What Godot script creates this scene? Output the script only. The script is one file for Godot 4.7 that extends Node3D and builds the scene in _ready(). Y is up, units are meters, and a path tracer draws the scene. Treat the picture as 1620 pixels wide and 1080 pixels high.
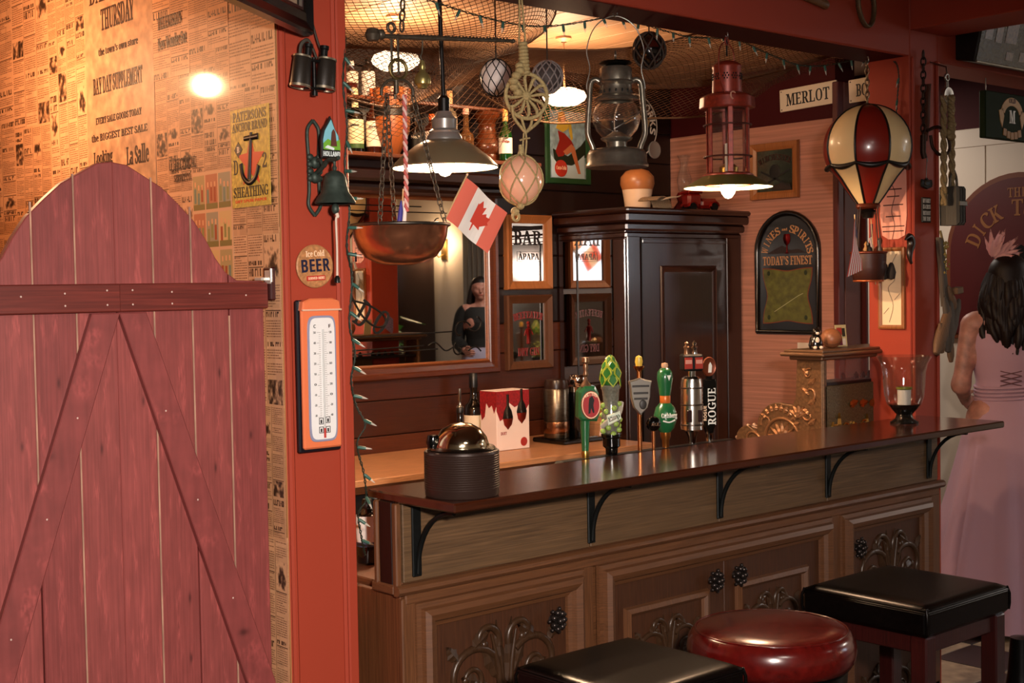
extends Node3D
# A pub bar seen across the corner of its counter. X runs along the bar, -Z into the bar nook, Y is up; metres.
const FOCAL := 2126.57          # focal length in pixels of the 1620 x 1080 frame
const EYE := 1.55               # camera height
var cam_right: Vector3
var cam_up: Vector3
var cam_fwd: Vector3
var rng := RandomNumberGenerator.new()
var names := {}
var mats := {}
var grain_a: ImageTexture
var grain_b: ImageTexture
var blotch: ImageTexture
var speck: ImageTexture
var streak: ImageTexture
const RED := Color(0.615, 0.24, 0.165)

# ---------------------------------------------------------------- mesh builder
class MB:
	var v := PackedVector3Array()
	var n := PackedVector3Array()
	var u := PackedVector2Array()
	var ix := PackedInt32Array()
	var T := Transform3D()
	func vert(p: Vector3, nn: Vector3, uv := Vector2.ZERO) -> int:
		v.append(T * p)
		n.append((T.basis * nn).normalized())
		u.append(uv)
		return v.size() - 1
	func face(a: int, b: int, c: int) -> void:      # a, b, c anticlockwise as seen from the front
		ix.append(a)
		if T.basis.determinant() < 0.0:
			ix.append(b)
			ix.append(c)
		else:
			ix.append(c)
			ix.append(b)
	func tri(a: Vector3, b: Vector3, c: Vector3) -> void:
		var nn := (b - a).cross(c - a).normalized()
		face(vert(a, nn), vert(b, nn, Vector2(1, 0)), vert(c, nn, Vector2(1, 1)))
	func quad(a: Vector3, b: Vector3, c: Vector3, d: Vector3, r := Rect2(0, 0, 1, 1)) -> void:
		var nn := (b - a).cross(c - a).normalized()
		if nn.length() < 0.5:
			nn = (c - a).cross(d - a).normalized()
		var e := r.position + r.size
		var i := vert(a, nn, Vector2(r.position.x, e.y))
		vert(b, nn, e)
		vert(c, nn, Vector2(e.x, r.position.y))
		vert(d, nn, r.position)
		face(i, i + 1, i + 2)
		face(i, i + 2, i + 3)
	func oquad(a: Vector3, b: Vector3, c: Vector3, d: Vector3, mid: Vector3) -> void:
		if (b - a).cross(d - a).dot((a + b + c + d) * 0.25 - mid) >= 0.0:
			quad(a, b, c, d)
		else:
			quad(a, d, c, b)
	func box(mid: Vector3, size: Vector3, bev := 0.0) -> MB:
		var h := size * 0.5
		var b := minf(bev, minf(h.x, minf(h.y, h.z)) * 0.9)
		var k := h - Vector3(b, b, b)
		for s: float in [-1.0, 1.0]:
			quad(mid + Vector3(-k.x * s, -k.y, h.z * s), mid + Vector3(k.x * s, -k.y, h.z * s), mid + Vector3(k.x * s, k.y, h.z * s), mid + Vector3(-k.x * s, k.y, h.z * s))
			quad(mid + Vector3(h.x * s, -k.y, k.z * s), mid + Vector3(h.x * s, -k.y, -k.z * s), mid + Vector3(h.x * s, k.y, -k.z * s), mid + Vector3(h.x * s, k.y, k.z * s))
			quad(mid + Vector3(-k.x, h.y * s, k.z * s), mid + Vector3(k.x, h.y * s, k.z * s), mid + Vector3(k.x, h.y * s, -k.z * s), mid + Vector3(-k.x, h.y * s, -k.z * s))
		if b > 0.0:
			for s: float in [-1.0, 1.0]:
				for t: float in [-1.0, 1.0]:
					oquad(mid + Vector3(h.x * s, k.y * t, -k.z), mid + Vector3(h.x * s, k.y * t, k.z), mid + Vector3(k.x * s, h.y * t, k.z), mid + Vector3(k.x * s, h.y * t, -k.z), mid)
					oquad(mid + Vector3(h.x * s, -k.y, k.z * t), mid + Vector3(h.x * s, k.y, k.z * t), mid + Vector3(k.x * s, k.y, h.z * t), mid + Vector3(k.x * s, -k.y, h.z * t), mid)
					oquad(mid + Vector3(-k.x, h.y * s, k.z * t), mid + Vector3(k.x, h.y * s, k.z * t), mid + Vector3(k.x, k.y * s, h.z * t), mid + Vector3(-k.x, k.y * s, h.z * t), mid)
					for w: float in [-1.0, 1.0]:
						var a := mid + Vector3(h.x * s, k.y * t, k.z * w)
						var c := mid + Vector3(k.x * s, h.y * t, k.z * w)
						var d := mid + Vector3(k.x * s, k.y * t, h.z * w)
						if (c - a).cross(d - a).dot(a - mid) > 0.0:
							tri(a, c, d)
						else:
							tri(a, d, c)
		return self
	# prof: (radius, height) listed so that the outside lies to its right when it climbs
	func lathe(prof: Array, seg := 24, a0 := 0.0, a1 := TAU, sx := 1.0, sz := 1.0, crease := 0.75) -> MB:
		var m := prof.size()
		var sn: Array[Vector2] = []
		for i in m - 1:
			var d: Vector2 = prof[i + 1] - prof[i]
			sn.append(Vector2(d.y, -d.x).normalized())
		for i in m - 1:
			var na: Vector2 = sn[i]
			var nb: Vector2 = sn[i]
			if i > 0 and sn[i - 1].dot(sn[i]) > crease:
				na = (sn[i - 1] + sn[i]).normalized()
			if i < m - 2 and sn[i + 1].dot(sn[i]) > crease:
				nb = (sn[i + 1] + sn[i]).normalized()
			var p: Vector2 = prof[i]
			var q: Vector2 = prof[i + 1]
			var first := v.size()
			for k in seg + 1:
				var a := a0 + (a1 - a0) * k / seg
				var c := sin(a)
				var s := cos(a)
				vert(Vector3(p.x * c * sx, p.y, p.x * s * sz), Vector3(na.x * c / sx, na.y, na.x * s / sz), Vector2(float(k) / seg, 1.0 - float(i) / (m - 1)))
				vert(Vector3(q.x * c * sx, q.y, q.x * s * sz), Vector3(nb.x * c / sx, nb.y, nb.x * s / sz), Vector2(float(k) / seg, 1.0 - float(i + 1) / (m - 1)))
			for k in seg:
				var j := first + k * 2
				if p.x > 1e-6:
					face(j, j + 2, j + 1)
				if q.x > 1e-6:
					face(j + 1, j + 2, j + 3)
		return self
	func ball(mid: Vector3, r: Vector3, seg := 16, rings := 10) -> MB:
		var first := v.size()
		for i in rings + 1:
			var t := PI * i / rings
			for k in seg + 1:
				var a := TAU * k / seg
				var d := Vector3(sin(t) * sin(a), -cos(t), sin(t) * cos(a))
				vert(mid + d * r, d / r, Vector2(float(k) / seg, 1.0 - float(i) / rings))
		for i in rings:
			for k in seg:
				var j := first + i * (seg + 1) + k
				face(j, j + 1, j + seg + 2)
				face(j, j + seg + 2, j + seg + 1)
		return self
	func tube(pts: Array, r, seg := 8, closed := false, flat := 1.0) -> MB:      # r: one radius or one per point
		var m := pts.size()
		if m < 2:
			return self
		var tan0: Vector3 = (pts[1] - pts[0]).normalized()
		var side := tan0.cross(Vector3.UP)
		if side.length() < 0.05:
			side = tan0.cross(Vector3.RIGHT)
		side = side.normalized()
		var first := v.size()
		var turns := m + 1 if closed else m
		for i in turns:
			var p: Vector3 = pts[i % m]
			var a: Vector3 = pts[(i - 1 + m) % m] if closed or i > 0 else pts[0]
			var b: Vector3 = pts[(i + 1) % m] if closed or i < m - 1 else pts[m - 1]
			var tg := (b - a).normalized()
			side = (side - tg * side.dot(tg)).normalized()
			var up := tg.cross(side)
			var rad: float = r[i % m] if r is Array else r
			for k in seg + 1:
				var w := TAU * k / seg
				var d := side * cos(w) + up * sin(w) * flat
				vert(p + d * rad, side * cos(w) * flat + up * sin(w), Vector2(float(k) / seg, float(i) / (turns - 1)))
		for i in turns - 1:
			for k in seg:
				var j := first + i * (seg + 1) + k
				face(j, j + 1, j + seg + 2)
				face(j, j + seg + 2, j + seg + 1)
		if not closed:
			for e in 2:
				var base := first if e == 0 else first + (m - 1) * (seg + 1)
				var tip: Vector3 = pts[0] if e == 0 else pts[m - 1]
				var out: Vector3 = (pts[0] - pts[1]).normalized() if e == 0 else (pts[m - 1] - pts[m - 2]).normalized()
				var c := vert(tip, out)
				var ring: Array[int] = []
				for k in seg:
					ring.append(v.size())
					v.append(v[base + k])
					n.append((T.basis * out).normalized())
					u.append(Vector2.ZERO)
				for k in seg:
					if e == 0:
						face(c, ring[(k + 1) % seg], ring[k])
					else:
						face(c, ring[k], ring[(k + 1) % seg])
		return self
	# a flat outline in the XY plane given depth along Z, front face at +depth/2 with a small chamfer
	func extr(poly: Array, depth: float, bev := 0.0, zoff := 0.0, hard := 0.8) -> MB:
		var pa := PackedVector2Array(poly)
		if Geometry2D.is_polygon_clockwise(pa):
			pa.reverse()
		var m := pa.size()
		var inn := PackedVector2Array()
		var en: Array[Vector2] = []
		for i in m:
			var d := (pa[(i + 1) % m] - pa[i]).normalized()
			en.append(Vector2(d.y, -d.x))
		for i in m:
			var a := en[(i - 1 + m) % m]
			var b := en[i]
			var s := (a + b).normalized()
			inn.append(pa[i] - s * bev / maxf(0.4, s.dot(b)))
		var idx := Geometry2D.triangulate_polygon(pa)
		var zf := depth * 0.5 + zoff
		var zb := -depth * 0.5 + zoff
		var bb := Rect2(pa[0], Vector2.ZERO)
		for p in pa:
			bb = bb.expand(p)
		for f in 2:
			var first := v.size()
			for p in (inn if f == 0 else pa):
				vert(Vector3(p.x, p.y, zf if f == 0 else zb), Vector3(0, 0, 1 if f == 0 else -1), Vector2((p.x - bb.position.x) / bb.size.x, 1.0 - (p.y - bb.position.y) / bb.size.y))
			for t in idx.size() / 3:
				var a := idx[t * 3]
				var b := idx[t * 3 + 1]
				var c := idx[t * 3 + 2]
				if (pa[b] - pa[a]).cross(pa[c] - pa[a]) < 0.0:
					var w := b
					b = c
					c = w
				if f == 0:
					face(first + a, first + b, first + c)
				else:
					face(first + a, first + c, first + b)
		for i in m:
			var j := (i + 1) % m
			var na := en[i]
			var nb := en[i]
			if en[(i - 1 + m) % m].dot(en[i]) > hard:
				na = (en[(i - 1 + m) % m] + en[i]).normalized()
			if en[j].dot(en[i]) > hard:
				nb = (en[j] + en[i]).normalized()
			var a3 := Vector3(na.x, na.y, 0)
			var b3 := Vector3(nb.x, nb.y, 0)
			var q := vert(Vector3(pa[i].x, pa[i].y, zb), a3)
			vert(Vector3(pa[j].x, pa[j].y, zb), b3)
			vert(Vector3(pa[j].x, pa[j].y, zf - bev), b3)
			vert(Vector3(pa[i].x, pa[i].y, zf - bev), a3)
			face(q, q + 1, q + 2)
			face(q, q + 2, q + 3)
			if bev > 0.0:
				q = vert(Vector3(pa[i].x, pa[i].y, zf - bev), a3 + Vector3(0, 0, 1))
				vert(Vector3(pa[j].x, pa[j].y, zf - bev), b3 + Vector3(0, 0, 1))
				vert(Vector3(inn[j].x, inn[j].y, zf), b3 + Vector3(0, 0, 1))
				vert(Vector3(inn[i].x, inn[i].y, zf), a3 + Vector3(0, 0, 1))
				face(q, q + 1, q + 2)
				face(q, q + 2, q + 3)
		return self
	# mitred rectangular moulding in the XY plane round a w x h opening; prof: (outwards from the opening, height towards +Z)
	func frame(w: float, h: float, prof: Array) -> MB:
		for side in 4:
			for i in prof.size() - 1:
				var p: Vector2 = prof[i]
				var q: Vector2 = prof[i + 1]
				var c: Array[Vector3] = []
				for pq: Vector2 in [p, q]:
					var x := w * 0.5 + pq.x
					var y := h * 0.5 + pq.x
					var cor: Array = [Vector2(-x, -y), Vector2(x, -y), Vector2(x, y), Vector2(-x, y)]
					c.append(Vector3(cor[side].x, cor[side].y, pq.y))
					c.append(Vector3(cor[(side + 1) % 4].x, cor[(side + 1) % 4].y, pq.y))
				quad(c[0], c[2], c[3], c[1])
		return self
	func mesh() -> ArrayMesh:
		var a := []
		a.resize(Mesh.ARRAY_MAX)
		a[Mesh.ARRAY_VERTEX] = v
		a[Mesh.ARRAY_NORMAL] = n
		a[Mesh.ARRAY_TEX_UV] = u
		a[Mesh.ARRAY_INDEX] = ix
		var m := ArrayMesh.new()
		m.add_surface_from_arrays(Mesh.PRIMITIVE_TRIANGLES, a)
		return m

const SERIF := "Droid Serif"
const SANS := "Droid Sans"
func V(x: float, y: float, z: float) -> Vector3:
	return Vector3(x, y, z)
func W(x: float, y: float) -> Vector2:
	return Vector2(x, y)

# ---------------------------------------------------------------- nodes
func at(x := 0.0, y := 0.0, z := 0.0) -> MB:
	var b := MB.new()
	b.T = Transform3D(Basis(), V(x, y, z))
	return b
func tf(b: Basis, o := Vector3.ZERO) -> MB:
	var m := MB.new()
	m.T = Transform3D(b, o)
	return m
func numbered(called: String) -> String:
	var k: int = names.get(called, -1) + 1
	names[called] = k
	return called if k == 0 else "%s_%03d" % [called, k]
func tag(o: Node3D, label: String, category: String, group := "", kind := "") -> Node3D:
	if label != "":
		o.set_meta("label", label)
	if category != "":
		o.set_meta("category", category)
	if group != "":
		o.set_meta("group", group)
	if kind != "":
		o.set_meta("kind", kind)
	return o
func thing(called: String, label: String, category: String, where := Vector3.ZERO, basis := Basis(), group := "") -> Node3D:
	var o := Node3D.new()
	o.name = numbered(called)
	add_child(o, true)
	o.transform = Transform3D(basis, where)
	tag(o, label, category, group)
	return o
func part(called: String, b: MB, m: Material, parent: Node3D, label := "") -> MeshInstance3D:
	var o := MeshInstance3D.new()
	o.name = called
	o.mesh = b.mesh()
	o.material_override = m
	parent.add_child(o, true)
	if label != "":
		o.set_meta("label", label)
	return o
func piece(called: String, mesh: Mesh, m: Material, parent: Node3D, t: Transform3D) -> MeshInstance3D:
	var o := MeshInstance3D.new()
	o.name = called
	o.mesh = mesh
	o.material_override = m
	o.transform = t
	parent.add_child(o, true)
	return o
func single(called: String, b: MB, m: Material, label: String, category: String, group := "") -> MeshInstance3D:
	var o := part(numbered(called), b, m, self)
	tag(o, label, category, group)
	return o
func struct(called: String, b: MB, m: Material) -> MeshInstance3D:
	var o := part(called, b, m, self)
	o.set_meta("kind", "structure")
	return o
func copy(o: Node3D, base: String, label: String, where: Vector3, basis := Basis()) -> Node3D:
	var c: Node3D = o.duplicate()
	c.name = numbered(base)
	add_child(c, true)
	c.transform = Transform3D(basis, where)
	if label != "":
		c.set_meta("label", label)
	return c
var fonts := {}
func lettering(txt: String, m: Material, parent: Node3D, t: Transform3D, w: float, h := 0.0, font := "Droid Serif", bold := true, depth := 0.0012, called := "lettering") -> MeshInstance3D:
	var key := font + str(bold)
	if not fonts.has(key):
		var f := SystemFont.new()
		f.font_names = PackedStringArray([font])
		f.font_weight = 700 if bold else 400
		fonts[key] = f
	var tm := TextMesh.new()
	tm.font = fonts[key]
	tm.text = txt
	tm.font_size = 32
	tm.pixel_size = 0.01
	tm.depth = 0.02
	tm.curve_step = 3.0
	var bb := tm.get_aabb()
	var sx := w / maxf(bb.size.x, 1e-4)
	var sy := h / maxf(bb.size.y, 1e-4) if h > 0.0 else sx
	var mid := bb.position + bb.size * 0.5
	var o := MeshInstance3D.new()
	o.name = called
	o.mesh = tm
	o.material_override = m
	var loc := Transform3D(Basis.from_scale(V(sx, sy, depth / 0.02)), V(-mid.x * sx, -mid.y * sy, depth * 0.5 - mid.z * depth / 0.02))
	o.transform = t * loc
	parent.add_child(o, true)
	return o
# letters set one by one along an arc: centre c, radius r, from angle a0 to a1 (clockwise from the top, radians)
func arc_text(txt: String, m: Material, parent: Node3D, c: Vector3, r: float, a0: float, a1: float, h: float, wf := 0.75, font := "Droid Serif", called := "letter") -> void:
	for i in txt.length():
		if txt[i] == " ":
			continue
		var a := a0 + (a1 - a0) * (i / maxf(1.0, txt.length() - 1.0))
		var t := Transform3D(Basis(V(0, 0, 1), -a), c + V(sin(a) * r, cos(a) * r, 0))
		var w := h * wf * (0.35 if txt[i] in "I'1" else 1.0)
		lettering(txt[i], m, parent, t, w, h, font, true, 0.0012, called)

# ---------------------------------------------------------------- measuring: a direction of the lens laid on a plane of the room
func on_z(z: float, x: float, y: float) -> Vector3:
	var d := cam_right * (x - 810.0) / FOCAL - cam_up * (y - 540.0) / FOCAL + cam_fwd
	return V(0, EYE, 0) + d * (z / d.z)
func on_x(xx: float, x: float, y: float) -> Vector3:
	var d := cam_right * (x - 810.0) / FOCAL - cam_up * (y - 540.0) / FOCAL + cam_fwd
	return V(0, EYE, 0) + d * (xx / d.x)
func on_y(yy: float, x: float, y: float) -> Vector3:
	var d := cam_right * (x - 810.0) / FOCAL - cam_up * (y - 540.0) / FOCAL + cam_fwd
	return V(0, EYE, 0) + d * ((yy - EYE) / d.y)
const FACE_X := Basis(Vector3(0, 0, 1), Vector3(0, 1, 0), Vector3(-1, 0, 0))      # a panel on a wall that looks towards -X

# ---------------------------------------------------------------- materials
func noise_bytes(w: int, h: int, sx: float, sy: float, sd: int, oct := 4, warp := 0.0) -> PackedByteArray:
	var f := FastNoiseLite.new()
	f.seed = sd
	f.noise_type = FastNoiseLite.TYPE_SIMPLEX_SMOOTH
	f.frequency = 1.0
	f.fractal_octaves = oct
	var out := PackedByteArray()
	out.resize(w * h)
	# seamless by walking round two circles would need 4D; blending the edges is enough at these scales
	for y in h:
		for x in w:
			var wx := float(x) / w
			var wy := float(y) / h
			var dx := 0.0
			if warp > 0.0:
				dx = f.get_noise_2d(wx * sx * 0.5 + 31.0, wy * sy * 0.5) * warp
			var a := f.get_noise_2d(wx * sx + dx, wy * sy)
			var t := wx * wx * wx * wx
			var b := f.get_noise_2d((wx - 1.0) * sx + dx, wy * sy)
			var c := lerpf(a, b, t)
			if wy > 0.8:
				var a2 := lerpf(f.get_noise_2d(wx * sx + dx, (wy - 1.0) * sy), f.get_noise_2d((wx - 1.0) * sx + dx, (wy - 1.0) * sy), t)
				c = lerpf(c, a2, (wy - 0.8) * 5.0)
			out[y * w + x] = clampi(int(127.5 + 150.0 * c), 0, 255)
	return out
func grey_tex(b: PackedByteArray, w: int, h: int, lo: float, hi: float, gamma := 1.0) -> ImageTexture:
	var o := PackedByteArray()
	o.resize(w * h * 3)
	for i in w * h:
		var g := clampi(int(255.0 * (lo + (hi - lo) * pow(b[i] / 255.0, gamma))), 0, 255)
		o[i * 3] = g
		o[i * 3 + 1] = g
		o[i * 3 + 2] = g
	return ImageTexture.create_from_image(Image.create_from_data(w, h, false, Image.FORMAT_RGB8, o))
func make_textures() -> void:
	var nb := noise_bytes(192, 192, 5.0, 42.0, 7, 4, 0.6)       # long streaks along U
	var fine := noise_bytes(192, 192, 10.0, 120.0, 9, 2)
	var mix := PackedByteArray()
	mix.resize(nb.size())
	for i in nb.size():
		mix[i] = int(nb[i] * 0.72 + fine[i] * 0.28)
	grain_a = grey_tex(mix, 192, 192, 0.52, 1.0)                 # grain along U
	var sw := PackedByteArray()
	sw.resize(mix.size())
	for y in 192:
		for x in 192:
			sw[x * 192 + y] = mix[y * 192 + x]
	grain_b = grey_tex(sw, 192, 192, 0.52, 1.0)                  # grain along V
	streak = grey_tex(noise_bytes(128, 256, 2.5, 70.0, 33, 3), 128, 256, 0.66, 1.0)
	blotch = grey_tex(noise_bytes(160, 160, 6.0, 6.0, 21, 5), 160, 160, 0.6, 1.0)
	speck = grey_tex(noise_bytes(160, 160, 40.0, 40.0, 5, 3), 160, 160, 0.35, 1.0)
func mat(key: String, col: Color, rough := 0.6, metal := 0.0, opt := {}) -> StandardMaterial3D:
	if mats.has(key):
		return mats[key]
	var m := StandardMaterial3D.new()
	m.resource_name = key
	m.albedo_color = col
	m.roughness = rough
	m.metallic = metal
	if opt.has("tex"):
		m.albedo_texture = opt.tex
	if opt.has("tri"):
		m.uv1_triplanar = true
		m.uv1_scale = opt.tri
	if opt.has("uv"):
		m.uv1_scale = opt.uv
	if opt.has("bump"):
		m.heightmap_enabled = true
		m.heightmap_texture = opt.get("btex", opt.get("tex", blotch))
		m.heightmap_scale = opt.bump
	if opt.has("rtex"):
		m.roughness_texture = opt.rtex
	if opt.has("coat"):
		m.clearcoat_enabled = true
		m.clearcoat = opt.coat
		m.clearcoat_roughness = opt.get("coatr", 0.15)
	if opt.has("emit"):
		m.emission_enabled = true
		m.emission = opt.emit
		m.emission_energy_multiplier = opt.get("power", 1.0)
	if opt.has("rim"):
		m.rim_enabled = true
		m.rim = opt.rim
	if opt.has("back"):
		m.backlight_enabled = true
		m.backlight = opt.back
	if opt.has("alpha"):
		m.transparency = BaseMaterial3D.TRANSPARENCY_ALPHA
		m.albedo_color.a = opt.alpha
	if opt.has("glass"):
		m.refraction_enabled = true
		m.refraction_scale = 0.05
		m.transparency = BaseMaterial3D.TRANSPARENCY_ALPHA
		m.albedo_color.a = opt.glass
	if opt.has("spec"):
		m.metallic_specular = opt.spec
	if opt.has("vcol"):
		m.vertex_color_use_as_albedo = true
	mats[key] = m
	return m
# wood with its grain along one axis of the object: "x", "y" or "z"
func wood(key: String, col: Color, axis: String, rough := 0.45, fine := 1.0, opt := {}) -> StandardMaterial3D:
	var k := key + axis
	if mats.has(k):
		return mats[k]
	# triplanar looks textures up with (z, y) across x, (x, z) across y and (x, y) across z
	var o := opt.duplicate()
	match axis:
		"y":
			o.tex = grain_b
			o.tri = V(5.0 * fine, 0.9 * fine, 5.0 * fine)
		"x":
			o.tex = grain_a
			o.tri = V(0.9 * fine, 5.0 * fine, 5.0 * fine)
		_:
			o.tex = grain_a
			o.tri = V(5.0 * fine, 5.0 * fine, 0.9 * fine)
	if not o.has("bump"):
		o.bump = 0.03
	return mat(k, col, rough, 0.0, o)
# ---------------------------------------------------------------- the camera, the light and the exposure
func set_view() -> void:
	var pitch := deg_to_rad(2.259)
	var roll := deg_to_rad(-0.977)
	var yaw := deg_to_rad(41.04)
	var f := V(sin(yaw), 0, -cos(yaw))
	var r := V(cos(yaw), 0, sin(yaw))
	cam_fwd = f * cos(pitch) - Vector3.UP * sin(pitch)
	var up0 := Vector3.UP * cos(pitch) + f * sin(pitch)
	cam_right = r * cos(roll) + up0 * sin(roll)
	cam_up = up0 * cos(roll) - r * sin(roll)
	var cam := Camera3D.new()
	cam.name = "camera"
	add_child(cam)
	cam.transform = Transform3D(Basis(cam_right, cam_up, -cam_fwd), V(0, EYE, 0))
	cam.fov = rad_to_deg(2.0 * atan(540.0 / FOCAL))
	cam.near = 0.05
	cam.far = 60.0
	cam.current = true
	var env := Environment.new()
	env.background_mode = Environment.BG_COLOR
	env.background_color = Color(0.86, 0.93, 1.0)
	env.background_energy_multiplier = 9.0
	env.tonemap_mode = Environment.TONE_MAPPER_LINEAR
	env.tonemap_exposure = 1.0
	env.sdfgi_enabled = true
	env.ssao_enabled = true
	env.ssil_enabled = true
	var we := WorldEnvironment.new()
	we.name = "world"
	we.environment = env
	add_child(we)
	# added lamps on unseen ceilings, brightening the dining room and the rear room
	area_lamp(V(0.9, 2.7, 0.5), W(0.55, 0.55), Color(1.0, 0.93, 0.87), 2.3, "added unseen square panel lamp on the dining room ceiling before the saloon doors")
	area_lamp(V(4.6, 2.7, 0.9), W(0.6, 0.6), Color(1.0, 0.93, 0.87), 0.5, "added unseen square panel lamp on the dining room ceiling over the bar stools")
	area_lamp(V(7.6, 2.7, -0.6), W(0.6, 0.6), Color(1.0, 0.94, 0.89), 4.2, "added unseen square panel lamp on the dining room ceiling farthest to the right")
	area_lamp(V(5.85, 2.7, -4.6), W(0.5, 0.5), Color(1.0, 0.93, 0.87), 2.6, "added unseen square panel lamp on the ceiling of the room behind the right post")
	# the photographer's flash, held a little to the right of and above the lens
	var fl := SpotLight3D.new()
	fl.name = "flash"
	fl.light_color = Color(1.0, 0.93, 0.88)
	fl.light_energy = 11.5
	fl.light_size = 0.06
	fl.spot_angle = 36.0
	fl.spot_angle_attenuation = 1.0
	fl.spot_range = 14.0
	fl.spot_attenuation = 2.0
	fl.shadow_enabled = true
	add_child(fl)
	fl.look_at_from_position(V(0.26, EYE + 0.17, 0.08), V(1.9, 1.05, -2.6))
func area_lamp(p: Vector3, size: Vector2, c: Color, e: float, label: String) -> void:  # an added lamp with its own housing, put in to raise the light
	var l := AreaLight3D.new()
	l.name = "added_panel_light"
	l.light_color = c
	l.light_energy = e
	l.area_size = size
	l.area_range = 14.0
	l.shadow_enabled = true
	add_child(l, true)
	l.transform = Transform3D(Basis(Vector3.RIGHT, -PI / 2), p - V(0, 0.03, 0))
	var b := at(p.x, p.y, p.z)
	b.box(V(0, 0.022, 0), V(size.x + 0.06, 0.044, size.y + 0.06), 0.006)
	var t := thing("added_ceiling_lamp", label, "lamp", Vector3.ZERO, Basis(), "added ceiling lamps")
	part("housing", b, mat("lamp_white", Color(0.85, 0.85, 0.83), 0.5), t)
	part("diffuser", at(p.x, p.y - 0.004, p.z).box(Vector3.ZERO, V(size.x, 0.008, size.y), 0.002), mat("lamp_glow", Color(0.9, 0.88, 0.84), 0.4, 0.0, {"emit": Color(1, 0.93, 0.85), "power": 1.2}), t)

func red_paint() -> StandardMaterial3D:
	return mat("red_paint", RED, 0.55, 0.0, {"bump": 0.02, "tri": V(2, 2, 2), "spec": 0.35})
func maroon() -> StandardMaterial3D:
	return mat("maroon_paint", Color(0.235, 0.045, 0.06), 0.6, 0.0, {"spec": 0.25})
func slab(called: String, a: Vector3, b: Vector3, m: Material, bev := 0.0) -> MeshInstance3D:
	var o := struct(called, at().box((a + b) * 0.5, (b - a).abs(), bev), m)
	return o

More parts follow.
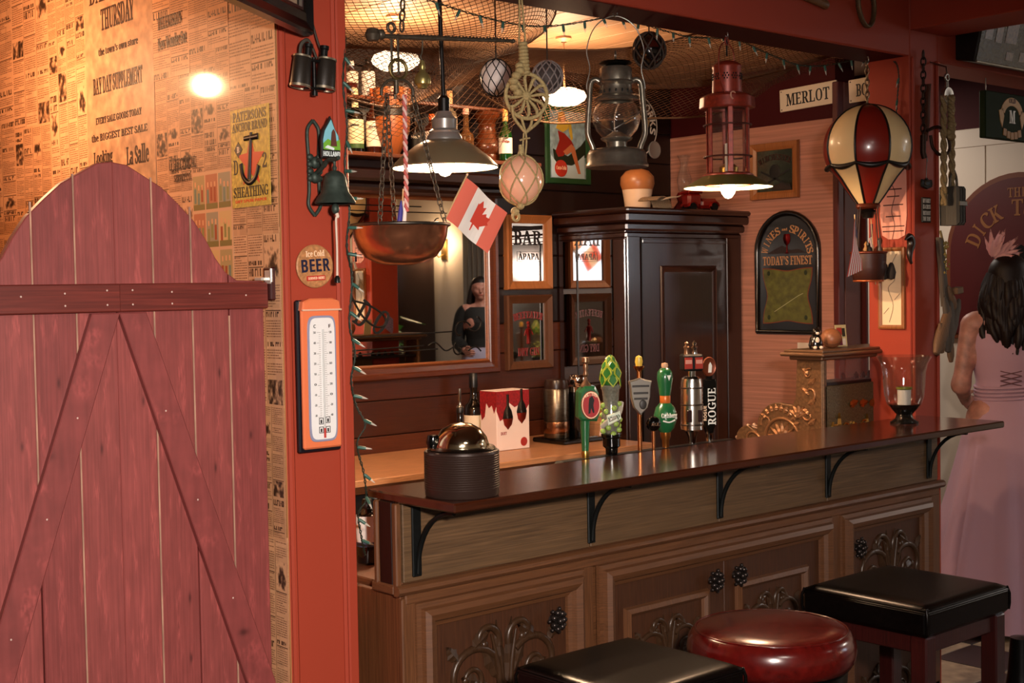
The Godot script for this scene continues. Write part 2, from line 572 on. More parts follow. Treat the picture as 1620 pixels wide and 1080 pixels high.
func build_setting() -> void:
	var red := red_paint()
	var wine := maroon()
	var dark := mat("dark_room", Color(0.25, 0.19, 0.15), 0.8)
	var cream := mat("cream_paint", Color(0.84, 0.80, 0.73), 0.6)
	# floor: checkered tiles in the dining room, dark boards elsewhere
	var fl := slab("floor", V(-3.2, -0.12, -6.2), V(9.2, -0.004, 3.8), mat("floor_base", Color(0.2, 0.15, 0.11), 0.6))
	var tile := at().box(V(0, -0.002, 0), V(0.286, 0.008, 0.286), 0.0025).mesh()
	var light_t := [mat("tile_light", Color(0.76, 0.68, 0.57), 0.35, 0.0, {"tex": blotch, "tri": V(2, 2, 2)}), mat("tile_light_b", Color(0.72, 0.64, 0.53), 0.38, 0.0, {"tex": blotch, "tri": V(2, 2, 2)})]
	var dark_t := [mat("tile_dark", Color(0.15, 0.10, 0.07), 0.35, 0.0, {"tex": blotch, "tri": V(2, 2, 2)}), mat("tile_dark_b", Color(0.18, 0.12, 0.08), 0.35, 0.0, {"tex": blotch, "tri": V(2, 2, 2)})]
	for i in range(-4, 6):
		for j in range(-5, 9):
			var p := V(5.187 + (i + 0.5) * 0.2976, 0.0, -3.007 + (j + 0.5) * 0.2976)
			if p.x > 6.6 or p.x < 4.2 or p.z < -4.4:
				continue
			piece("floor_tile", tile, (light_t if (i + j) % 2 == 0 else dark_t)[rng.randi() % 2], fl, Transform3D(Basis.from_scale(V(1.03, 1, 1.03)), p))
	# outer shell
	slab("wall_south", V(-3.2, 0, 3.6), V(9.2, 2.9, 3.8), cream)
	slab("wall_west", V(-3.2, 0, -6.2), V(-3.0, 2.9, 2.3), cream)
	slab("wall_west_low", V(-3.2, 0, 2.3), V(-3.0, 1.6, 3.2), cream)
	slab("wall_west_high", V(-3.2, 2.4, 2.3), V(-3.0, 2.9, 3.2), cream)
	slab("wall_west_end", V(-3.2, 0, 3.2), V(-3.0, 2.9, 3.6), cream)
	struct("window_2", tf(Basis(Vector3.UP, PI / 2), V(-3.0, 2.0, 2.75)).frame(0.88, 0.78, [W(0, -0.12), W(0, 0.015), W(0.07, 0.015), W(0.08, 0)]), mat("white_trim", Color(0.85, 0.84, 0.8), 0.45))
	slab("wall_north", V(-3.2, 0, -6.2), V(9.2, 2.9, -6.0), dark)
	slab("ceiling", V(-3.2, 2.75, -6.2), V(9.2, 2.9, 3.8), mat("ceiling_paint", Color(0.62, 0.5, 0.42), 0.8))
	# east wall of the dining room with its window
	slab("wall_east", V(9.0, 0, 1.85), V(9.2, 2.9, 3.8), cream)
	slab("wall_east_end", V(9.0, 0, -2.8), V(9.2, 2.9, 0.9), cream)
	slab("wall_east_low", V(9.0, 0, 0.9), V(9.2, 1.5, 1.85), cream)
	slab("wall_east_high", V(9.0, 2.42, 0.9), V(9.2, 2.9, 1.85), cream)
	var wf := MB.new()
	wf.T = Transform3D(FACE_X, V(9.0, 1.96, 1.375))
	wf.frame(0.87, 0.84, [W(0, -0.12), W(0, 0.015), W(0.07, 0.015), W(0.08, 0)])
	wf.box(V(0, 0, -0.05), V(0.87, 0.03, 0.03), 0.004)
	var win := struct("window_1", wf, mat("white_trim", Color(0.85, 0.84, 0.8), 0.45))
	part("pane", tf(FACE_X, V(9.06, 1.96, 1.375)).box(Vector3.ZERO, V(0.94, 0.9, 0.004)), mat("window_glass", Color(0.95, 0.98, 1.0), 0.02, 0.0, {"alpha": 0.06}), win)
	slab("wall_front_right", V(6.7, 0, -2.8), V(9.0, 2.75, -2.62), cream)
	# the room behind: panelled far wall
	var far := slab("wall_far", V(6.7, 0, -6.0), V(6.9, 2.75, -2.8), wine)
	var pm := mat("white_panel", Color(0.82, 0.77, 0.70), 0.5)
	for k in 9:
		var z0 := -5.6 + k * 0.33
		part("wall_panel", at().box(V(6.694, 1.235, z0), V(0.016, 2.26, 0.326), 0.003), pm, far)
	part("brown_board", at().box(V(6.68, 1.9, -5.25), V(0.02, 0.85, 0.9), 0.004), mat("jamb_brown", Color(0.36, 0.17, 0.12), 0.5), far)
	part("top_rail", at().box(V(6.692, 2.32, -4.2), V(0.02, 0.1, 3.0), 0.004), pm, far)
	slab("baseboard_far", V(6.665, 0, -5.8), V(6.7, 0.1, -2.75), mat("dark_base", Color(0.1, 0.06, 0.05), 0.5))
	# the corridor behind the saloon doors
	var news := slab("wall_corridor_right", V(1.6, 0, -6.0), V(1.75, 2.75, -2.625), mat("aged_paper", Color(0.66, 0.47, 0.30), 0.42))
	slab("wall_corridor_left", V(0.7, 0, -6.0), V(0.87, 2.75, -2.62), mat("aged_paper", Color.WHITE))
	slab("wall_front_left", V(-3.0, 0, -2.8), V(0.7, 2.75, -2.62), red)
	slab("ceiling_corridor", V(0.7, 2.5, -6.0), V(1.75, 2.6, -2.62), mat("corridor_ceiling", Color(0.5, 0.36, 0.24), 0.8))
	newspapers(news)
	# posts and beams round the bar opening
	var pl := thing("trim_1", "", "")
	pl.set_meta("kind", "structure")
	part("post", at().box(V(1.692, 1.375, -2.705), V(0.178, 2.75, 0.17), 0.004), red, pl)
	part("bead", at().box(V(1.611, 1.375, -2.617), V(0.016, 2.75, 0.012), 0.005), red, pl)
	part("bead", at().box(V(1.748, 1.375, -2.617), V(0.012, 2.75, 0.012), 0.005), red, pl)
	part("edge_board", at().box(V(1.768, 1.375, -2.622), V(0.028, 2.75, 0.018), 0.004), red, pl)
	part("lath", at().box(V(1.785, 1.6, -2.655), V(0.012, 1.15, 0.022), 0.002), wood("lath", Color(0.72, 0.55, 0.36), "y", 0.6), pl, "bare pale wood strip")
	slab("trim_2", V(1.6, 2.33, -2.795), V(4.13, 2.75, -2.622), red, 0.004)
	part("soffit_board", at().box(V(2.95, 2.332, -2.713), V(2.33, 0.006, 0.155), 0.002), wine, get_node("trim_2"))
	var pr := thing("trim_3", "", "")
	pr.set_meta("kind", "structure")
	part("post", at().box(V(4.218, 1.375, -2.708), V(0.176, 2.75, 0.172), 0.004), red, pr)
	part("bead", at().box(V(4.142, 1.165, -2.618), V(0.014, 2.33, 0.012), 0.005), red, pr)
	part("bead", at().box(V(4.296, 1.165, -2.618), V(0.014, 2.33, 0.012), 0.005), red, pr)
	slab("trim_4", V(4.306, 2.325, -2.795), V(6.7, 2.75, -2.622), red, 0.004)
	slab("trim_5", V(4.13, 2.42, -2.622), V(4.36, 2.75, 3.6), red, 0.004)
	# the bar nook
	var dk := wood("nook_board", Color(0.34, 0.15, 0.07), "x", 0.4)
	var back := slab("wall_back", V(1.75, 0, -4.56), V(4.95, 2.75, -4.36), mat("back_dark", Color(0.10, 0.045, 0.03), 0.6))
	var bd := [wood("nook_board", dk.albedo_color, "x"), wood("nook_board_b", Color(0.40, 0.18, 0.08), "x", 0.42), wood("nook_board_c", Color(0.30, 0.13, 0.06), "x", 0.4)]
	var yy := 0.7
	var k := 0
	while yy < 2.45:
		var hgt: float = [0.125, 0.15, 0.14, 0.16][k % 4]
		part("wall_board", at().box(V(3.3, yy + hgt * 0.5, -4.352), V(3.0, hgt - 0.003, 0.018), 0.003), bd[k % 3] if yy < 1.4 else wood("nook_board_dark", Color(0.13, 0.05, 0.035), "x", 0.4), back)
		yy += hgt
		k += 1
	slab("ceiling_nook", V(1.75, 2.52, -4.4), V(4.95, 2.6, -2.79), mat("nook_ceiling_back", Color(0.3, 0.2, 0.12), 0.8))
	var cl := get_node("ceiling_nook")
	for i in 21:
		var pb := at().box(Vector3.ZERO, V(1.6, 0.016, 0.1475), 0.003)
		var o := part("ceiling_plank", pb, [wood("ceil_plank", Color(0.87, 0.67, 0.50), "x", 0.6, 0.7), wood("ceil_plank_b", Color(0.84, 0.64, 0.47), "x", 0.6, 0.7)][i % 2], cl)
		o.transform = Transform3D(Basis(Vector3.UP, PI / 2), V(1.82 + i * 0.149, 2.511, -3.585))
	# right wall of the nook: ribbed pink panelling below, wine paint above
	var rw := slab("wall_right", V(4.82, 0, -4.4), V(4.96, 2.75, -3.42), wine)
	var pk := mat("pink_cloth", Color(0.81, 0.56, 0.47), 0.65, 0.0, {"tex": streak, "tri": V(1.0, 1.25, 0.5), "bump": 0.08})
	part("panelling", at().box(V(4.812, 1.125, -3.885), V(0.016, 2.25, 0.93), 0.002), pk, rw, "pink ribbed wall covering")
	part("end_board", at().box(V(4.815, 1.2, -3.405), V(0.04, 2.4, 0.03), 0.004), mat("end_red", Color(0.30, 0.05, 0.04), 0.45), rw)
	# the jamb boards of the passage to the next room
	var jb := slab("trim_6", V(4.84, 0, -3.41), V(4.965, 2.4, -3.39), mat("jamb_brown", Color(0.36, 0.17, 0.12), 0.5), 0.003)
	part("edge_strip", at().box(V(4.972, 1.2, -3.385), V(0.02, 2.4, 0.03), 0.004), mat("end_red", Color.WHITE), jb)

# ---------------------------------------------------------------- newspaper sheets pasted on the corridor wall
func sheet_image(w: int, h: int, kind: int) -> ImageTexture:
	var im := Image.create(w, h, false, Image.FORMAT_RGB8)
	var paper := Color(0.83, 0.64, 0.48) if kind % 2 == 0 else Color(0.79, 0.60, 0.44)
	im.fill(paper)
	if kind == 6:
		var inks := [Color(0.55, 0.52, 0.30), Color(0.62, 0.30, 0.18), Color(0.45, 0.5, 0.42), Color(0.8, 0.68, 0.4)]
		for r in 3:
			for c in 3:
				var x0 := 4 + c * 48
				var y0 := 6 + r * 66
				im.fill_rect(Rect2i(x0, y0, 44, 60), (inks[(r + c) % 4] as Color).lerp(paper, 0.45))
				for q in 3:
					im.fill_rect(Rect2i(x0 + 4 + q * 13, y0 + 18 + rng.randi_range(0, 12), 8, 26), inks[rng.randi() % 3])
					im.fill_rect(Rect2i(x0 + 6 + q * 13, y0 + 10 + rng.randi_range(0, 6), 5, 9), Color(0.86, 0.62, 0.44))
				im.fill_rect(Rect2i(x0, y0 + 50, 44, 10), Color(0.5, 0.44, 0.24))
		return ImageTexture.create_from_image(im)
	for q in 40:
		var x := rng.randi_range(0, w - 8)
		var y := rng.randi_range(0, h - 8)
		im.fill_rect(Rect2i(x, y, rng.randi_range(6, w / 3), rng.randi_range(4, h / 4)), paper.darkened(rng.randf_range(0.0, 0.09)))
	var cols := rng.randi_range(2, 4)
	var cw := w / cols
	for c in cols:
		var y := rng.randi_range(2, 8)
		while y < h - 6:
			var what := rng.randf()
			if what < 0.11:
				var ph := rng.randi_range(h / 10, h / 5)
				ph = mini(ph, h - y - 3)
				picture(im, Rect2i(c * cw + 3, y, cw - 6, ph), paper)
				y += ph + 5
			elif what < 0.36:
				var hh := rng.randi_range(5, 9)
				var x := c * cw + 3
				while x < (c + 1) * cw - 8:
					var lw := rng.randi_range(3, 6)
					glyph(im, Rect2i(x, y, lw, mini(hh, h - y - 1)), Color(0.20, 0.13, 0.09))
					x += lw + 1 + (4 if rng.randf() < 0.2 else 0)
				y += hh + 4
			else:
				for line in rng.randi_range(3, 9):
					if y > h - 4:
						break
					var x := c * cw + 3
					var stop := (c + 1) * cw - 3 - (rng.randi_range(0, cw / 2) if rng.randf() < 0.2 else 0)
					while x < stop:
						var lw := rng.randi_range(2, 7)
						im.fill_rect(Rect2i(x, y, mini(lw, stop - x), 1), Color(0.36, 0.24, 0.16).lerp(paper, rng.randf_range(0.0, 0.35)))
						x += lw + 1
					y += 3
				y += 4
			if rng.randf() < 0.25 and y < h - 3:
				im.fill_rect(Rect2i(c * cw + 2, y - 2, cw - 4, 1), Color(0.2, 0.13, 0.09))
		if c > 0:
			im.fill_rect(Rect2i(c * cw, 4, 1, h - 8), Color(0.4, 0.28, 0.19))
	return ImageTexture.create_from_image(im)
func glyph(im: Image, r: Rect2i, ink: Color) -> void:
	match rng.randi() % 5:
		0:
			im.fill_rect(Rect2i(r.position.x, r.position.y, 2, r.size.y), ink)
			im.fill_rect(Rect2i(r.position.x, r.position.y, r.size.x, 2), ink)
		1:
			im.fill_rect(r, ink)
			if r.size.x > 3 and r.size.y > 4:
				im.fill_rect(Rect2i(r.position.x + 2, r.position.y + 2, 1, r.size.y - 4), Color(0.7, 0.52, 0.35))
		2:
			im.fill_rect(Rect2i(r.position.x + r.size.x / 2, r.position.y, 2, r.size.y), ink)
		3:
			im.fill_rect(Rect2i(r.position.x, r.position.y, 1, r.size.y), ink)
			im.fill_rect(Rect2i(r.position.x + r.size.x - 1, r.position.y, 1, r.size.y), ink)
			im.fill_rect(Rect2i(r.position.x, r.position.y + r.size.y / 2, r.size.x, 1), ink)
		_:
			im.fill_rect(Rect2i(r.position.x, r.position.y, 2, r.size.y), ink)
			im.fill_rect(Rect2i(r.position.x, r.position.y + r.size.y - 2, r.size.x, 2), ink)
func picture(im: Image, r: Rect2i, paper: Color) -> void:
	var f := FastNoiseLite.new()
	f.seed = rng.randi()
	f.frequency = 0.06
	f.fractal_octaves = 3
	var dark := Color(0.22, 0.15, 0.10)
	var open := rng.randf() < 0.5
	for y in r.size.y:
		for x in r.size.x:
			var g := f.get_noise_2d(x, y) * 1.3 + 0.35
			if open:
				var d := W((x - r.size.x * 0.5) / (r.size.x * 0.5), (y - r.size.y * 0.55) / (r.size.y * 0.5)).length()
				g += clampf((d - 0.55) * 2.2, -0.35, 1.0)
			im.set_pixel(r.position.x + x, r.position.y + y, dark.lerp(paper, clampf(g, 0.0, 1.0)))
func newspapers(wall: Node3D) -> void:
	var kinds: Array[StandardMaterial3D] = []
	for i in 7:
		kinds.append(mat("newsprint_%d" % i, Color(1, 1, 1), 0.55, 0.0, {"tex": sheet_image(150, 210, i), "spec": 0.4, "coat": 0.35, "coatr": 0.09}))
	var ink := mat("ink", Color(0.18, 0.10, 0.06), 0.5)
	var plain := mat("plain_newsprint", Color(0.86, 0.67, 0.50), 0.55, 0.0, {"tex": blotch, "tri": V(3, 3, 3), "coat": 0.35, "coatr": 0.09})
	# columns of sheets: z of the left edge, width, then heights from the top; -1 is the plain sheet that carries the big lettering
	var cols := [[-2.83, 0.2, 2.52, [0.5, 0.33, 0.4, 0.3, 0.36, 0.4]], [-3.02, 0.185, 2.5, [0.36, 0.3, 0.28, 0.34, 0.36, 0.4]], [-3.21, 0.185, 2.5, [0.4, 0.3, 0.36, 0.34, 0.4]], [-3.62, 0.40, 2.45, [0.62, 0.34, 0.4, 0.42]],
		[-3.88, 0.25, 2.5, [0.3, 0.42, 0.3, 0.4, 0.3]], [-4.16, 0.27, 2.5, [0.44, 0.36, 0.4, 0.4]], [-4.5, 0.33, 2.5, [0.4, 0.36, 0.44, 0.4]], [-4.85, 0.34, 2.5, [0.42, 0.4, 0.4, 0.4]]]
	var n := 0
	for c: Array in cols:
		var y: float = c[2]
		for h: float in c[3]:
			var big: bool = (c[0] == -3.62 and y > 2.4)
			var wd: float = c[1]
			var b := tf(FACE_X * Basis(V(0, 0, 1), rng.randf_range(-0.02, 0.02)), V(1.598 - rng.randf_range(0.0, 0.0014), y - h * 0.5, c[0] + wd * 0.5))
			b.box(Vector3.ZERO, V(wd + 0.012, h + 0.012, 0.0012))
			part("newspaper_sheet", b, plain if big else kinds[6 if n == 8 else (n * 5 + 2) % 6], wall)
			n += 1
			y -= h
	var y := 0.62
	for i in 4:
		part("newspaper_sheet", tf(FACE_X, V(1.598, y, -2.78)).box(Vector3.ZERO, V(0.3, 0.34, 0.0012)), kinds[i], wall)
		y -= 0.3
	var big := [["DAILY NEWS", 0.34, 0.05, 2.375, -3.42], ["THURSDAY", 0.20, 0.058, 2.30, -3.42], ["BAY DAY SUPPLEMENT", 0.30, 0.045, 2.125, -3.43], ["the town's own store", 0.24, 0.02, 2.215, -3.42], ["EVERY SALE GOODS TODAY", 0.28, 0.018, 2.03, -3.43], ["the BIGGEST BEST SALE", 0.34, 0.02, 1.985, -3.43], ["Looking", 0.12, 0.045, 1.925, -3.53], ["La Salle", 0.13, 0.05, 1.92, -3.32]]
	for b: Array in big:
		lettering(b[0], ink, wall, Transform3D(FACE_X, V(1.5955, b[3], b[4])), b[1], b[2], SERIF, true, 0.0006, "headline")
	for b: Array in [["TELEVISION", 0.13, 0.03, 2.235, -3.12], ["New Wonder Set", 0.15, 0.032, 2.185, -3.11], ["C. ELECTRICAL", 0.14, 0.028, 1.875, -3.07], ["SERVICE CO.", 0.09, 0.018, 1.84, -3.07]]:
		lettering(b[0], ink, wall, Transform3D(FACE_X, V(1.5945, b[3], b[4])), b[1], b[2], SERIF, true, 0.0006, "headline")
# ---------------------------------------------------------------- the bar counter
func bar_wood(axis := "x") -> StandardMaterial3D:
	return wood("bar_oak", Color(0.50, 0.315, 0.185), axis, 0.5, 1.0, {"coat": 0.25, "coatr": 0.35})
func spiral(c: Vector2, r0: float, r1: float, a0: float, a1: float, steps := 22) -> Array:
	var out := []
	for i in steps + 1:
		var t := float(i) / steps
		var a := a0 + (a1 - a0) * t
		var r := r0 * pow(r1 / r0, t)
		out.append(V(c.x + cos(a) * r, c.y + sin(a) * r, 0))
	return out
func taper(k: int, a: float, b: float) -> Array:
	var out := []
	for i in k:
		out.append(lerpf(a, b, float(i) / (k - 1)))
	return out
func leaf(b: MB, p: Vector2, ang: float, l: float, w: float, lift := 0.006) -> void:
	# a ridged leaf lying on the panel
	var k := 7
	var base := b.T
	b.T = base * Transform3D(Basis(V(0, 0, 1), ang), V(p.x, p.y, 0))
	for s: float in [-1.0, 1.0]:
		for i in k:
			var t0 := float(i) / k
			var t1 := float(i + 1) / k
			var w0 := w * sin(PI * pow(t0, 0.7)) * (1.0 + 0.18 * sin(t0 * 18.0))
			var w1 := w * sin(PI * pow(t1, 0.7)) * (1.0 + 0.18 * sin(t1 * 18.0))
			var a := V(t0 * l, 0, lift * (1.0 - 0.4 * t0))
			var d := V(t1 * l, 0, lift * (1.0 - 0.4 * t1))
			var e := V(t0 * l, s * w0, 0.001)
			var f := V(t1 * l, s * w1, 0.001)
			if s > 0:
				b.quad(a, d, f, e)
			else:
				b.quad(e, f, d, a)
	b.T = base
func scrollwork(b: MB, sx: float, sc: float) -> void:
	# one half of the carved foliage, mirrored by sx
	var base := b.T
	b.T = base * Transform3D(Basis.from_scale(V(sx * sc, sc, 1)), Vector3.ZERO)
	for s: Array in [[W(0.105, -0.015), 0.085, 0.018, 2.5, -6.2], [W(0.09, -0.165), 0.062, 0.014, -2.4, 5.0], [W(0.06, 0.075), 0.05, 0.012, 3.6, -1.4]]:
		var pts := spiral(s[0], s[1], s[2], s[3], s[4], 30)
		b.tube(pts, taper(pts.size(), 0.0105, 0.006), 7)
		b.ball(pts[-1], V(0.011, 0.011, 0.009), 8, 6)
	b.tube([V(0.004, -0.24, 0), V(0.014, -0.1, 0.004), V(0.02, 0.0, 0.005), V(0.04, 0.085, 0.002)], [0.006, 0.009, 0.008, 0.003], 7)
	for q: Array in [[0.006, -0.04, 1.45, 0.16, 0.016], [0.02, -0.03, 1.1, 0.13, 0.018], [0.05, -0.055, 0.5, 0.07, 0.022], [0.10, 0.062, 2.6, 0.065, 0.02], [0.15, 0.04, 0.9, 0.05, 0.016], [0.175, -0.05, -0.6, 0.055, 0.018], [0.03, -0.14, -0.5, 0.07, 0.02], [0.09, -0.02, 0.3, 0.05, 0.018], [0.12, -0.09, -1.3, 0.06, 0.018], [0.02, -0.1, 2.4, 0.06, 0.018]]:
		leaf(b, W(q[0], q[1]), q[2], q[3], q[4], 0.009)
	b.T = base
func knob(p: Vector3, parent: Node3D, m: Material) -> void:
	var b := at(p.x, p.y, p.z)
	b.T.basis = Basis(Vector3.RIGHT, PI / 2)
	b.lathe([W(0.012, 0), W(0.008, 0.012), W(0.013, 0.024), W(0, 0.026)], 12)
	b.T = Transform3D(Basis(), p + V(0, 0, 0.026))
	for i in 7:
		var a := TAU * i / 7.0
		b.ball(V(cos(a) * 0.018, sin(a) * 0.021, 0), V(0.0085, 0.0085, 0.009), 8, 6)
		b.ball(V(cos(a + 0.4) * 0.027, sin(a + 0.4) * 0.03, -0.005), V(0.0055, 0.0055, 0.006), 7, 5)
	b.ball(V(0, 0, 0.005), V(0.009, 0.009, 0.009), 9, 6)
	part("knob", b, m, parent, "dark iron flower-head knob")
func build_bar() -> void:
	var bar := thing("bar_counter", "long oak bar counter with carved door fronts and a dark varnished top", "bar counter", V(0, 0, 0))
	var ox := bar_wood("x")
	var oy := bar_wood("y")
	var top := wood("bar_top", Color(0.30, 0.135, 0.065), "x", 0.2, 0.8, {"coat": 0.7, "coatr": 0.14, "bump": 0.01})
	part("bar_top", at().box(V(2.993, 1.07, -2.458), V(2.346, 0.022, 0.332), 0.004), top, bar, "dark varnished bar top")
	var greyed := wood("bar_panel", Color(0.49, 0.37, 0.25), "x", 0.55, 0.7)
	# upper band: recessed panels between the brackets
	part("carcass", at().box(V(2.975, 0.53, -2.565), V(2.28, 1.05, 0.1), 0.003), ox, bar)
	var xs := [1.835, 2.442, 2.957, 3.474, 4.11]
	for i in 4:
		part("upper_panel", at().box(V((xs[i] + xs[i + 1]) * 0.5, 0.965, -2.513), V(xs[i + 1] - xs[i] - 0.004, 0.19, 0.012), 0.002), greyed, bar)
	part("corner_post", at().box(V(1.822, 0.958, -2.512), V(0.016, 0.2, 0.018), 0.003), oy, bar)
	part("end_board", at().box(V(1.822, 0.955, -2.548), V(0.012, 0.21, 0.05), 0.002), wood("bar_dark", Color(0.13, 0.05, 0.03), "y", 0.4), bar)
	part("end_board", at().box(V(1.82, 0.955, -2.583), V(0.018, 0.21, 0.016), 0.004), oy, bar)
	# ledge moulding
	var lg := [W(0, 0.868), W(0.012, 0.868), W(0.02, 0.862), W(0.022, 0.853), W(0.017, 0.846), W(0.012, 0.843), W(0, 0.843)]
	var b := at()
	b.T = Transform3D(Basis(V(0, 0, 1), V(0, 1, 0), V(-1, 0, 0)), V(2.97, 0, -2.51))
	var poly := []
	for p: Vector2 in lg:
		poly.append(p)
	b.extr(poly, 2.32, 0.0)
	b.T = Transform3D()
	b.box(V(1.824, 0.856, -2.556), V(0.028, 0.024, 0.09), 0.004)
	part("ledge", b, ox, bar)
	# lower body
	part("side_panel", at().box(V(1.836, 0.42, -2.70), V(0.018, 0.84, 0.38), 0.002), wood("side_oak", Color(0.50, 0.30, 0.17), "y", 0.5, 0.6), bar)
	part("top_rail", at().box(V(2.97, 0.832, -2.508), V(2.27, 0.024, 0.02), 0.003), ox, bar)
	for x: float in [1.85, 2.42, 3.508, 4.085]:
		part("stile", at().box(V(x, 0.42, -2.508), V(0.05, 0.83, 0.016), 0.003), oy, bar)
	part("bottom_rail", at().box(V(2.97, 0.09, -2.508), V(2.27, 0.18, 0.016), 0.003), ox, bar)
	var prof := [W(-0.012, 0.0), W(-0.01, 0.008), W(0.0, 0.012), W(0.006, 0.024), W(0.022, 0.032), W(0.034, 0.024), W(0.038, 0.012), W(0.05, 0.01), W(0.052, 0.0)]
	var iron := mat("dark_iron", Color(0.26, 0.23, 0.22), 0.3, 0.8)
	var doors := [[1.912, 2.358, 0], [2.51, 3.436, 1], [3.585, 4.0, 2]]
	for d: Array in doors:
		var w: float = d[1] - d[0]
		var mx: float = (d[0] + d[1]) * 0.5
		var fr := at(mx, 0.465, -2.504)
		fr.frame(w, 0.608, prof)
		part("door_moulding", fr, ox, bar)
		if d[2] == 1:
			for s: float in [-1.0, 1.0]:
				var cx: float = 2.973 + s * 0.2315
				var dr := part("door", at().box(V(cx, 0.465, -2.511), V(0.46, 0.604, 0.012), 0.002), wood("door_oak", Color(0.36, 0.21, 0.12), "y", 0.5), bar)
				var sp := at(2.731 if s < 0 else 3.194, 0.45, -2.5055)
				sp.frame(0.296, 0.43, [W(-0.004, 0.0), W(0.0, 0.008), W(0.008, 0.016), W(0.02, 0.012), W(0.024, 0.0)])
				part("raised_frame", sp, oy, dr)
				var cv := at(2.731 if s < 0 else 3.194, 0.56, -2.504)
				scrollwork(cv, 1.0, 0.72)
				scrollwork(cv, -1.0, 0.72)
				part("carving", cv, wood("carved_oak", Color(0.31, 0.21, 0.135), "y", 0.32), dr)
				knob(V(2.918 if s < 0 else 3.022, 0.71, -2.505), dr, iron)
		else:
			var dr := part("door", at().box(V(mx, 0.465, -2.511), V(w - 0.004, 0.604, 0.012), 0.002), wood("door_oak", Color(0.36, 0.21, 0.12), "y", 0.5), bar)
			var cv := at(mx + (0.0 if d[2] == 0 else 0.02), 0.62, -2.504)
			scrollwork(cv, 1.0, 1.0)
			scrollwork(cv, -1.0, 1.0)
			cv.T = Transform3D(Basis(), V(mx, 0.22, -2.504))
			scrollwork(cv, 1.0, 0.8)
			scrollwork(cv, -1.0, 0.8)
			part("carving", cv, wood("carved_oak", Color(0.31, 0.21, 0.135), "y", 0.32), dr)
			knob(V(2.30 if d[2] == 0 else 3.62, 0.706, -2.505), dr, iron)
	# under the bar, barman's side
	part("under_shelf", at().box(V(2.9, 0.845, -2.76), V(2.1, 0.02, 0.3), 0.003), wood("side_oak", Color(0.50, 0.30, 0.17), "x", 0.5, 0.6), bar)
	# iron shelf brackets, each screwed under the top
	var bm := mat("bracket_iron", Color(0.07, 0.085, 0.085), 0.45, 0.5)
	var first: Node3D
	for i in 5:
		var x: float = [1.872, 2.442, 2.957, 3.474, 4.046][i]
		var lab: String = ["near the left end", "second from the left end", "third from the left end", "fourth from the left end", "at the far right end"][i]
		if i == 0:
			first = thing("shelf_bracket", "black iron shelf bracket under the bar top, " + lab, "bracket", V(x, 1.058, -2.506), Basis(), "brackets under the bar top")
			var up := at().box(V(0, -0.088, 0.004), V(0.026, 0.176, 0.007), 0.002)
			part("upright", up, bm, first)
			part("arm", at().box(V(0, -0.004, 0.083), V(0.026, 0.007, 0.166), 0.002), bm, first)
			var pts := []
			for j in 11:
				var a := PI / 2 * j / 10.0
				pts.append(V(0, -0.155 * (1.0 - sin(a)) - 0.012, 0.008 + 0.138 * (1.0 - cos(a))))
			part("brace", at().tube(pts, 0.006, 8), bm, first)
			for y: float in [-0.15, -0.166]:
				part("screw", at(0, y, 0.008).ball(Vector3.ZERO, V(0.004, 0.004, 0.002), 8, 5), mat("steel", Color(0.6, 0.6, 0.58), 0.3, 1.0), first)
		else:
			copy(first, "shelf_bracket", "black iron shelf bracket under the bar top, " + lab, V(x, 1.058, -2.506))

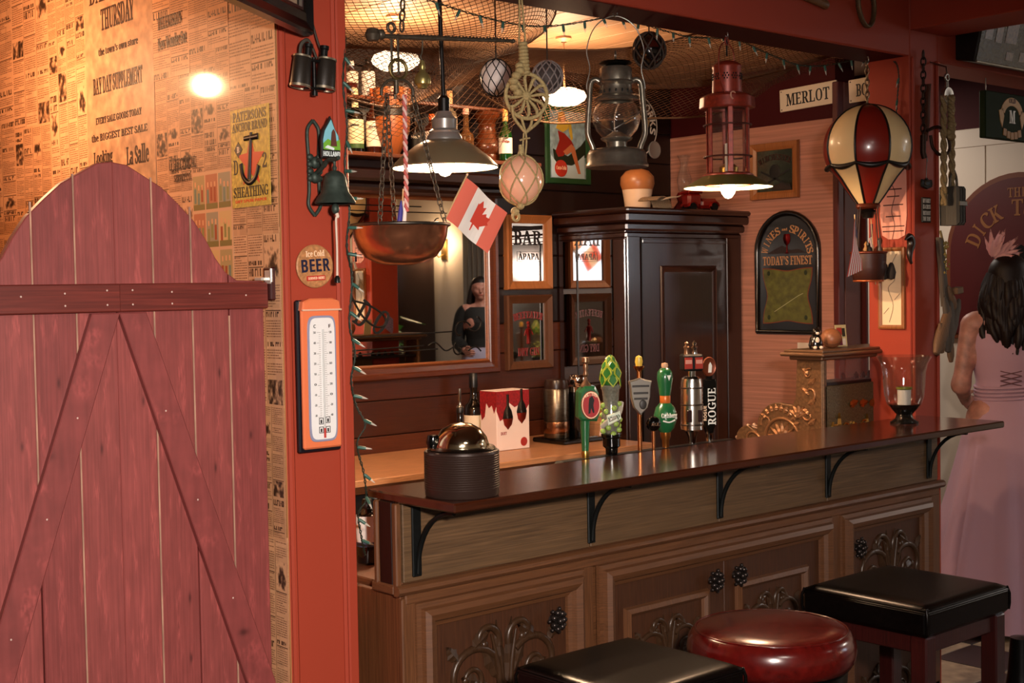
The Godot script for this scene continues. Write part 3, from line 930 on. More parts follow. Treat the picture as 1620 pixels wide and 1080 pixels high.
# ---------------------------------------------------------------- the pair of saloon doors
func build_doors() -> void:
	var shades := [Color(0.66, 0.325, 0.31), Color(0.63, 0.30, 0.29), Color(0.68, 0.335, 0.32), Color(0.65, 0.315, 0.30)]
	var rail_m := wood("door_rail", Color(0.53, 0.22, 0.185), "x", 0.42, 0.7)
	var arc := [W(0.0, 1.829), W(0.035, 1.824), W(0.065, 1.807), W(0.113, 1.78), W(0.15, 1.747), W(0.188, 1.709), W(0.216, 1.668), W(0.238, 1.628), W(0.262, 1.597), W(0.289, 1.579), W(0.357, 1.576)]
	var cuts := [0.0, 0.088, 0.178, 0.268, 0.357]
	for s: float in [-1.0, 1.0]:
		var side := "left" if s < 0 else "right"
		var zz := -2.69 + (0.008 if s < 0 else 0.0)
		var d := thing("saloon_door", "%s leaf of the dusty red plank saloon doors with an arched top" % side, "saloon door", V(1.229, 0, zz), Basis(), "pair of saloon doors")
		for i in 4:
			var a: float = cuts[i] + 0.0016
			var b: float = cuts[i + 1] - 0.0016
			var top := []
			top.append(W(a, arc_y(arc, a)))
			for p: Vector2 in arc:
				if p.x > a + 0.003 and p.x < b - 0.003:
					top.append(p)
			top.append(W(b, arc_y(arc, b)))
			var poly := [W(s * a, 0.32)]
			for p: Vector2 in top:
				poly.append(W(p.x * s, p.y))
			poly.append(W(s * b, 0.32))
			var vi := (i + (2 if s > 0 else 0)) % 4
			var m := mat("door_plank_%d" % vi, Color.WHITE if false else shades[vi], 0.5, 0.0, {"tex": door_tex(vi), "bump": 0.03, "btex": grain_b})
			part("plank", at(0, 0, rng.randf_range(-0.001, 0.001)).extr(poly, 0.02, 0.002), m, d)
		for q: Array in [[1.515, 1.574], [0.37, 0.44]]:
			part("rail", at().box(V(s * 0.179, (q[0] + q[1]) * 0.5, 0.02), V(0.358, q[1] - q[0], 0.019), 0.0025), rail_m, d)
		var br := [W(s * -0.004, 1.513), W(s * 0.055, 1.513), W(s * 0.352, 0.66), W(s * 0.352, 0.442), W(s * 0.35, 0.442)]
		br = [W(s * 0.001, 1.513), W(s * 0.062, 1.513), W(s * 0.355, 0.66), W(s * 0.355, 0.51), W(s * 0.337, 0.51)]
		part("brace", at(0, 0, 0.019).extr(br, 0.016, 0.002), mat("door_plank_1", Color.WHITE), d)
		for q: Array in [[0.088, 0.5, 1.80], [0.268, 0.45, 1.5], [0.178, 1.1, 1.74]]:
			part("gap_light_strip", at(s * q[0], (q[1] + q[2]) * 0.5, 0.0075).box(Vector3.ZERO, V(0.0036, q[2] - q[1], 0.004)), mat("gap_light_paint", Color(0.80, 0.62, 0.52), 0.7, 0.0, {"tex": blotch, "tri": V(3, 1.5, 3)}), d)  # pale strips paint in the bright corridor showing between the planks
		var nl := MB.new()
		for q: Vector2 in [W(0.03, 1.56), W(0.03, 1.53), W(0.12, 1.555), W(0.12, 1.53), W(0.21, 1.55), W(0.3, 1.545), W(0.1, 1.3), W(0.17, 1.1), W(0.25, 0.87)]:
			nl.ball(V(q.x * s, q.y, 0.03 if q.y > 1.5 else 0.027), V(0.0022, 0.0022, 0.001), 7, 5)
		var nails := part("nail_heads", nl, mat("paint_chip", Color(0.8, 0.7, 0.66), 0.6), d)
		nails.set_meta("kind", "stuff")
	var h := thing("hinge", "white steel spring hinge on a red block beside the right saloon door", "hinge", V(1.597, 1.585, -2.672))
	part("block", at().box(V(-0.004, -0.015, 0.008), V(0.014, 0.075, 0.034), 0.003), mat("hinge_red", Color(0.22, 0.04, 0.03), 0.5), h)
	part("plate", at().box(V(-0.012, 0.0, 0.014), V(0.004, 0.03, 0.024), 0.001), mat("hinge_white", Color(0.8, 0.78, 0.75), 0.3, 0.5), h)
	part("arm", at().box(V(-0.02, -0.004, -0.004), V(0.016, 0.007, 0.03), 0.001), mat("hinge_white", Color.WHITE), h)
	part("pin", at(-0.012, 0.004, 0.028).lathe([W(0, -0.015), W(0.004, -0.015), W(0.004, 0.015), W(0, 0.015)], 10), mat("hinge_white", Color.WHITE), h)
func door_tex(i: int) -> ImageTexture:
	# faint upright grain, knots and chalky scuffs
	var w := 96
	var h := 640
	var im := Image.create(w, h, false, Image.FORMAT_RGB8)
	var f := FastNoiseLite.new()
	f.seed = 40 + i
	f.frequency = 1.0
	f.fractal_octaves = 4
	var g := FastNoiseLite.new()
	g.seed = 90 + i
	g.frequency = 1.0
	g.fractal_octaves = 3
	var knots := []
	for k in 2:
		knots.append(W(rng.randf_range(20, 76), rng.randf_range(120, 600)))
	for y in h:
		for x in w:
			var c := 0.86 + 0.10 * f.get_noise_2d(x * 0.16, y * 0.008) + 0.06 * f.get_noise_2d(x * 0.02, y * 0.02 + 50.0)
			for k: Vector2 in knots:
				c -= 0.3 * exp(-((x - k.x) * (x - k.x) / 12.0 + (y - k.y) * (y - k.y) / 22.0))
			var sc := clampf((g.get_noise_2d(x * 0.03, y * 0.012) - 0.22) * 3.0, 0.0, 1.0) * clampf(0.5 + 1.4 * g.get_noise_2d(x * 0.5, y * 0.06 + 9.0), 0.0, 1.0)
			if x < 2 or x > w - 3:
				sc = maxf(sc, 0.5 * clampf(f.get_noise_2d(7.0, y * 0.03) * 3.0, 0.0, 1.0))
			im.set_pixel(x, y, Color(c * 0.92, c * 0.92, c * 0.92).lerp(Color(1.0, 1.0, 1.0), minf(1.0, sc * 0.95)))
	return ImageTexture.create_from_image(im)
func arc_y(arc: Array, x: float) -> float:
	for i in arc.size() - 1:
		if x <= arc[i + 1].x:
			return lerpf(arc[i].y, arc[i + 1].y, (x - arc[i].x) / (arc[i + 1].x - arc[i].x))
	return arc[-1].y
# ---------------------------------------------------------------- shared small things
func brass() -> StandardMaterial3D:
	return mat("brass", Color(0.72, 0.58, 0.30), 0.28, 1.0, {"rtex": null} if false else {})
func tin() -> StandardMaterial3D:
	return mat("galvanised", Color(0.66, 0.63, 0.57), 0.27, 0.8, {"tex": blotch, "tri": V(6, 6, 6)})
func black_metal() -> StandardMaterial3D:
	return mat("black_metal", Color(0.05, 0.05, 0.05), 0.4, 0.4)
func smooth(pts: Array, k := 6) -> Array:       # Catmull-Rom through the points
	var out := []
	for i in pts.size() - 1:
		var a: Vector3 = pts[maxi(i - 1, 0)]
		var b: Vector3 = pts[i]
		var c: Vector3 = pts[i + 1]
		var d: Vector3 = pts[mini(i + 2, pts.size() - 1)]
		for j in k:
			out.append(b.cubic_interpolate(c, a, d, float(j) / k))
	out.append(pts[-1])
	return out
func ring_pts(c: Vector3, r: float, u: Vector3, w: Vector3, k := 16) -> Array:
	var out := []
	for i in k:
		out.append(c + u * cos(TAU * i / k) * r + w * sin(TAU * i / k) * r)
	return out
func chain(b: MB, from: Vector3, to: Vector3, link: float, wire: float) -> void:
	var d := (to - from)
	var k := maxi(2, int(d.length() / (link * 0.78)))
	var dir := d.normalized()
	var s1 := dir.cross(V(0.3, 0.1, 1)).normalized()
	var s2 := dir.cross(s1)
	for i in k:
		var c := from + d * ((i + 0.5) / k)
		var side := s1 if i % 2 == 0 else s2
		var pts := []
		for j in 10:
			var a := TAU * j / 10
			pts.append(c + dir * cos(a) * link * 0.55 + side * sin(a) * link * 0.3)
		b.tube(pts, wire, 5, true)
func fairy_lights(label: String, path: Array, spacing: float, droop: Vector3) -> void:
	var t := thing("string_light", label, "string lights", Vector3.ZERO, Basis())
	var pts := smooth(path, 8)
	var wires := MB.new()
	for s: float in [0.0, PI]:
		var tw := []
		for i in pts.size():
			tw.append(pts[i] + V(0.0022 * cos(i * 1.9 + s), 0.0022 * sin(i * 1.9 + s), 0.0022 * sin(i * 1.9 + s)))
		wires.tube(tw, 0.0014, 5)
	part("wire", wires, mat("green_wire", Color(0.10, 0.16, 0.12), 0.5), t)
	var run := 0.0
	var nxt := spacing * 0.5
	var sock := mat("green_socket", Color(0.20, 0.36, 0.32), 0.4)
	var bulb := mat("clear_bulb", Color(0.95, 0.95, 0.9), 0.05, 0.0, {"alpha": 0.3})
	var sm := at().lathe([W(0, 0), W(0.0035, 0), W(0.0042, -0.006), W(0.004, -0.02), W(0, -0.02)].map(func(p): return p) , 8)
	sm = at().lathe([W(0, -0.02), W(0.004, -0.02), W(0.0044, -0.005), W(0.003, 0), W(0, 0)], 8)
	var sock_mesh := sm.mesh()
	var bulb_mesh := at().lathe([W(0, -0.036), W(0.0016, -0.031), W(0.0026, -0.024), W(0.0026, -0.02)], 8).mesh()
	for i in pts.size() - 1:
		var a: Vector3 = pts[i]
		var c: Vector3 = pts[i + 1]
		run += a.distance_to(c)
		if run > nxt:
			nxt += spacing
			var dir := (droop + V(rng.randf_range(-0.6, 0.6), rng.randf_range(-0.5, 0.5), rng.randf_range(-0.4, 0.4))).normalized()
			var q := Basis(Quaternion(Vector3.DOWN, dir))
			var so := piece("socket", sock_mesh, sock, t, Transform3D(q, c))
			piece("bulb", bulb_mesh, bulb, so, Transform3D())

# ---------------------------------------------------------------- things on and round the left post
func build_left() -> void:
	var iron := mat("verdigris_iron", Color(0.28, 0.34, 0.31), 0.55, 0.5, {"tex": blotch, "tri": V(9, 9, 9), "bump": 0.06})
	# the picture hung at a slant in front of the post
	var hdir := V(0.821, 0, -0.571)
	var fb := Basis(hdir, Vector3.UP, hdir.cross(Vector3.UP))
	var cor := on_z(-2.55, 489, 56)
	var pf := thing("framed_photograph", "photograph in a black frame hung above the saloon doors beside the binoculars", "picture", cor + fb * V(-0.26, 0.21, 0), fb)
	part("moulding", at().frame(0.43, 0.33, [W(-0.004, -0.012), W(-0.004, 0.006), W(0.004, 0.010), W(0.02, 0.006), W(0.04, 0.014), W(0.045, 0.008), W(0.045, -0.016), W(-0.004, -0.012)]), mat("frame_black", Color(0.035, 0.033, 0.035), 0.25, 0.0, {"coat": 0.5}), pf)
	part("silver_lip", at().frame(0.42, 0.32, [W(-0.002, 0.0), W(-0.002, 0.007), W(0.004, 0.0075)]), mat("silver_lip", Color(0.6, 0.6, 0.6), 0.3, 1.0), pf)
	part("outer_edge", at().frame(0.514, 0.414, [W(0, 0.006), W(0.003, 0.008), W(0.004, -0.012)]), mat("silver_lip", Color.WHITE), pf)
	part("mount", at(0, 0, -0.008).box(Vector3.ZERO, V(0.43, 0.33, 0.004)), mat("mount", Color(0.62, 0.52, 0.42), 0.7), pf)
	part("photograph", at(0.0, 0.03, -0.004).box(Vector3.ZERO, V(0.30, 0.20, 0.003)), mat("old_photo", Color(0.35, 0.25, 0.2), 0.5, 0.0, {"tex": blotch, "uv": V(3, 2, 1)}), pf)
	# binoculars on their strap
	var bp := on_z(-2.575, 497, 112)
	var bn := thing("binoculars", "worn black binoculars hanging by a strap on the red post", "binoculars", bp)
	var bk := mat("worn_leather", Color(0.22, 0.19, 0.16), 0.4, 0.1, {"tex": speck, "tri": V(9, 9, 9), "bump": 0.04})
	var rim := mat("worn_rim", Color(0.62, 0.58, 0.5), 0.35, 0.8)
	for s: float in [-1.0, 1.0]:
		var q := Basis(V(0, 0, 1), deg_to_rad(-7.0)) * Basis(Vector3.UP, 0.3)
		var o := V(0.033 * s, 0.0, 0)
		part("barrel", tf(q, o).lathe([W(0, -0.036), W(0.025, -0.036), W(0.0255, -0.033), W(0.0225, 0.024), W(0.02, 0.029), W(0, 0.029)], 20, 0, TAU, 1.0, 0.8), bk, bn)
		part("lower_rim", tf(q, o).lathe([W(0.024, -0.0405), W(0.0268, -0.0405), W(0.0268, -0.035), W(0.024, -0.035)], 20, 0, TAU, 1.0, 0.8), rim, bn)
		part("upper_rim", tf(q, o).lathe([W(0.0205, 0.0265), W(0.0238, 0.0265), W(0.0238, 0.0305), W(0.0205, 0.0305)], 20, 0, TAU, 1.0, 0.8), rim, bn)
		part("lens", tf(q, o + q * V(0, -0.0385, 0)).lathe([W(0, -0.001), W(0.024, 0), W(0, 0.001)], 16), mat("lens", Color(0.05, 0.06, 0.1), 0.05), bn)
		part("eyepiece", tf(q, o + V(0.004 - 0.012 * s, 0.044, 0.004)).lathe([W(0, -0.016), W(0.0085, -0.016), W(0.0085, 0.004), W(0.0105, 0.006), W(0.0105, 0.013), W(0, 0.013)], 14), black_metal(), bn)
	var hb := at()
	hb.lathe([W(0, -0.056), W(0.007, -0.056), W(0.007, -0.046), W(0.0045, -0.045), W(0.0045, 0.03), W(0, 0.03)], 12)
	hb.box(V(0, 0.022, 0), V(0.052, 0.006, 0.012), 0.001)
	hb.box(V(0, -0.04, 0), V(0.052, 0.006, 0.012), 0.001)
	part("hinge", hb, black_metal(), bn)
	var strap := smooth([V(-0.036, 0.03, 0.0), V(-0.034, 0.055, 0.004), V(-0.012, 0.066, 0.0), V(0.012, 0.03, -0.006)], 6)
	part("strap_loop", at().tube(strap, 0.0045, 6, false, 0.4), mat("strap", Color(0.24, 0.22, 0.19), 0.7), bn)
	part("strap", at().tube(smooth([V(0.026, 0.05, -0.01), V(0.018, 0.09, -0.02), V(-0.004, 0.2, -0.03), V(-0.02, 0.36, -0.035)], 6), 0.0048, 6, false, 0.4), mat("strap", Color.WHITE), bn)
	# bell on its cast-iron bracket
	var pp := on_z(-2.614, 495, 266)
	var bell := thing("wall_bell", "green-black iron bell on an ornate bracket with a windmill plaque", "bell", pp)
	var pl := at()
	for s: float in [-1.0, 1.0]:
		pl.tube(smooth([V(0.0, 0.108, 0.004), V(0.013 * s, 0.092, 0.004), V(0.016 * s, 0.07, 0.004), V(0.0135 * s, 0.02, 0.004), V(0.0135 * s, -0.05, 0.004), V(0.016 * s, -0.085, 0.004), V(0.0, -0.108, 0.004)], 5), 0.0042, 7)
		for k in 4:
			pl.ball(V(0.012 * s, 0.024 - k * 0.016, 0.008), V(0.009, 0.008, 0.007), 8, 6)
	pl.ball(V(0, 0.012, 0.01), V(0.012, 0.014, 0.01), 10, 7)
	pl.ball(V(0, -0.022, 0.01), V(0.013, 0.013, 0.01), 10, 7)
	part("back_plate", pl, iron, bell)
	var arm := at()
	arm.tube(smooth([V(0, -0.014, 0.008), V(0.0, -0.004, 0.035), V(0, 0.012, 0.06), V(0, 0.012, 0.088), V(0, 0.015, 0.105)], 6), 0.005, 8)
	arm.tube(smooth([V(0, 0.012, 0.008), V(0, 0.016, 0.03), V(0, 0.0, 0.045), V(0, 0.012, 0.06)], 6), 0.004, 8)
	part("arm", arm, iron, bell)
	var bo := V(0.0, -0.012, 0.088)
	part("hanger", at(bo.x, bo.y, bo.z).lathe([W(0, -0.002), W(0.004, 0.0), W(0.006, 0.006), W(0.003, 0.012), W(0.004, 0.02), W(0, 0.022)], 10), iron, bell)
	part("bell_body", at(bo.x, bo.y - 0.074, bo.z).lathe([W(0.042, 0.002), W(0.0445, 0.0), W(0.0465, 0.003), W(0.04, 0.014), W(0.031, 0.026), W(0.0265, 0.045), W(0.0245, 0.058), W(0.0205, 0.066), W(0.010, 0.073), W(0, 0.075)], 28), iron, bell)
	part("clapper", at(bo.x, bo.y - 0.085, bo.z).ball(Vector3.ZERO, V(0.009, 0.012, 0.009), 12, 8), iron, bell)
	part("pull_cord", at(bo.x, bo.y - 0.09, bo.z).tube(smooth([V(0, 0, 0), V(0.004, -0.012, 0.002), V(0.001, -0.02, 0), V(0.002, -0.08, 0), V(0.001, -0.145, 0)], 5), [0.0035, 0.0042, 0.0042, 0.0042, 0.0042, 0.0045, 0.004, 0.003, 0.0028, 0.0026, 0.0026, 0.0026, 0.0026, 0.0026, 0.0026, 0.0026, 0.0026, 0.0026, 0.0026, 0.0028, 0.003], 7), mat("white_cord", Color(0.82, 0.74, 0.68), 0.8), bell, "white pull cord")
	part("cord_weight", at(bo.x + 0.001, bo.y - 0.242, bo.z).lathe([W(0, -0.009), W(0.007, -0.008), W(0.007, 0.002), W(0.003, 0.008), W(0, 0.008)], 10), black_metal(), bell)
	# the windmill plaque
	var pq := thing("souvenir_plaque", "small shaped souvenir plaque painted with a windmill, propped on the bell bracket", "plaque", on_z(-2.56, 523, 250))
	var out := [W(-0.025, 0), W(0.025, 0), W(0.026, 0.03), W(0.022, 0.05), W(0.012, 0.066), W(0.006, 0.084), W(0.0, 0.094), W(-0.008, 0.078), W(-0.02, 0.062), W(-0.026, 0.04)]
	part("backing", at().extr(out, 0.008, 0.002), mat("plaque_dark", Color(0.10, 0.10, 0.10), 0.5), pq)
	part("sky", at(0, 0, 0.0045).extr([W(-0.022, 0.02), W(0.022, 0.02), W(0.018, 0.05), W(0.009, 0.064), W(0.0, 0.086), W(-0.017, 0.06), W(-0.022, 0.04)], 0.002), mat("plaque_sky", Color(0.48, 0.74, 0.80), 0.5), pq)
	part("meadow", at(0, 0, 0.0062).extr([W(-0.022, 0.018), W(0.022, 0.018), W(0.021, 0.042), W(0.006, 0.034), W(-0.01, 0.042), W(-0.022, 0.032)], 0.002), mat("plaque_green", Color(0.42, 0.66, 0.20), 0.5), pq)
	part("stream", at(0, 0, 0.0075).extr([W(-0.02, 0.022), W(0.004, 0.017), W(0.006, 0.022), W(-0.012, 0.028)], 0.001), mat("plaque_white", Color(0.85, 0.9, 0.9), 0.5), pq)
	part("windmill", at(0, 0, 0.008).extr([W(-0.004, 0.026), W(0.012, 0.026), W(0.008, 0.058), W(0.004, 0.064), W(0.0, 0.058)], 0.003), mat("plaque_brown", Color(0.36, 0.2, 0.16), 0.5), pq)
	lettering("HOLLAND", mat("plaque_white", Color.WHITE), pq, Transform3D(Basis(), V(0, 0.009, 0.0045)), 0.044, 0.011, "Droid Sans")
	# the round beer sign
	var bs := thing("beer_sign", "round orange tin sign lettered BEER above the thermometer", "sign", on_z(-2.612, 498, 421))
	part("disc", tf(Basis(Vector3.RIGHT, PI / 2)).lathe([W(0, -0.004), W(0.047, -0.004), W(0.0495, -0.002), W(0.0495, 0.001), W(0.047, 0.003), W(0.044, 0.0022), W(0, 0.0022)], 40), mat("sign_orange", Color(0.86, 0.60, 0.38), 0.45, 0.0, {"tex": blotch, "tri": V(14, 14, 14)}), bs)
	var navy := mat("navy_ink", Color(0.07, 0.08, 0.20), 0.5)
	lettering("BEER", navy, bs, Transform3D(Basis(V(0, 0, 1), 0.06), V(0.001, 0.002, 0.0022)), 0.076, 0.029, "Droid Sans")
	lettering("Ice Cold", mat("pale_ink", Color(0.95, 0.82, 0.68), 0.5), bs, Transform3D(Basis(V(0, 0, 1), 0.06), V(0.0, 0.029, 0.0022)), 0.05, 0.014, "Droid Serif")
	part("red_label", tf(Basis(V(0, 0, 1), 0.05), V(0.001, -0.027, 0.003)).box(Vector3.ZERO, V(0.05, 0.011, 0.0014), 0.0004), mat("label_red", Color(0.72, 0.16, 0.12), 0.5), bs)
	lettering("SERVED HERE", mat("pale_ink", Color.WHITE), bs, Transform3D(Basis(V(0, 0, 1), 0.05), V(0.001, -0.027, 0.0035)), 0.044, 0.006, "Droid Sans")
	# thermometer
	var tc := on_z(-2.59, 506, 590)
	var th := thing("wall_thermometer", "long orange wall thermometer with a white scale on the red post", "thermometer", tc)
	part("back_plate", at(0, -0.006, -0.008).box(Vector3.ZERO, V(0.112, 0.345, 0.012), 0.003), mat("thermo_dark", Color(0.05, 0.05, 0.09), 0.35), th)
	var orange := mat("thermo_orange", Color(0.88, 0.47, 0.30), 0.3, 0.0, {"coat": 0.4})
	part("front_plate", at(0, -0.008, 0.004).box(Vector3.ZERO, V(0.102, 0.325, 0.012), 0.004), orange, th)
	part("header", at(0, 0.157, 0.006).extr([W(-0.052, -0.014), W(0.052, -0.014), W(0.049, 0.006), W(0.03, 0.013), W(-0.03, 0.013), W(-0.049, 0.006)], 0.018, 0.003), orange, th)
	part("header_rib", at(0, 0.144, 0.015).box(Vector3.ZERO, V(0.106, 0.004, 0.006), 0.0015), mat("thermo_rib", Color(0.92, 0.75, 0.64), 0.3), th)
	var oval := []
	for k in 40:
		var a := TAU * k / 40.0
		var p := W(cos(a), sin(a))
		oval.append(W(signf(p.x) * pow(absf(p.x), 0.35) * 0.038, signf(p.y) * pow(absf(p.y), 0.16) * 0.143))
	var oval2 := oval.map(func(p): return W(p.x * 0.88, p.y * 0.965))
	part("scale_border", at(0, -0.012, 0.011).extr(oval, 0.003, 0.001), mat("scale_grey", Color(0.55, 0.56, 0.66), 0.35), th)
	part("scale_face", at(0, -0.012, 0.0128).extr(oval2, 0.002, 0.0005), mat("scale_white", Color(0.9, 0.9, 0.9), 0.35), th)
	var tk := at(0, -0.012, 0.0142)
	for k in 41:
		var y := 0.105 - k * 0.0048
		for s: float in [-1.0, 1.0]:
			var l := 0.010 if k % 5 == 0 else 0.005
			tk.box(V(s * (0.005 + l * 0.5), y, 0), V(l, 0.0006, 0.0004))
	var tick := part("scale_mark", tk, mat("ink_black", Color(0.05, 0.05, 0.06), 0.5), th)
	tick.set_meta("kind", "stuff")
	for k in 9:
		lettering(str(50 - k * 10), mat("ink_black", Color.WHITE), th, Transform3D(Basis(), V(-0.021, 0.093 - k * 0.0235, 0.0138)), 0.006, 0.005, SANS, true, 0.0004, "numeral")
		lettering(str(120 - k * 20), mat("ink_black", Color.WHITE), th, Transform3D(Basis(), V(0.021, 0.093 - k * 0.0235, 0.0138)), 0.007, 0.005, SANS, true, 0.0004, "numeral")
	lettering("C", mat("ink_black", Color.WHITE), th, Transform3D(Basis(), V(-0.02, 0.107, 0.0138)), 0.006, 0.008, SANS, true, 0.0004, "numeral")
	lettering("F", mat("ink_black", Color.WHITE), th, Transform3D(Basis(), V(0.02, 0.107, 0.0138)), 0.006, 0.008, SANS, true, 0.0004, "numeral")
	for q: Vector2 in [W(-0.008, -0.108), W(0.01, -0.106), W(-0.008, -0.128), W(0.01, -0.128)]:
		var fr := at(q.x, q.y, 0.0138)
		fr.frame(0.009, 0.012, [W(0, 0), W(0, 0.0006), W(0.0014, 0.0006), W(0.0014, 0)])
		fr.box(V(0, -0.001, 0.0003), V(0.004, 0.008, 0.0006))
		part("symbol", fr, mat("ink_black", Color.WHITE), th)
	part("glass_tube", at(0, -0.02, 0.0165).tube([V(0, -0.125, 0), V(0, 0.12, 0)], 0.0024, 8), mat("tube_glass", Color(0.9, 0.92, 0.92), 0.08, 0.0, {"alpha": 0.4}), th)
	part("red_spirit", at(0, -0.02, 0.0165).tube([V(0, -0.126, 0), V(0, -0.104, 0)], 0.0026, 8), mat("label_red", Color.WHITE), th, "red spirit column")
	# string of lights down the edge of the post
	var p1 := []
	for q: Vector3 in [V(547, 60, -2.62), V(543, 130, -2.605), V(549, 200, -2.61), V(546, 262, -2.6), V(553, 330, -2.61), V(549, 388, -2.6), V(557, 440, -2.61), V(553, 510, -2.605), V(562, 560, -2.61), V(556, 600, -2.6), V(563, 640, -2.61), V(578, 672, -2.6), V(565, 702, -2.61), V(576, 750, -2.62), V(579, 790, -2.64), V(567, 812, -2.66), V(572, 850, -2.69), V(578, 878, -2.72)]:
		p1.append(on_z(q.z, q.x, q.y))
	fairy_lights("green mini string lights running down the edge of the left red post", p1, 0.068, V(0.55, -0.5, 0.5))
	# poster pasted on the newspapers
	var ac := on_x(1.5935, 396, 248)
	var po := thing("paper_poster", "yellow paper poster with a red star and black anchor on the newspaper wall", "poster", ac, FACE_X)
	part("sheet", at().box(Vector3.ZERO, V(0.172, 0.228, 0.0016)), mat("poster_yellow", Color(0.95, 0.80, 0.34), 0.55, 0.0, {"tex": blotch, "uv": V(2, 2, 1)}), po)
	var star := []
	for k in 10:
		var a := TAU * k / 10.0
		var r := 0.062 if k % 2 == 0 else 0.027
		star.append(W(sin(a) * r, cos(a) * r - 0.008))
	part("star", at(0.004, -0.004, 0.001).extr(star, 0.0012), mat("poster_red", Color(0.80, 0.26, 0.13), 0.5), po)
	var ik := mat("ink_black", Color.WHITE)
	var an := at(0.002, 0.0, 0.0022)
	an.T.basis = Basis(V(0, 0, 1), -0.12) * Basis.from_scale(V(1, 1, 0.25))
	an.tube([V(0, 0.056, 0), V(0, -0.052, 0)], [0.006, 0.008], 6)
	an.tube([V(-0.03, 0.04, 0), V(0.032, 0.048, 0)], [0.006, 0.008], 6)
	an.tube(smooth([V(-0.04, -0.018, 0), V(-0.028, -0.046, 0), V(0, -0.06, 0), V(0.028, -0.046, 0), V(0.04, -0.018, 0)], 5), 0.007, 6)
	part("anchor", an, ik, po)
	part("badge", tf(Basis(V(0, 0, 1), PI / 4), V(-0.052, 0.02, 0.0012)).box(Vector3.ZERO, V(0.026, 0.026, 0.001)), ik, po)
	lettering("B", mat("pale_ink", Color.WHITE), po, Transform3D(Basis(), V(-0.052, 0.02, 0.0018)), 0.011, 0.014, SERIF, true, 0.0004)
	for q: Array in [["PATERSONS", 0, 0.096, 0.15, 0.022], ["ANCHOR BRAND", 0, 0.071, 0.155, 0.02], ["D", -0.066, -0.02, 0.02, 0.034], ["2", 0.064, -0.012, 0.018, 0.034], ["SHEATHING", 0, -0.079, 0.155, 0.024]]:
		lettering(q[0], ik, po, Transform3D(Basis(), V(q[1], q[2], 0.0009)), q[3], q[4], SERIF, true, 0.0005)
	lettering("DRY SPUN PAPER", mat("poster_red", Color.WHITE), po, Transform3D(Basis(), V(0, -0.1, 0.0009)), 0.14, 0.007, SANS, true, 0.0005)
# ---------------------------------------------------------------- lamps
func glow_bulb(p: Vector3, r: float, e: float, parent: Node3D, c := Color(1.0, 0.83, 0.66)) -> void:
	var b := at(p.x, p.y, p.z).lathe([W(0, -r * 1.25), W(r * 0.45, -r * 1.1), W(r * 0.85, -r * 0.55), W(r, 0), W(r * 0.85, r * 0.55), W(r * 0.5, r * 1.1), W(r * 0.42, r * 1.7), W(0, r * 1.7)], 20)
	part("bulb", b, mat("lit_bulb", Color(1, 0.95, 0.85), 0.3, 0.0, {"emit": Color(1.0, 0.86, 0.68), "power": 9.0}), parent)
	var l := OmniLight3D.new()
	l.name = "lamp_light"
	l.light_color = c
	l.light_energy = e
	l.light_size = r * 0.8
	l.omni_range = 12.0
	l.omni_attenuation = 2.0
	l.shadow_enabled = true
	parent.add_child(l, true)
	l.position = p
func pendant(where: Vector3, rad: float, drop: float, e: float, label: String) -> void:
	var t := thing("pendant_lamp", label, "lamp", where, Basis(), "pendant lamps in the bar")
	var h := rad * 0.52
	part("shade", at().lathe([W(rad, 0), W(rad * 1.01, 0.004), W(rad * 0.86, h * 0.36), W(rad * 0.55, h * 0.82), W(rad * 0.36, h), W(rad * 0.26, h * 1.03)], 40), mat("shade_olive", Color(0.46, 0.43, 0.34), 0.3, 0.2), t)
	part("shade_lining", at().lathe([W(rad * 0.25, h * 1.0), W(rad * 0.36, h * 0.965), W(rad * 0.54, h * 0.78), W(rad * 0.85, h * 0.32), W(rad * 0.995, 0.001)], 40), mat("enamel_white", Color(0.93, 0.91, 0.87), 0.35), t, "white enamel lining")
	var s := rad * 0.27
	part("socket", at(0, h, 0).lathe([W(s * 1.25, 0), W(s * 1.25, s * 0.18), W(s * 1.05, s * 0.5), W(s * 1.1, s * 0.62), W(s * 0.85, s * 0.8), W(s * 0.9, s * 1.45), W(s * 0.65, s * 1.7), W(s * 0.5, s * 2.0), W(0, s * 2.0)], 24), mat("socket_grey", Color(0.56, 0.56, 0.55), 0.35, 0.5), t)
	part("cord_grip", at(0, h + s * 2.0, 0).lathe([W(s * 0.4, 0), W(s * 0.42, s * 0.9), W(s * 0.25, s * 1.1), W(0, s * 1.1)], 12), black_metal(), t)
	part("cord", at().tube([V(0, h + s * 2.4, 0), V(-0.006, h + drop * 0.5, 0), V(-0.012, drop, 0)], 0.0065, 8), black_metal(), t)
	glow_bulb(V(0, 0.012, 0), rad * 0.19, e, t)

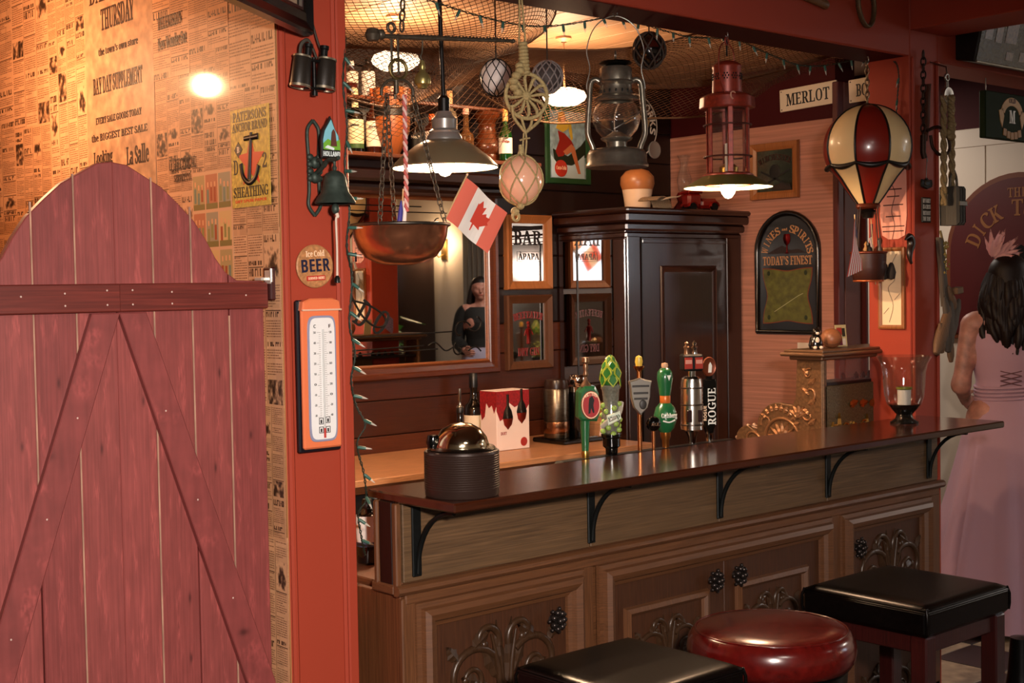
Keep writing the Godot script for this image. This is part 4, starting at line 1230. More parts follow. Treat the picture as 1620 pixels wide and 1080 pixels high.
# ---------------------------------------------------------------- bottles
func bottle(label: String, p: Vector3, r: float, h: float, glass: Color, cap: Color, lab: Color, opt := {}) -> Node3D:
	var t := thing("bottle", label, "bottle", p, Basis(), opt.get("group", "bottles on the bar shelves"))
	var nk: float = opt.get("neck", 0.30)
	var g := mat("glass_%s" % glass.to_html(false), glass, 0.06, 0.0, {"coat": 0.8, "coatr": 0.03} if glass.v < 0.35 else {"glass": 0.25})
	part("glass", at().lathe([W(0, 0.004), W(r * 0.7, 0), W(r * 0.97, 0.004), W(r, 0.012), W(r, h * (0.92 - nk - 0.08)), W(r * 0.9, h * (0.92 - nk)), W(r * 0.55, h * (0.96 - nk)), W(r * 0.38, h * (1.02 - nk)), W(r * 0.34, h * 0.93), W(r * 0.4, h * 0.94), W(r * 0.38, h * 0.965), W(0, h * 0.965)], 22), g, t)
	var ch: float = opt.get("caph", 0.14)
	part("cap", at(0, h * (1.0 - ch), 0).lathe([W(r * 0.42, 0), W(r * 0.43, h * 0.01), W(r * 0.41, h * (ch - 0.01)), W(r * 0.36, h * ch), W(0, h * ch)], 18), mat("cap_%s" % cap.to_html(false), cap, 0.4), t)
	if lab.a > 0.0:
		var l0: float = opt.get("l0", 0.14)
		var l1: float = opt.get("l1", 0.50)
		part("label", at().lathe([W(r * 1.012, h * l0), W(r * 1.015, h * (l0 + 0.003)), W(r * 1.015, h * (l1 - 0.003)), W(r * 1.012, h * l1)], 22, 0.0, TAU), mat("label_%s" % lab.to_html(false), lab, 0.6), t)
		if opt.has("text"):
			var n := V(-0.62, 0, 0.78)
			var tb := Basis(V(0.78, 0, 0.62), Vector3.UP, n)
			lettering(opt.text, mat("ink_black", Color(0.05, 0.05, 0.06), 0.5) if not opt.has("ink") else mat("ink_%s" % opt.ink.to_html(false), opt.ink, 0.5), t, Transform3D(tb, n * (r * 1.0) + V(0, h * (l1 * 0.75 + l0 * 0.25), 0)), r * 1.15, r * 0.32, opt.get("font", "Droid Serif"), true, 0.004)
		if opt.has("band"):
			part("lower_band", at().lathe([W(r * 1.014, h * (l0 - 0.07)), W(r * 1.016, h * (l0 - 0.067)), W(r * 1.016, h * (l0 - 0.005)), W(r * 1.014, h * l0)], 22), mat("label_%s" % opt.band.to_html(false), opt.band, 0.6), t)
		if opt.has("seal"):
			var n2 := V(-0.62, 0, 0.78)
			part("seal", tf(Basis(V(0.78, 0, 0.62), n2, V(0.62, 0, -0.78)) , n2 * r * 1.0 + V(0, h * (l1 - 0.01), 0)).lathe([W(0, 0), W(r * 0.45, 0), W(r * 0.45, 0.0035), W(0, 0.004)], 18), mat("seal_%s" % opt.seal.to_html(false), opt.seal, 0.5), t)
	return t

# ---------------------------------------------------------------- the back of the bar
func build_nook() -> void:
	var dkw := wood("back_bar", Color(0.20, 0.085, 0.05), "x", 0.32, 1.0, {"coat": 0.3})
	var brown := wood("shelf_edge", Color(0.52, 0.28, 0.16), "x", 0.45)
	# back counter
	var bc := thing("back_counter", "long pale butcher-block back counter with a dark front edge", "counter")
	part("top", at().box(V(2.89, 0.893, -4.043), V(2.28, 0.034, 0.585), 0.003), wood("butcher_block", Color(0.92, 0.66, 0.46), "x", 0.35, 1.3), bc)
	part("front_edge", at().box(V(2.89, 0.876, -3.757), V(2.28, 0.03, 0.014), 0.003), wood("edge_dark", Color(0.35, 0.20, 0.10), "x", 0.4), bc)
	part("cabinet_base", at().box(V(2.89, 0.43, -4.055), V(2.26, 0.86, 0.54), 0.003), mat("base_black", Color(0.06, 0.045, 0.04), 0.6), bc)
	# shelves and cornice above the mirror
	var sh := thing("back_bar_shelf", "dark back-bar shelf unit with two bottle shelves above the mirror", "shelf")
	part("cornice", at().box(V(2.78, 1.985, -4.23), V(1.88, 0.05, 0.22), 0.01), dkw, sh)
	part("cornice", at().box(V(2.78, 1.945, -4.25), V(1.84, 0.035, 0.17), 0.012), dkw, sh)
	part("frieze", at().box(V(2.78, 2.02, -4.26), V(1.8, 0.05, 0.15), 0.004), dkw, sh)
	part("lower_shelf", at().box(V(2.78, 2.052, -4.215), V(1.9, 0.016, 0.27), 0.003), brown, sh)
	part("upper_shelf", at().box(V(2.72, 2.27, -4.245), V(1.78, 0.014, 0.2), 0.003), brown, sh)
	for x: float in [1.95, 3.7]:
		part("upright", at().box(V(x, 2.22, -4.3), V(0.03, 0.5, 0.08), 0.003), dkw, sh)
	# turned column that carries the upper shelf
	var tc := thing("turned_column", "fat turned wooden column standing between the bottles on the back-bar shelf", "column", V(3.525, 2.06, -4.18))
	part("shaft", at().lathe([W(0, 0), W(0.05, 0), W(0.054, 0.01), W(0.05, 0.03), W(0.062, 0.045), W(0.066, 0.062), W(0.062, 0.072), W(0.056, 0.09), W(0.04, 0.115), W(0.034, 0.14), W(0.038, 0.148), W(0.034, 0.156), W(0.046, 0.17), W(0.06, 0.18), W(0.064, 0.195), W(0.05, 0.206), W(0, 0.207)], 32), wood("turned", Color(0.46, 0.22, 0.10), "y", 0.25, 1.0, {"coat": 0.6}), tc)
	# bottles
	var bx := func(px: float, z: float) -> float: return on_z(z, px, 240).x
	var y0 := 2.0605
	var y1 := 2.2775
	bottle("dark green whiskey bottle with a cream and green label, leftmost on the lower shelf", V(bx.call(563.0, -4.2), y0, -4.2), 0.031, 0.25, Color(0.06, 0.05, 0.03), Color(0.93, 0.85, 0.66), Color(0.93, 0.88, 0.70), {"l0": 0.16, "l1": 0.52, "band": Color(0.24, 0.36, 0.18), "text": "JAMESON", "caph": 0.3})
	bottle("brown bottle with a white label and orange cap on the lower shelf beside the whiskey", V(bx.call(592.0, -4.17), y0, -4.17), 0.029, 0.25, Color(0.20, 0.07, 0.03), Color(0.85, 0.42, 0.22), Color(0.93, 0.88, 0.78), {"l0": 0.12, "l1": 0.5, "text": "SOUTH", "caph": 0.22})
	bottle("dark bottle with a white and red neck at the left end of the upper shelf", V(bx.call(559.0, -4.24), y1, -4.24), 0.024, 0.14, Color(0.25, 0.05, 0.04), Color(0.9, 0.88, 0.84), Color(0.88, 0.82, 0.74), {"l0": 0.4, "l1": 0.7, "neck": 0.2})
	bottle("black square-shouldered bottle with a tall white label on the upper shelf", V(bx.call(585.0, -4.24), y1, -4.24), 0.026, 0.16, Color(0.03, 0.03, 0.03), Color(0.05, 0.05, 0.05), Color(0.93, 0.90, 0.86), {"l0": 0.06, "l1": 0.66, "neck": 0.16})
	bottle("black bottle with an oval white emblem behind the balance chain", V(bx.call(658.0, -4.17), y0, -4.17), 0.03, 0.16, Color(0.03, 0.025, 0.02), Color(0.03, 0.03, 0.03), Color(0.06, 0.055, 0.05), {"l0": 0.1, "l1": 0.6, "text": "No.7", "ink": Color(0.9, 0.88, 0.82), "neck": 0.22})
	bottle("amber bottle with a white label half behind the pendant lamp socket", V(bx.call(684.0, -4.15), y0, -4.15), 0.028, 0.17, Color(0.45, 0.16, 0.04), Color(0.8, 0.35, 0.12), Color(0.9, 0.84, 0.8), {"l0": 0.1, "l1": 0.6, "neck": 0.2})
	bottle("tall pale bottle with a broad wooden stopper right of the pendant cord", V(bx.call(713.0, -4.17), y0, -4.17), 0.028, 0.27, Color(0.78, 0.70, 0.58), Color(0.82, 0.62, 0.42), Color(0.72, 0.64, 0.54), {"l0": 0.2, "l1": 0.62, "neck": 0.24, "caph": 0.2})
	bottle("clear slender bottle with a round pink stopper beside the turned column", V(bx.call(738.0, -4.15), y0, -4.15), 0.031, 0.205, Color(0.62, 0.42, 0.24), Color(0.86, 0.62, 0.54), Color(0, 0, 0, 0), {"neck": 0.42, "caph": 0.12})
	bottle("green bottle with a white label and red seal right of the turned column", V(bx.call(800.0, -4.1), y0, -4.1), 0.027, 0.21, Color(0.05, 0.22, 0.06), Color(0.84, 0.60, 0.34), Color(0.92, 0.90, 0.85), {"l0": 0.14, "l1": 0.44, "text": "Pils", "ink": Color(0.55, 0.1, 0.08), "seal": Color(0.82, 0.22, 0.18), "neck": 0.36, "caph": 0.24})
	# bar glasses on the upper shelf
	var clear := mat("clear_glass", Color(0.6, 0.6, 0.6), 0.02, 0.0, {"alpha": 0.05})
	var gi := 0
	for q: Array in [[640.0, 0.026, 0.07, "short tumbler left of the brass poise on the upper shelf"], [655.0, 0.025, 0.085, "tall tumbler just left of the brass poise on the upper shelf"], [671.0, 0.027, 0.09, "tumbler behind the brass poise on the upper shelf"]]:
		var g := thing("tumbler", q[3], "glass", V(bx.call(q[0], -4.22), y1, -4.22), Basis(), "glasses on the upper back-bar shelf")
		part("glass", at().lathe([W(0, 0), W(q[1] * 0.75, 0), W(q[1], q[2]), W(q[1] - 0.0015, q[2]), W(q[1] * 0.72, 0.006), W(0, 0.006)], 20), clear, g)
		gi += 1
	var wg := thing("wine_glass", "stemmed wine glass on the upper shelf right of the pendant cord", "glass", V(bx.call(726.0, -4.22), y1, -4.22), Basis(), "glasses on the upper back-bar shelf")
	part("glass", at().lathe([W(0, 0), W(0.028, 0), W(0.028, 0.002), W(0.006, 0.006), W(0.0035, 0.02), W(0.004, 0.055), W(0.02, 0.068), W(0.031, 0.09), W(0.032, 0.11), W(0.028, 0.135), W(0.027, 0.135), W(0.0305, 0.11), W(0.029, 0.09), W(0.018, 0.07), W(0, 0.06)], 22), clear, wg)
	# carved wooden vessel behind the balance chains
	var cv := thing("wooden_vessel", "tapered orange-brown wooden vessel with a black band behind the balance chains", "vessel", V(bx.call(622.0, -4.12), y0, -4.12))
	var ob := wood("vessel_wood", Color(0.80, 0.44, 0.22), "y", 0.4, 1.0)
	part("body", at().lathe([W(0, 0), W(0.022, 0), W(0.026, 0.004), W(0.045, 0.04), W(0.062, 0.08), W(0.067, 0.115), W(0.066, 0.14)], 28), ob, cv)
	part("band", at().lathe([W(0.066, 0.139), W(0.069, 0.141), W(0.069, 0.176), W(0.066, 0.178)], 28), mat("band_black", Color(0.03, 0.03, 0.03), 0.5), cv)
	part("upper_body", at().lathe([W(0.066, 0.177), W(0.069, 0.20), W(0.073, 0.245), W(0.066, 0.246), W(0.06, 0.2), W(0, 0.19)], 28), ob, cv)
	part("carved_lip", tf(Basis(Vector3.UP, -0.67), V(-0.045, 0.205, 0.052)).tube(smooth([V(-0.04, -0.012, 0), V(-0.02, 0.008, 0.006), V(0.0, 0.012, 0.008), V(0.02, 0.008, 0.006), V(0.04, -0.012, 0)], 5), 0.006, 8), wood("vessel_dark", Color(0.4, 0.2, 0.1), "x", 0.4), cv)
	# ---- the big mirror
	var mir := mat("mirror", Color(0.93, 0.92, 0.9), 0.015, 1.0)
	var bm := thing("wall_mirror", "large wall mirror with dark wood frame, rope edge and black scroll lettering", "mirror", V(3.0, 1.585, -4.335))
	var w := 1.27
	var h := 0.665
	part("glass", at().box(V(0, 0, -0.002), V(w, h, 0.006)), mir, bm)
	part("rope_edge", at().frame(w - 0.004, h - 0.004, [W(-0.004, 0.0), W(-0.003, 0.008), W(0.003, 0.012), W(0.008, 0.009)]), wood("rope_gilt", Color(0.62, 0.36, 0.20), "x", 0.35), bm)
	part("frame", at().frame(w, h, [W(0.005, 0.006), W(0.012, 0.012), W(0.03, 0.014), W(0.036, 0.024), W(0.05, 0.024), W(0.056, 0.014), W(0.058, -0.012)]), wood("mirror_frame", Color(0.42, 0.20, 0.11), "x", 0.3, 1.0, {"coat": 0.4}), bm)
	var ik := mat("mirror_ink", Color(0.02, 0.02, 0.02), 0.4)
	for i in 7:
		var a := -0.62 + i * 0.14
		var tt := Transform3D(Basis(V(0, 0, 1), -0.30 - i * 0.06), V(-0.42 + i * 0.085, -0.02 - pow(i / 6.0, 1.6) * 0.14, 0.0015))
		lettering("BOCARDO"[i], ik, bm, tt, 0.055, 0.105, SERIF, true, 0.001, "letter")
	var ln := at(0, 0, 0.0022)
	ln.T.basis = Basis.from_scale(V(1, 1, 0.2))
	ln.tube(smooth([V(-0.05, -0.05, 0), V(0.0, -0.13, 0), V(0.06, -0.175, 0), V(0.11, -0.17, 0), V(0.10, -0.13, 0), V(0.03, -0.09, 0), V(-0.05, -0.07, 0)], 6), 0.004, 5)
	for q: Array in [[-0.22, 0.5], [-0.272, 0.35], [-0.288, 0.42]]:
		ln.tube([V(-0.6, q[0] - 0.004, 0), V(q[1] - 0.05, q[0] + 0.012, 0)], 0.0028, 5)
	for q: Array in [[0.277, 0.5], [0.30, 0.3]]:
		ln.tube([V(-0.6, q[0], 0), V(q[1], q[0], 0)], 0.0022, 5)
	ln.tube(spiral(W(0.49, -0.21), 0.06, 0.012, 0.4, 5.2), 0.0035, 5)
	ln.tube(spiral(W(0.48, -0.285), 0.035, 0.008, 2.0, 8.0), 0.0035, 5)
	ln.tube(spiral(W(0.575, -0.17), 0.05, 0.02, -2.6, 1.2), 0.0035, 5)
	ln.tube(smooth([V(0.32, -0.262, 0), V(0.36, -0.25, 0), V(0.41, -0.285, 0), V(0.455, -0.27, 0)], 6), 0.003, 5)
	ln.tube(smooth([V(0.53, -0.29, 0), V(0.57, -0.275, 0), V(0.60, -0.295, 0)], 6), 0.003, 5)
	ln.tube(spiral(W(0.38, 0.235), 0.022, 0.006, 1.2, 6.5), 0.002, 5)
	var scroll := part("scroll_print", ln, ik, bm)
	scroll.set_meta("kind", "stuff")
	# ---- two small framed mirrors beside it
	var pine := wood("pine_frame", Color(0.76, 0.47, 0.25), "y", 0.4)
	var pine_d := wood("pine_dark", Color(0.42, 0.25, 0.14), "y", 0.4)
	for i in 2:
		var c := on_z(-4.33, 836, 399) if i == 0 else on_z(-4.33, 837, 525)
		var f := thing("framed_mirror", "small pine-framed bar mirror lettered BAR in bright reflection" if i == 0 else "small darker-framed bar mirror with red lettering and a red figure, hung below the other", "mirror", V(c.x, c.y, -4.335), Basis(), "small framed mirrors beside the big one")
		part("frame", at().frame(0.195, 0.255, [W(-0.004, 0.0), W(-0.003, 0.008), W(0.008, 0.012), W(0.028, 0.022), W(0.033, 0.014), W(0.033, -0.012)]), pine if i == 0 else pine_d, f)
		part("glass", at(0, 0, -0.001).box(Vector3.ZERO, V(0.196, 0.256, 0.004)), mir, f)
		var k2 := mat("bar_ink", Color(0.06, 0.03, 0.025), 0.4)
		var rd := mat("bar_red", Color(0.45, 0.06, 0.05), 0.4)
		if i == 0:
			lettering("BAR", k2, f, Transform3D(Basis(), V(0, 0.062, 0.0012)), 0.16, 0.062, SERIF, true, 0.001)
			lettering("APAPA", k2, f, Transform3D(Basis(), V(0.005, -0.018, 0.0012)), 0.12, 0.028, SERIF, true, 0.001)
			part("grave_accent", tf(Basis(V(0, 0, 1), -0.6), V(-0.043, 0.001, 0.0017)).box(Vector3.ZERO, V(0.01, 0.003, 0.001)), k2, f)
			var bx2 := at(0.005, -0.018, 0.0012)
			bx2.frame(0.132, 0.04, [W(0, 0), W(0, 0.001), W(0.0018, 0.001), W(0.0018, 0)])
			part("lettering_border", bx2, k2, f)
			part("upper_print", at(0, 0.107, 0.0015).box(Vector3.ZERO, V(0.17, 0.012, 0.001)), k2, f)
		else:
			arc_text("BEEFEATER", rd, f, V(0, -0.22, 0.0012), 0.295, -0.26, 0.26, 0.03, 0.62)
			lettering("DRY GIN", rd, f, Transform3D(Basis(), V(0, -0.085, 0.0012)), 0.125, 0.034, SERIF, true, 0.001)
			var mn := at(0, 0.0, 0.002)
			mn.T.basis = Basis.from_scale(V(1, 1, 0.12))
			mn.lathe([W(0.0, -0.055), W(0.012, -0.05), W(0.01, -0.02), W(0.016, 0.0), W(0.018, 0.012), W(0.006, 0.018), W(0.009, 0.026), W(0.007, 0.034), W(0.012, 0.036), W(0.008, 0.046), W(0, 0.048)], 14)
			mn.tube([V(-0.016, 0.006, 0), V(-0.024, -0.015, 0)], 0.004, 6)
			mn.tube([V(0.016, 0.006, 0), V(0.026, -0.012, 0)], 0.004, 6)
			part("figure", mn, rd, f)
	# ---- pin-up poster
	var pc := on_z(-4.33, 901, 229)
	var ps := thing("framed_poster", "green-framed advertising poster of a seated woman in a red dress above the cabinet", "poster", V(pc.x, pc.y, -4.345))
	part("frame", at().frame(0.225, 0.30, [W(-0.003, 0.0), W(-0.002, 0.008), W(0.02, 0.012), W(0.024, 0.004), W(0.024, -0.004)]), mat("poster_green", Color(0.13, 0.28, 0.15), 0.4), ps)
	part("print", at(0, 0, 0.0).box(Vector3.ZERO, V(0.225, 0.30, 0.006)), mat("poster_sky", Color(0.66, 0.78, 0.82), 0.5, 0.0, {"tex": blotch, "uv": V(1, 1, 1)}), ps)
	var fl := func(called: String, pts: Array, z: float, c: Color) -> void:
		part(called, at(0, 0, z).extr(pts, 0.0016), mat("print_%s" % c.to_html(false), c, 0.5), ps)
	fl.call("foliage", [W(-0.09, -0.02), W(0.0, -0.05), W(0.08, 0.0), W(0.11, 0.03), W(0.11, -0.05), W(0.02, -0.09), W(-0.08, -0.08)], 0.0034, Color(0.10, 0.14, 0.07))
	fl.call("snow", [W(-0.1, -0.145), W(0.1, -0.145), W(0.1, -0.04), W(0.03, -0.09), W(-0.06, -0.09), W(-0.1, -0.05)], 0.0040, Color(0.72, 0.82, 0.86))
	fl.call("dress", [W(-0.075, -0.03), W(-0.05, 0.02), W(-0.06, 0.06), W(-0.02, 0.05), W(0.02, 0.02), W(0.035, 0.0), W(0.0, -0.02), W(-0.03, -0.05), W(-0.06, -0.055)], 0.0048, Color(0.55, 0.12, 0.07))
	fl.call("legs", [W(-0.03, -0.03), W(0.02, 0.005), W(0.04, -0.01), W(0.075, -0.125), W(0.06, -0.125), W(0.02, -0.03), W(-0.01, -0.045)], 0.0056, Color(0.72, 0.42, 0.26))
	fl.call("arm", [W(0.0, 0.10), W(0.018, 0.105), W(0.03, 0.03), W(0.02, 0.02), W(0.01, 0.05)], 0.0056, Color(0.74, 0.62, 0.20))
	fl.call("blouse", [W(-0.07, 0.07), W(-0.03, 0.055), W(0.0, 0.07), W(0.005, 0.11), W(-0.03, 0.10), W(-0.06, 0.095)], 0.0054, Color(0.78, 0.66, 0.24))
	fl.call("face", [W(-0.045, 0.10), W(-0.02, 0.095), W(-0.012, 0.115), W(-0.02, 0.135), W(-0.04, 0.13)], 0.0060, Color(0.82, 0.58, 0.42))
	fl.call("hair", [W(-0.062, 0.10), W(-0.046, 0.097), W(-0.04, 0.122), W(-0.02, 0.13), W(-0.022, 0.144), W(-0.055, 0.142)], 0.0064, Color(0.72, 0.52, 0.18))
	part("red_disc", tf(Basis(Vector3.RIGHT, PI / 2), V(-0.045, -0.105, 0.004)).lathe([W(0, 0), W(0.037, 0), W(0.037, 0.0036), W(0, 0.0036)], 30), mat("print_disc", Color(0.72, 0.20, 0.13), 0.4), ps)
	lettering("Coca-Cola", mat("pale_ink", Color(0.95, 0.82, 0.68), 0.5), ps, Transform3D(Basis(), V(-0.045, -0.102, 0.0078)), 0.06, 0.018, SERIF, true, 0.0006)
	# ---- round WORKS sign
	var wc := on_z(-4.33, 1006, 198)
	var ws := thing("round_sign", "round black sign lettered WORKS behind the storm lantern", "sign", V(wc.x, wc.y, -4.337), Basis.from_scale(V(0.89, 0.89, 1)))
	var dn := Basis(Vector3.RIGHT, PI / 2)
	var wh := mat("sign_white", Color(0.80, 0.78, 0.74), 0.5)
	part("disc", tf(dn).lathe([W(0, -0.006), W(0.168, -0.006), W(0.168, 0.004), W(0.164, 0.006), W(0, 0.006)], 48), mat("sign_black", Color(0.025, 0.022, 0.022), 0.4), ws)
	part("white_ring", tf(dn, V(0, 0, 0.006)).lathe([W(0.156, 0), W(0.163, 0), W(0.163, 0.0014), W(0.156, 0.0014)], 48), wh, ws)
	arc_text("WORKS", wh, ws, V(0, 0, 0.006), 0.13, 0.42, 1.75, 0.042, 0.85, "Droid Sans")
	part("emblem", at(0, 0, 0.008).extr([W(-0.09, 0.02), W(0.02, 0.06), W(0.105, 0.03), W(0.06, -0.085), W(0.04, -0.09), W(0.078, 0.018), W(0.02, 0.04), W(-0.08, 0.0)], 0.003, 0.0008), mat("sign_tan", Color(0.66, 0.56, 0.42), 0.5), ws)
	part("medal", tf(dn, V(0.138, -0.12, 0.008)).lathe([W(0, -0.004), W(0.046, -0.004), W(0.046, 0.002), W(0.042, 0.004), W(0.038, 0.002), W(0, 0.002)], 30), mat("medal_grey", Color(0.60, 0.60, 0.58), 0.4, 0.5), ws)
	# ---- corner cabinet
	var cb := thing("corner_cabinet", "tall dark mahogany cabinet with a moulded cornice in the corner of the bar", "cabinet", V(0, 0, 0))
	var mh := wood("mahogany", Color(0.21, 0.095, 0.065), "y", 0.28, 0.8, {"coat": 0.5, "coatr": 0.12})
	var mhx := wood("mahogany", mh.albedo_color, "x", 0.28, 0.8, {"coat": 0.5, "coatr": 0.12})
	part("carcass", at().box(V(4.428, 0.9, -4.133), V(0.744, 1.8, 0.41), 0.003), mh, cb)
	var co := at()
	for q: Array in [[1.765, 0.03, 0.006], [1.80, 0.034, 0.022], [1.838, 0.04, 0.046], [1.868, 0.022, 0.058]]:
		co.box(V(4.428 , q[0], -4.13 + q[2] * 0.5), V(0.744 + q[2] * 1.6, q[1], 0.41 + q[2]), 0.008)
	part("cornice", co, mhx, cb).set_meta("kind", "stuff")
	part("side_glass", at().box(V(4.0535, 1.36, -4.14), V(0.005, 0.78, 0.33), 0.001), mat("dark_mirror", Color(0.66, 0.62, 0.6), 0.035, 1.0), cb, "glossy glazed side panel")
	part("side_bar", at().box(V(4.05, 1.36, -4.215), V(0.006, 0.78, 0.008), 0.001), mat("side_black", Color(0.03, 0.02, 0.02), 0.4), cb)
	part("side_stile", at().box(V(4.051, 0.95, -3.958), V(0.012, 1.6, 0.07), 0.003), mh, cb)
	for q: Array in [[4.095, 0.078], [4.745, 0.1]]:
		part("stile", at().box(V(q[0], 0.9, -3.922), V(q[1], 1.72, 0.012), 0.003), mh, cb)
	var dr := part("door", at().box(V(4.414, 0.98, -3.92), V(0.546, 1.55, 0.012), 0.002), mh, cb)
	part("panel", at(4.433, 0.94, -3.9125).frame(0.332, 1.36, [W(-0.012, -0.002), W(-0.006, 0.003), W(0.004, 0.009), W(0.012, 0.006), W(0.016, 0.0)]), mh, dr)
	part("rail_moulding", at().box(V(4.414, 1.74, -3.912), V(0.546, 0.016, 0.006), 0.002), mhx, dr)
	part("door_edge", at().box(V(4.137, 0.98, -3.912), V(0.004, 1.55, 0.004)), mat("side_black", Color.WHITE), dr)
	# ---- things on the cabinet
	var cy := 1.8795
	var jg := thing("stoneware_jug", "round tan jug with a cream lower half on the cabinet behind the lantern", "jug", V(4.23, cy, -4.02))
	part("upper_body", at().lathe([W(0.066, 0.085), W(0.074, 0.11), W(0.072, 0.14), W(0.05, 0.165), W(0.02, 0.175), W(0, 0.175)], 28), mat("jug_tan", Color(0.66, 0.42, 0.24), 0.35), jg)
	part("lower_body", at().lathe([W(0, 0), W(0.05, 0), W(0.055, 0.01), W(0.06, 0.05), W(0.066, 0.086)], 28), mat("jug_cream", Color(0.86, 0.74, 0.62), 0.35), jg)
	var bk := thing("birch_bark", "curled piece of pale birch bark lying in front of the jug on the cabinet", "bark", V(4.20, cy, -3.895))
	var curl := MB.new()
	var cpts := []
	for k in 13:
		var a := -0.9 + k * 0.2
		cpts.append(W(sin(a) * 0.075, cos(a) * 0.05))
	for k in 13:
		var a := -0.9 + (12 - k) * 0.2
		cpts.append(W(sin(a) * 0.071, cos(a) * 0.046))
	curl.T = Transform3D(Basis(Vector3.UP, 0.25), V(0, -0.002, 0))
	curl.extr(cpts, 0.09)
	part("sheet", curl, mat("bark", Color(0.82, 0.70, 0.56), 0.7, 0.0, {"tex": speck, "tri": V(4, 9, 4)}), bk)
	var cu2 := at(0.06, 0.03, 0.01)
	cu2.tube(smooth([V(-0.06, 0.0, 0.03), V(-0.01, 0.012, 0.03), V(0.05, 0.018, 0.02), V(0.085, 0.026, 0.01)], 6), [0.004, 0.006, 0.008, 0.01, 0.011, 0.012, 0.012, 0.012, 0.012, 0.011, 0.011, 0.01, 0.009, 0.008, 0.007, 0.006, 0.005, 0.004, 0.003], 8, false, 0.35)
	part("peeling_strip", cu2, mat("bark_pale", Color(0.86, 0.80, 0.70), 0.6), bk)
	var ol := thing("oil_lamp", "small oil lamp with a clear pinched chimney and red base on the cabinet", "oil lamp", V(on_z(-4.1, 1083, 318).x, cy, -4.1))
	part("base", at().lathe([W(0, 0), W(0.055, 0), W(0.058, 0.012), W(0.045, 0.03), W(0.03, 0.05), W(0.038, 0.075), W(0.03, 0.092), W(0, 0.094)], 24), mat("lamp_red", Color(0.42, 0.09, 0.08), 0.25, 0.0, {"coat": 0.6}), ol)
	part("chimney", at(0, 0.095, 0).lathe([W(0.024, 0), W(0.032, 0.03), W(0.034, 0.055), W(0.026, 0.085), W(0.018, 0.11), W(0.017, 0.13), W(0.031, 0.165), W(0.029, 0.165), W(0.0155, 0.13), W(0.0165, 0.11), W(0.0245, 0.085), W(0.0325, 0.055), W(0.03, 0.03), W(0.022, 0)], 24), mat("clear_glass", Color.WHITE), ol)
	var tr := thing("toy_truck", "little red toy truck with round fenders on the cabinet top", "toy truck", V(on_z(-3.99, 1105, 320).x, cy, -3.98), Basis(Vector3.UP, -0.25))
	var tred := mat("toy_red", Color(0.52, 0.10, 0.07), 0.25, 0.0, {"coat": 0.6})
	part("cab", at(-0.045, 0.048, 0).box(Vector3.ZERO, V(0.075, 0.06, 0.065), 0.012), tred, tr)
	part("hood", at(0.035, 0.034, 0).box(Vector3.ZERO, V(0.1, 0.045, 0.055), 0.014), tred, tr)
	part("roof", at(-0.045, 0.084, 0).box(Vector3.ZERO, V(0.08, 0.014, 0.07), 0.005), tred, tr)
	for q: Vector2 in [W(-0.06, -0.03), W(-0.06, 0.03), W(0.055, -0.03), W(0.055, 0.03)]:
		part("wheel", tf(Basis(Vector3.RIGHT, PI / 2), V(q.x, 0.018, q.y)).lathe([W(0, -0.007), W(0.017, -0.007), W(0.018, 0), W(0.017, 0.007), W(0, 0.007)], 16), black_metal(), tr)
		part("fender", tf(Basis(Vector3.RIGHT, PI / 2), V(q.x, 0.02, q.y)).lathe([W(0.020, -0.009), W(0.024, -0.008), W(0.024, 0.008), W(0.020, 0.009)], 12, PI / 2, PI * 1.5), tred, tr)
	# ---- on the back counter
	var ct := 0.911
	bottle("dark wine bottle with a white label on the back counter behind the brass-domed pot", V(3.495, ct, -4.26), 0.041, 0.295, Color(0.03, 0.025, 0.02), Color(0.03, 0.03, 0.035), Color(0.90, 0.84, 0.72), {"l0": 0.1, "l1": 0.42, "neck": 0.36, "caph": 0.2, "group": "bottles on the back counter"})
	var pb := bottle("dark bottle with a chrome pourer rising behind the brass-domed pot", V(3.10, ct, -3.86), 0.034, 0.205, Color(0.05, 0.02, 0.02), Color(0.05, 0.05, 0.05), Color(0, 0, 0, 0), {"neck": 0.36, "caph": 0.1, "group": "bottles on the back counter"})
	part("pourer", at(0, 0.198, 0).lathe([W(0.012, 0), W(0.014, 0.008), W(0.006, 0.016), W(0.005, 0.03), W(0.0065, 0.032), W(0.006, 0.075), W(0, 0.076)], 14), mat("steel", Color(0.6, 0.6, 0.58), 0.3, 1.0), pb)
	# wine carton with bottle artwork
	var bxp := V(3.49, ct + 0.118, -4.06)
	var wb := thing("wine_carton", "red and white wine carton printed with bottles and glasses on the back counter", "carton", bxp)
	part("box", at().box(Vector3.ZERO, V(0.172, 0.236, 0.10), 0.002), mat("carton_white", Color(0.90, 0.82, 0.78), 0.5), wb)
	for f in 2:
		var fb := Transform3D(Basis(), V(0, 0, 0.0502)) if f == 0 else Transform3D(Basis(Vector3.UP, -PI / 2), V(-0.0862, 0, 0))
		var fw := 0.172 if f == 0 else 0.10
		var pts := [W(-fw / 2, 0.117), W(fw / 2, 0.117), W(fw / 2, 0.06), W(fw * 0.36, 0.03), W(fw * 0.22, 0.062), W(fw * 0.05, 0.05), W(-fw * 0.12, 0.07), W(-fw * 0.22, 0.015), W(-fw * 0.4, 0.0), W(-fw / 2, 0.04)]
		var m := MB.new()
		m.T = fb
		m.extr(pts, 0.001)
		part("red_print", m, mat("carton_red", Color(0.66, 0.10, 0.12), 0.5, 0.0, {"tex": blotch, "tri": V(12, 12, 12)}), wb)
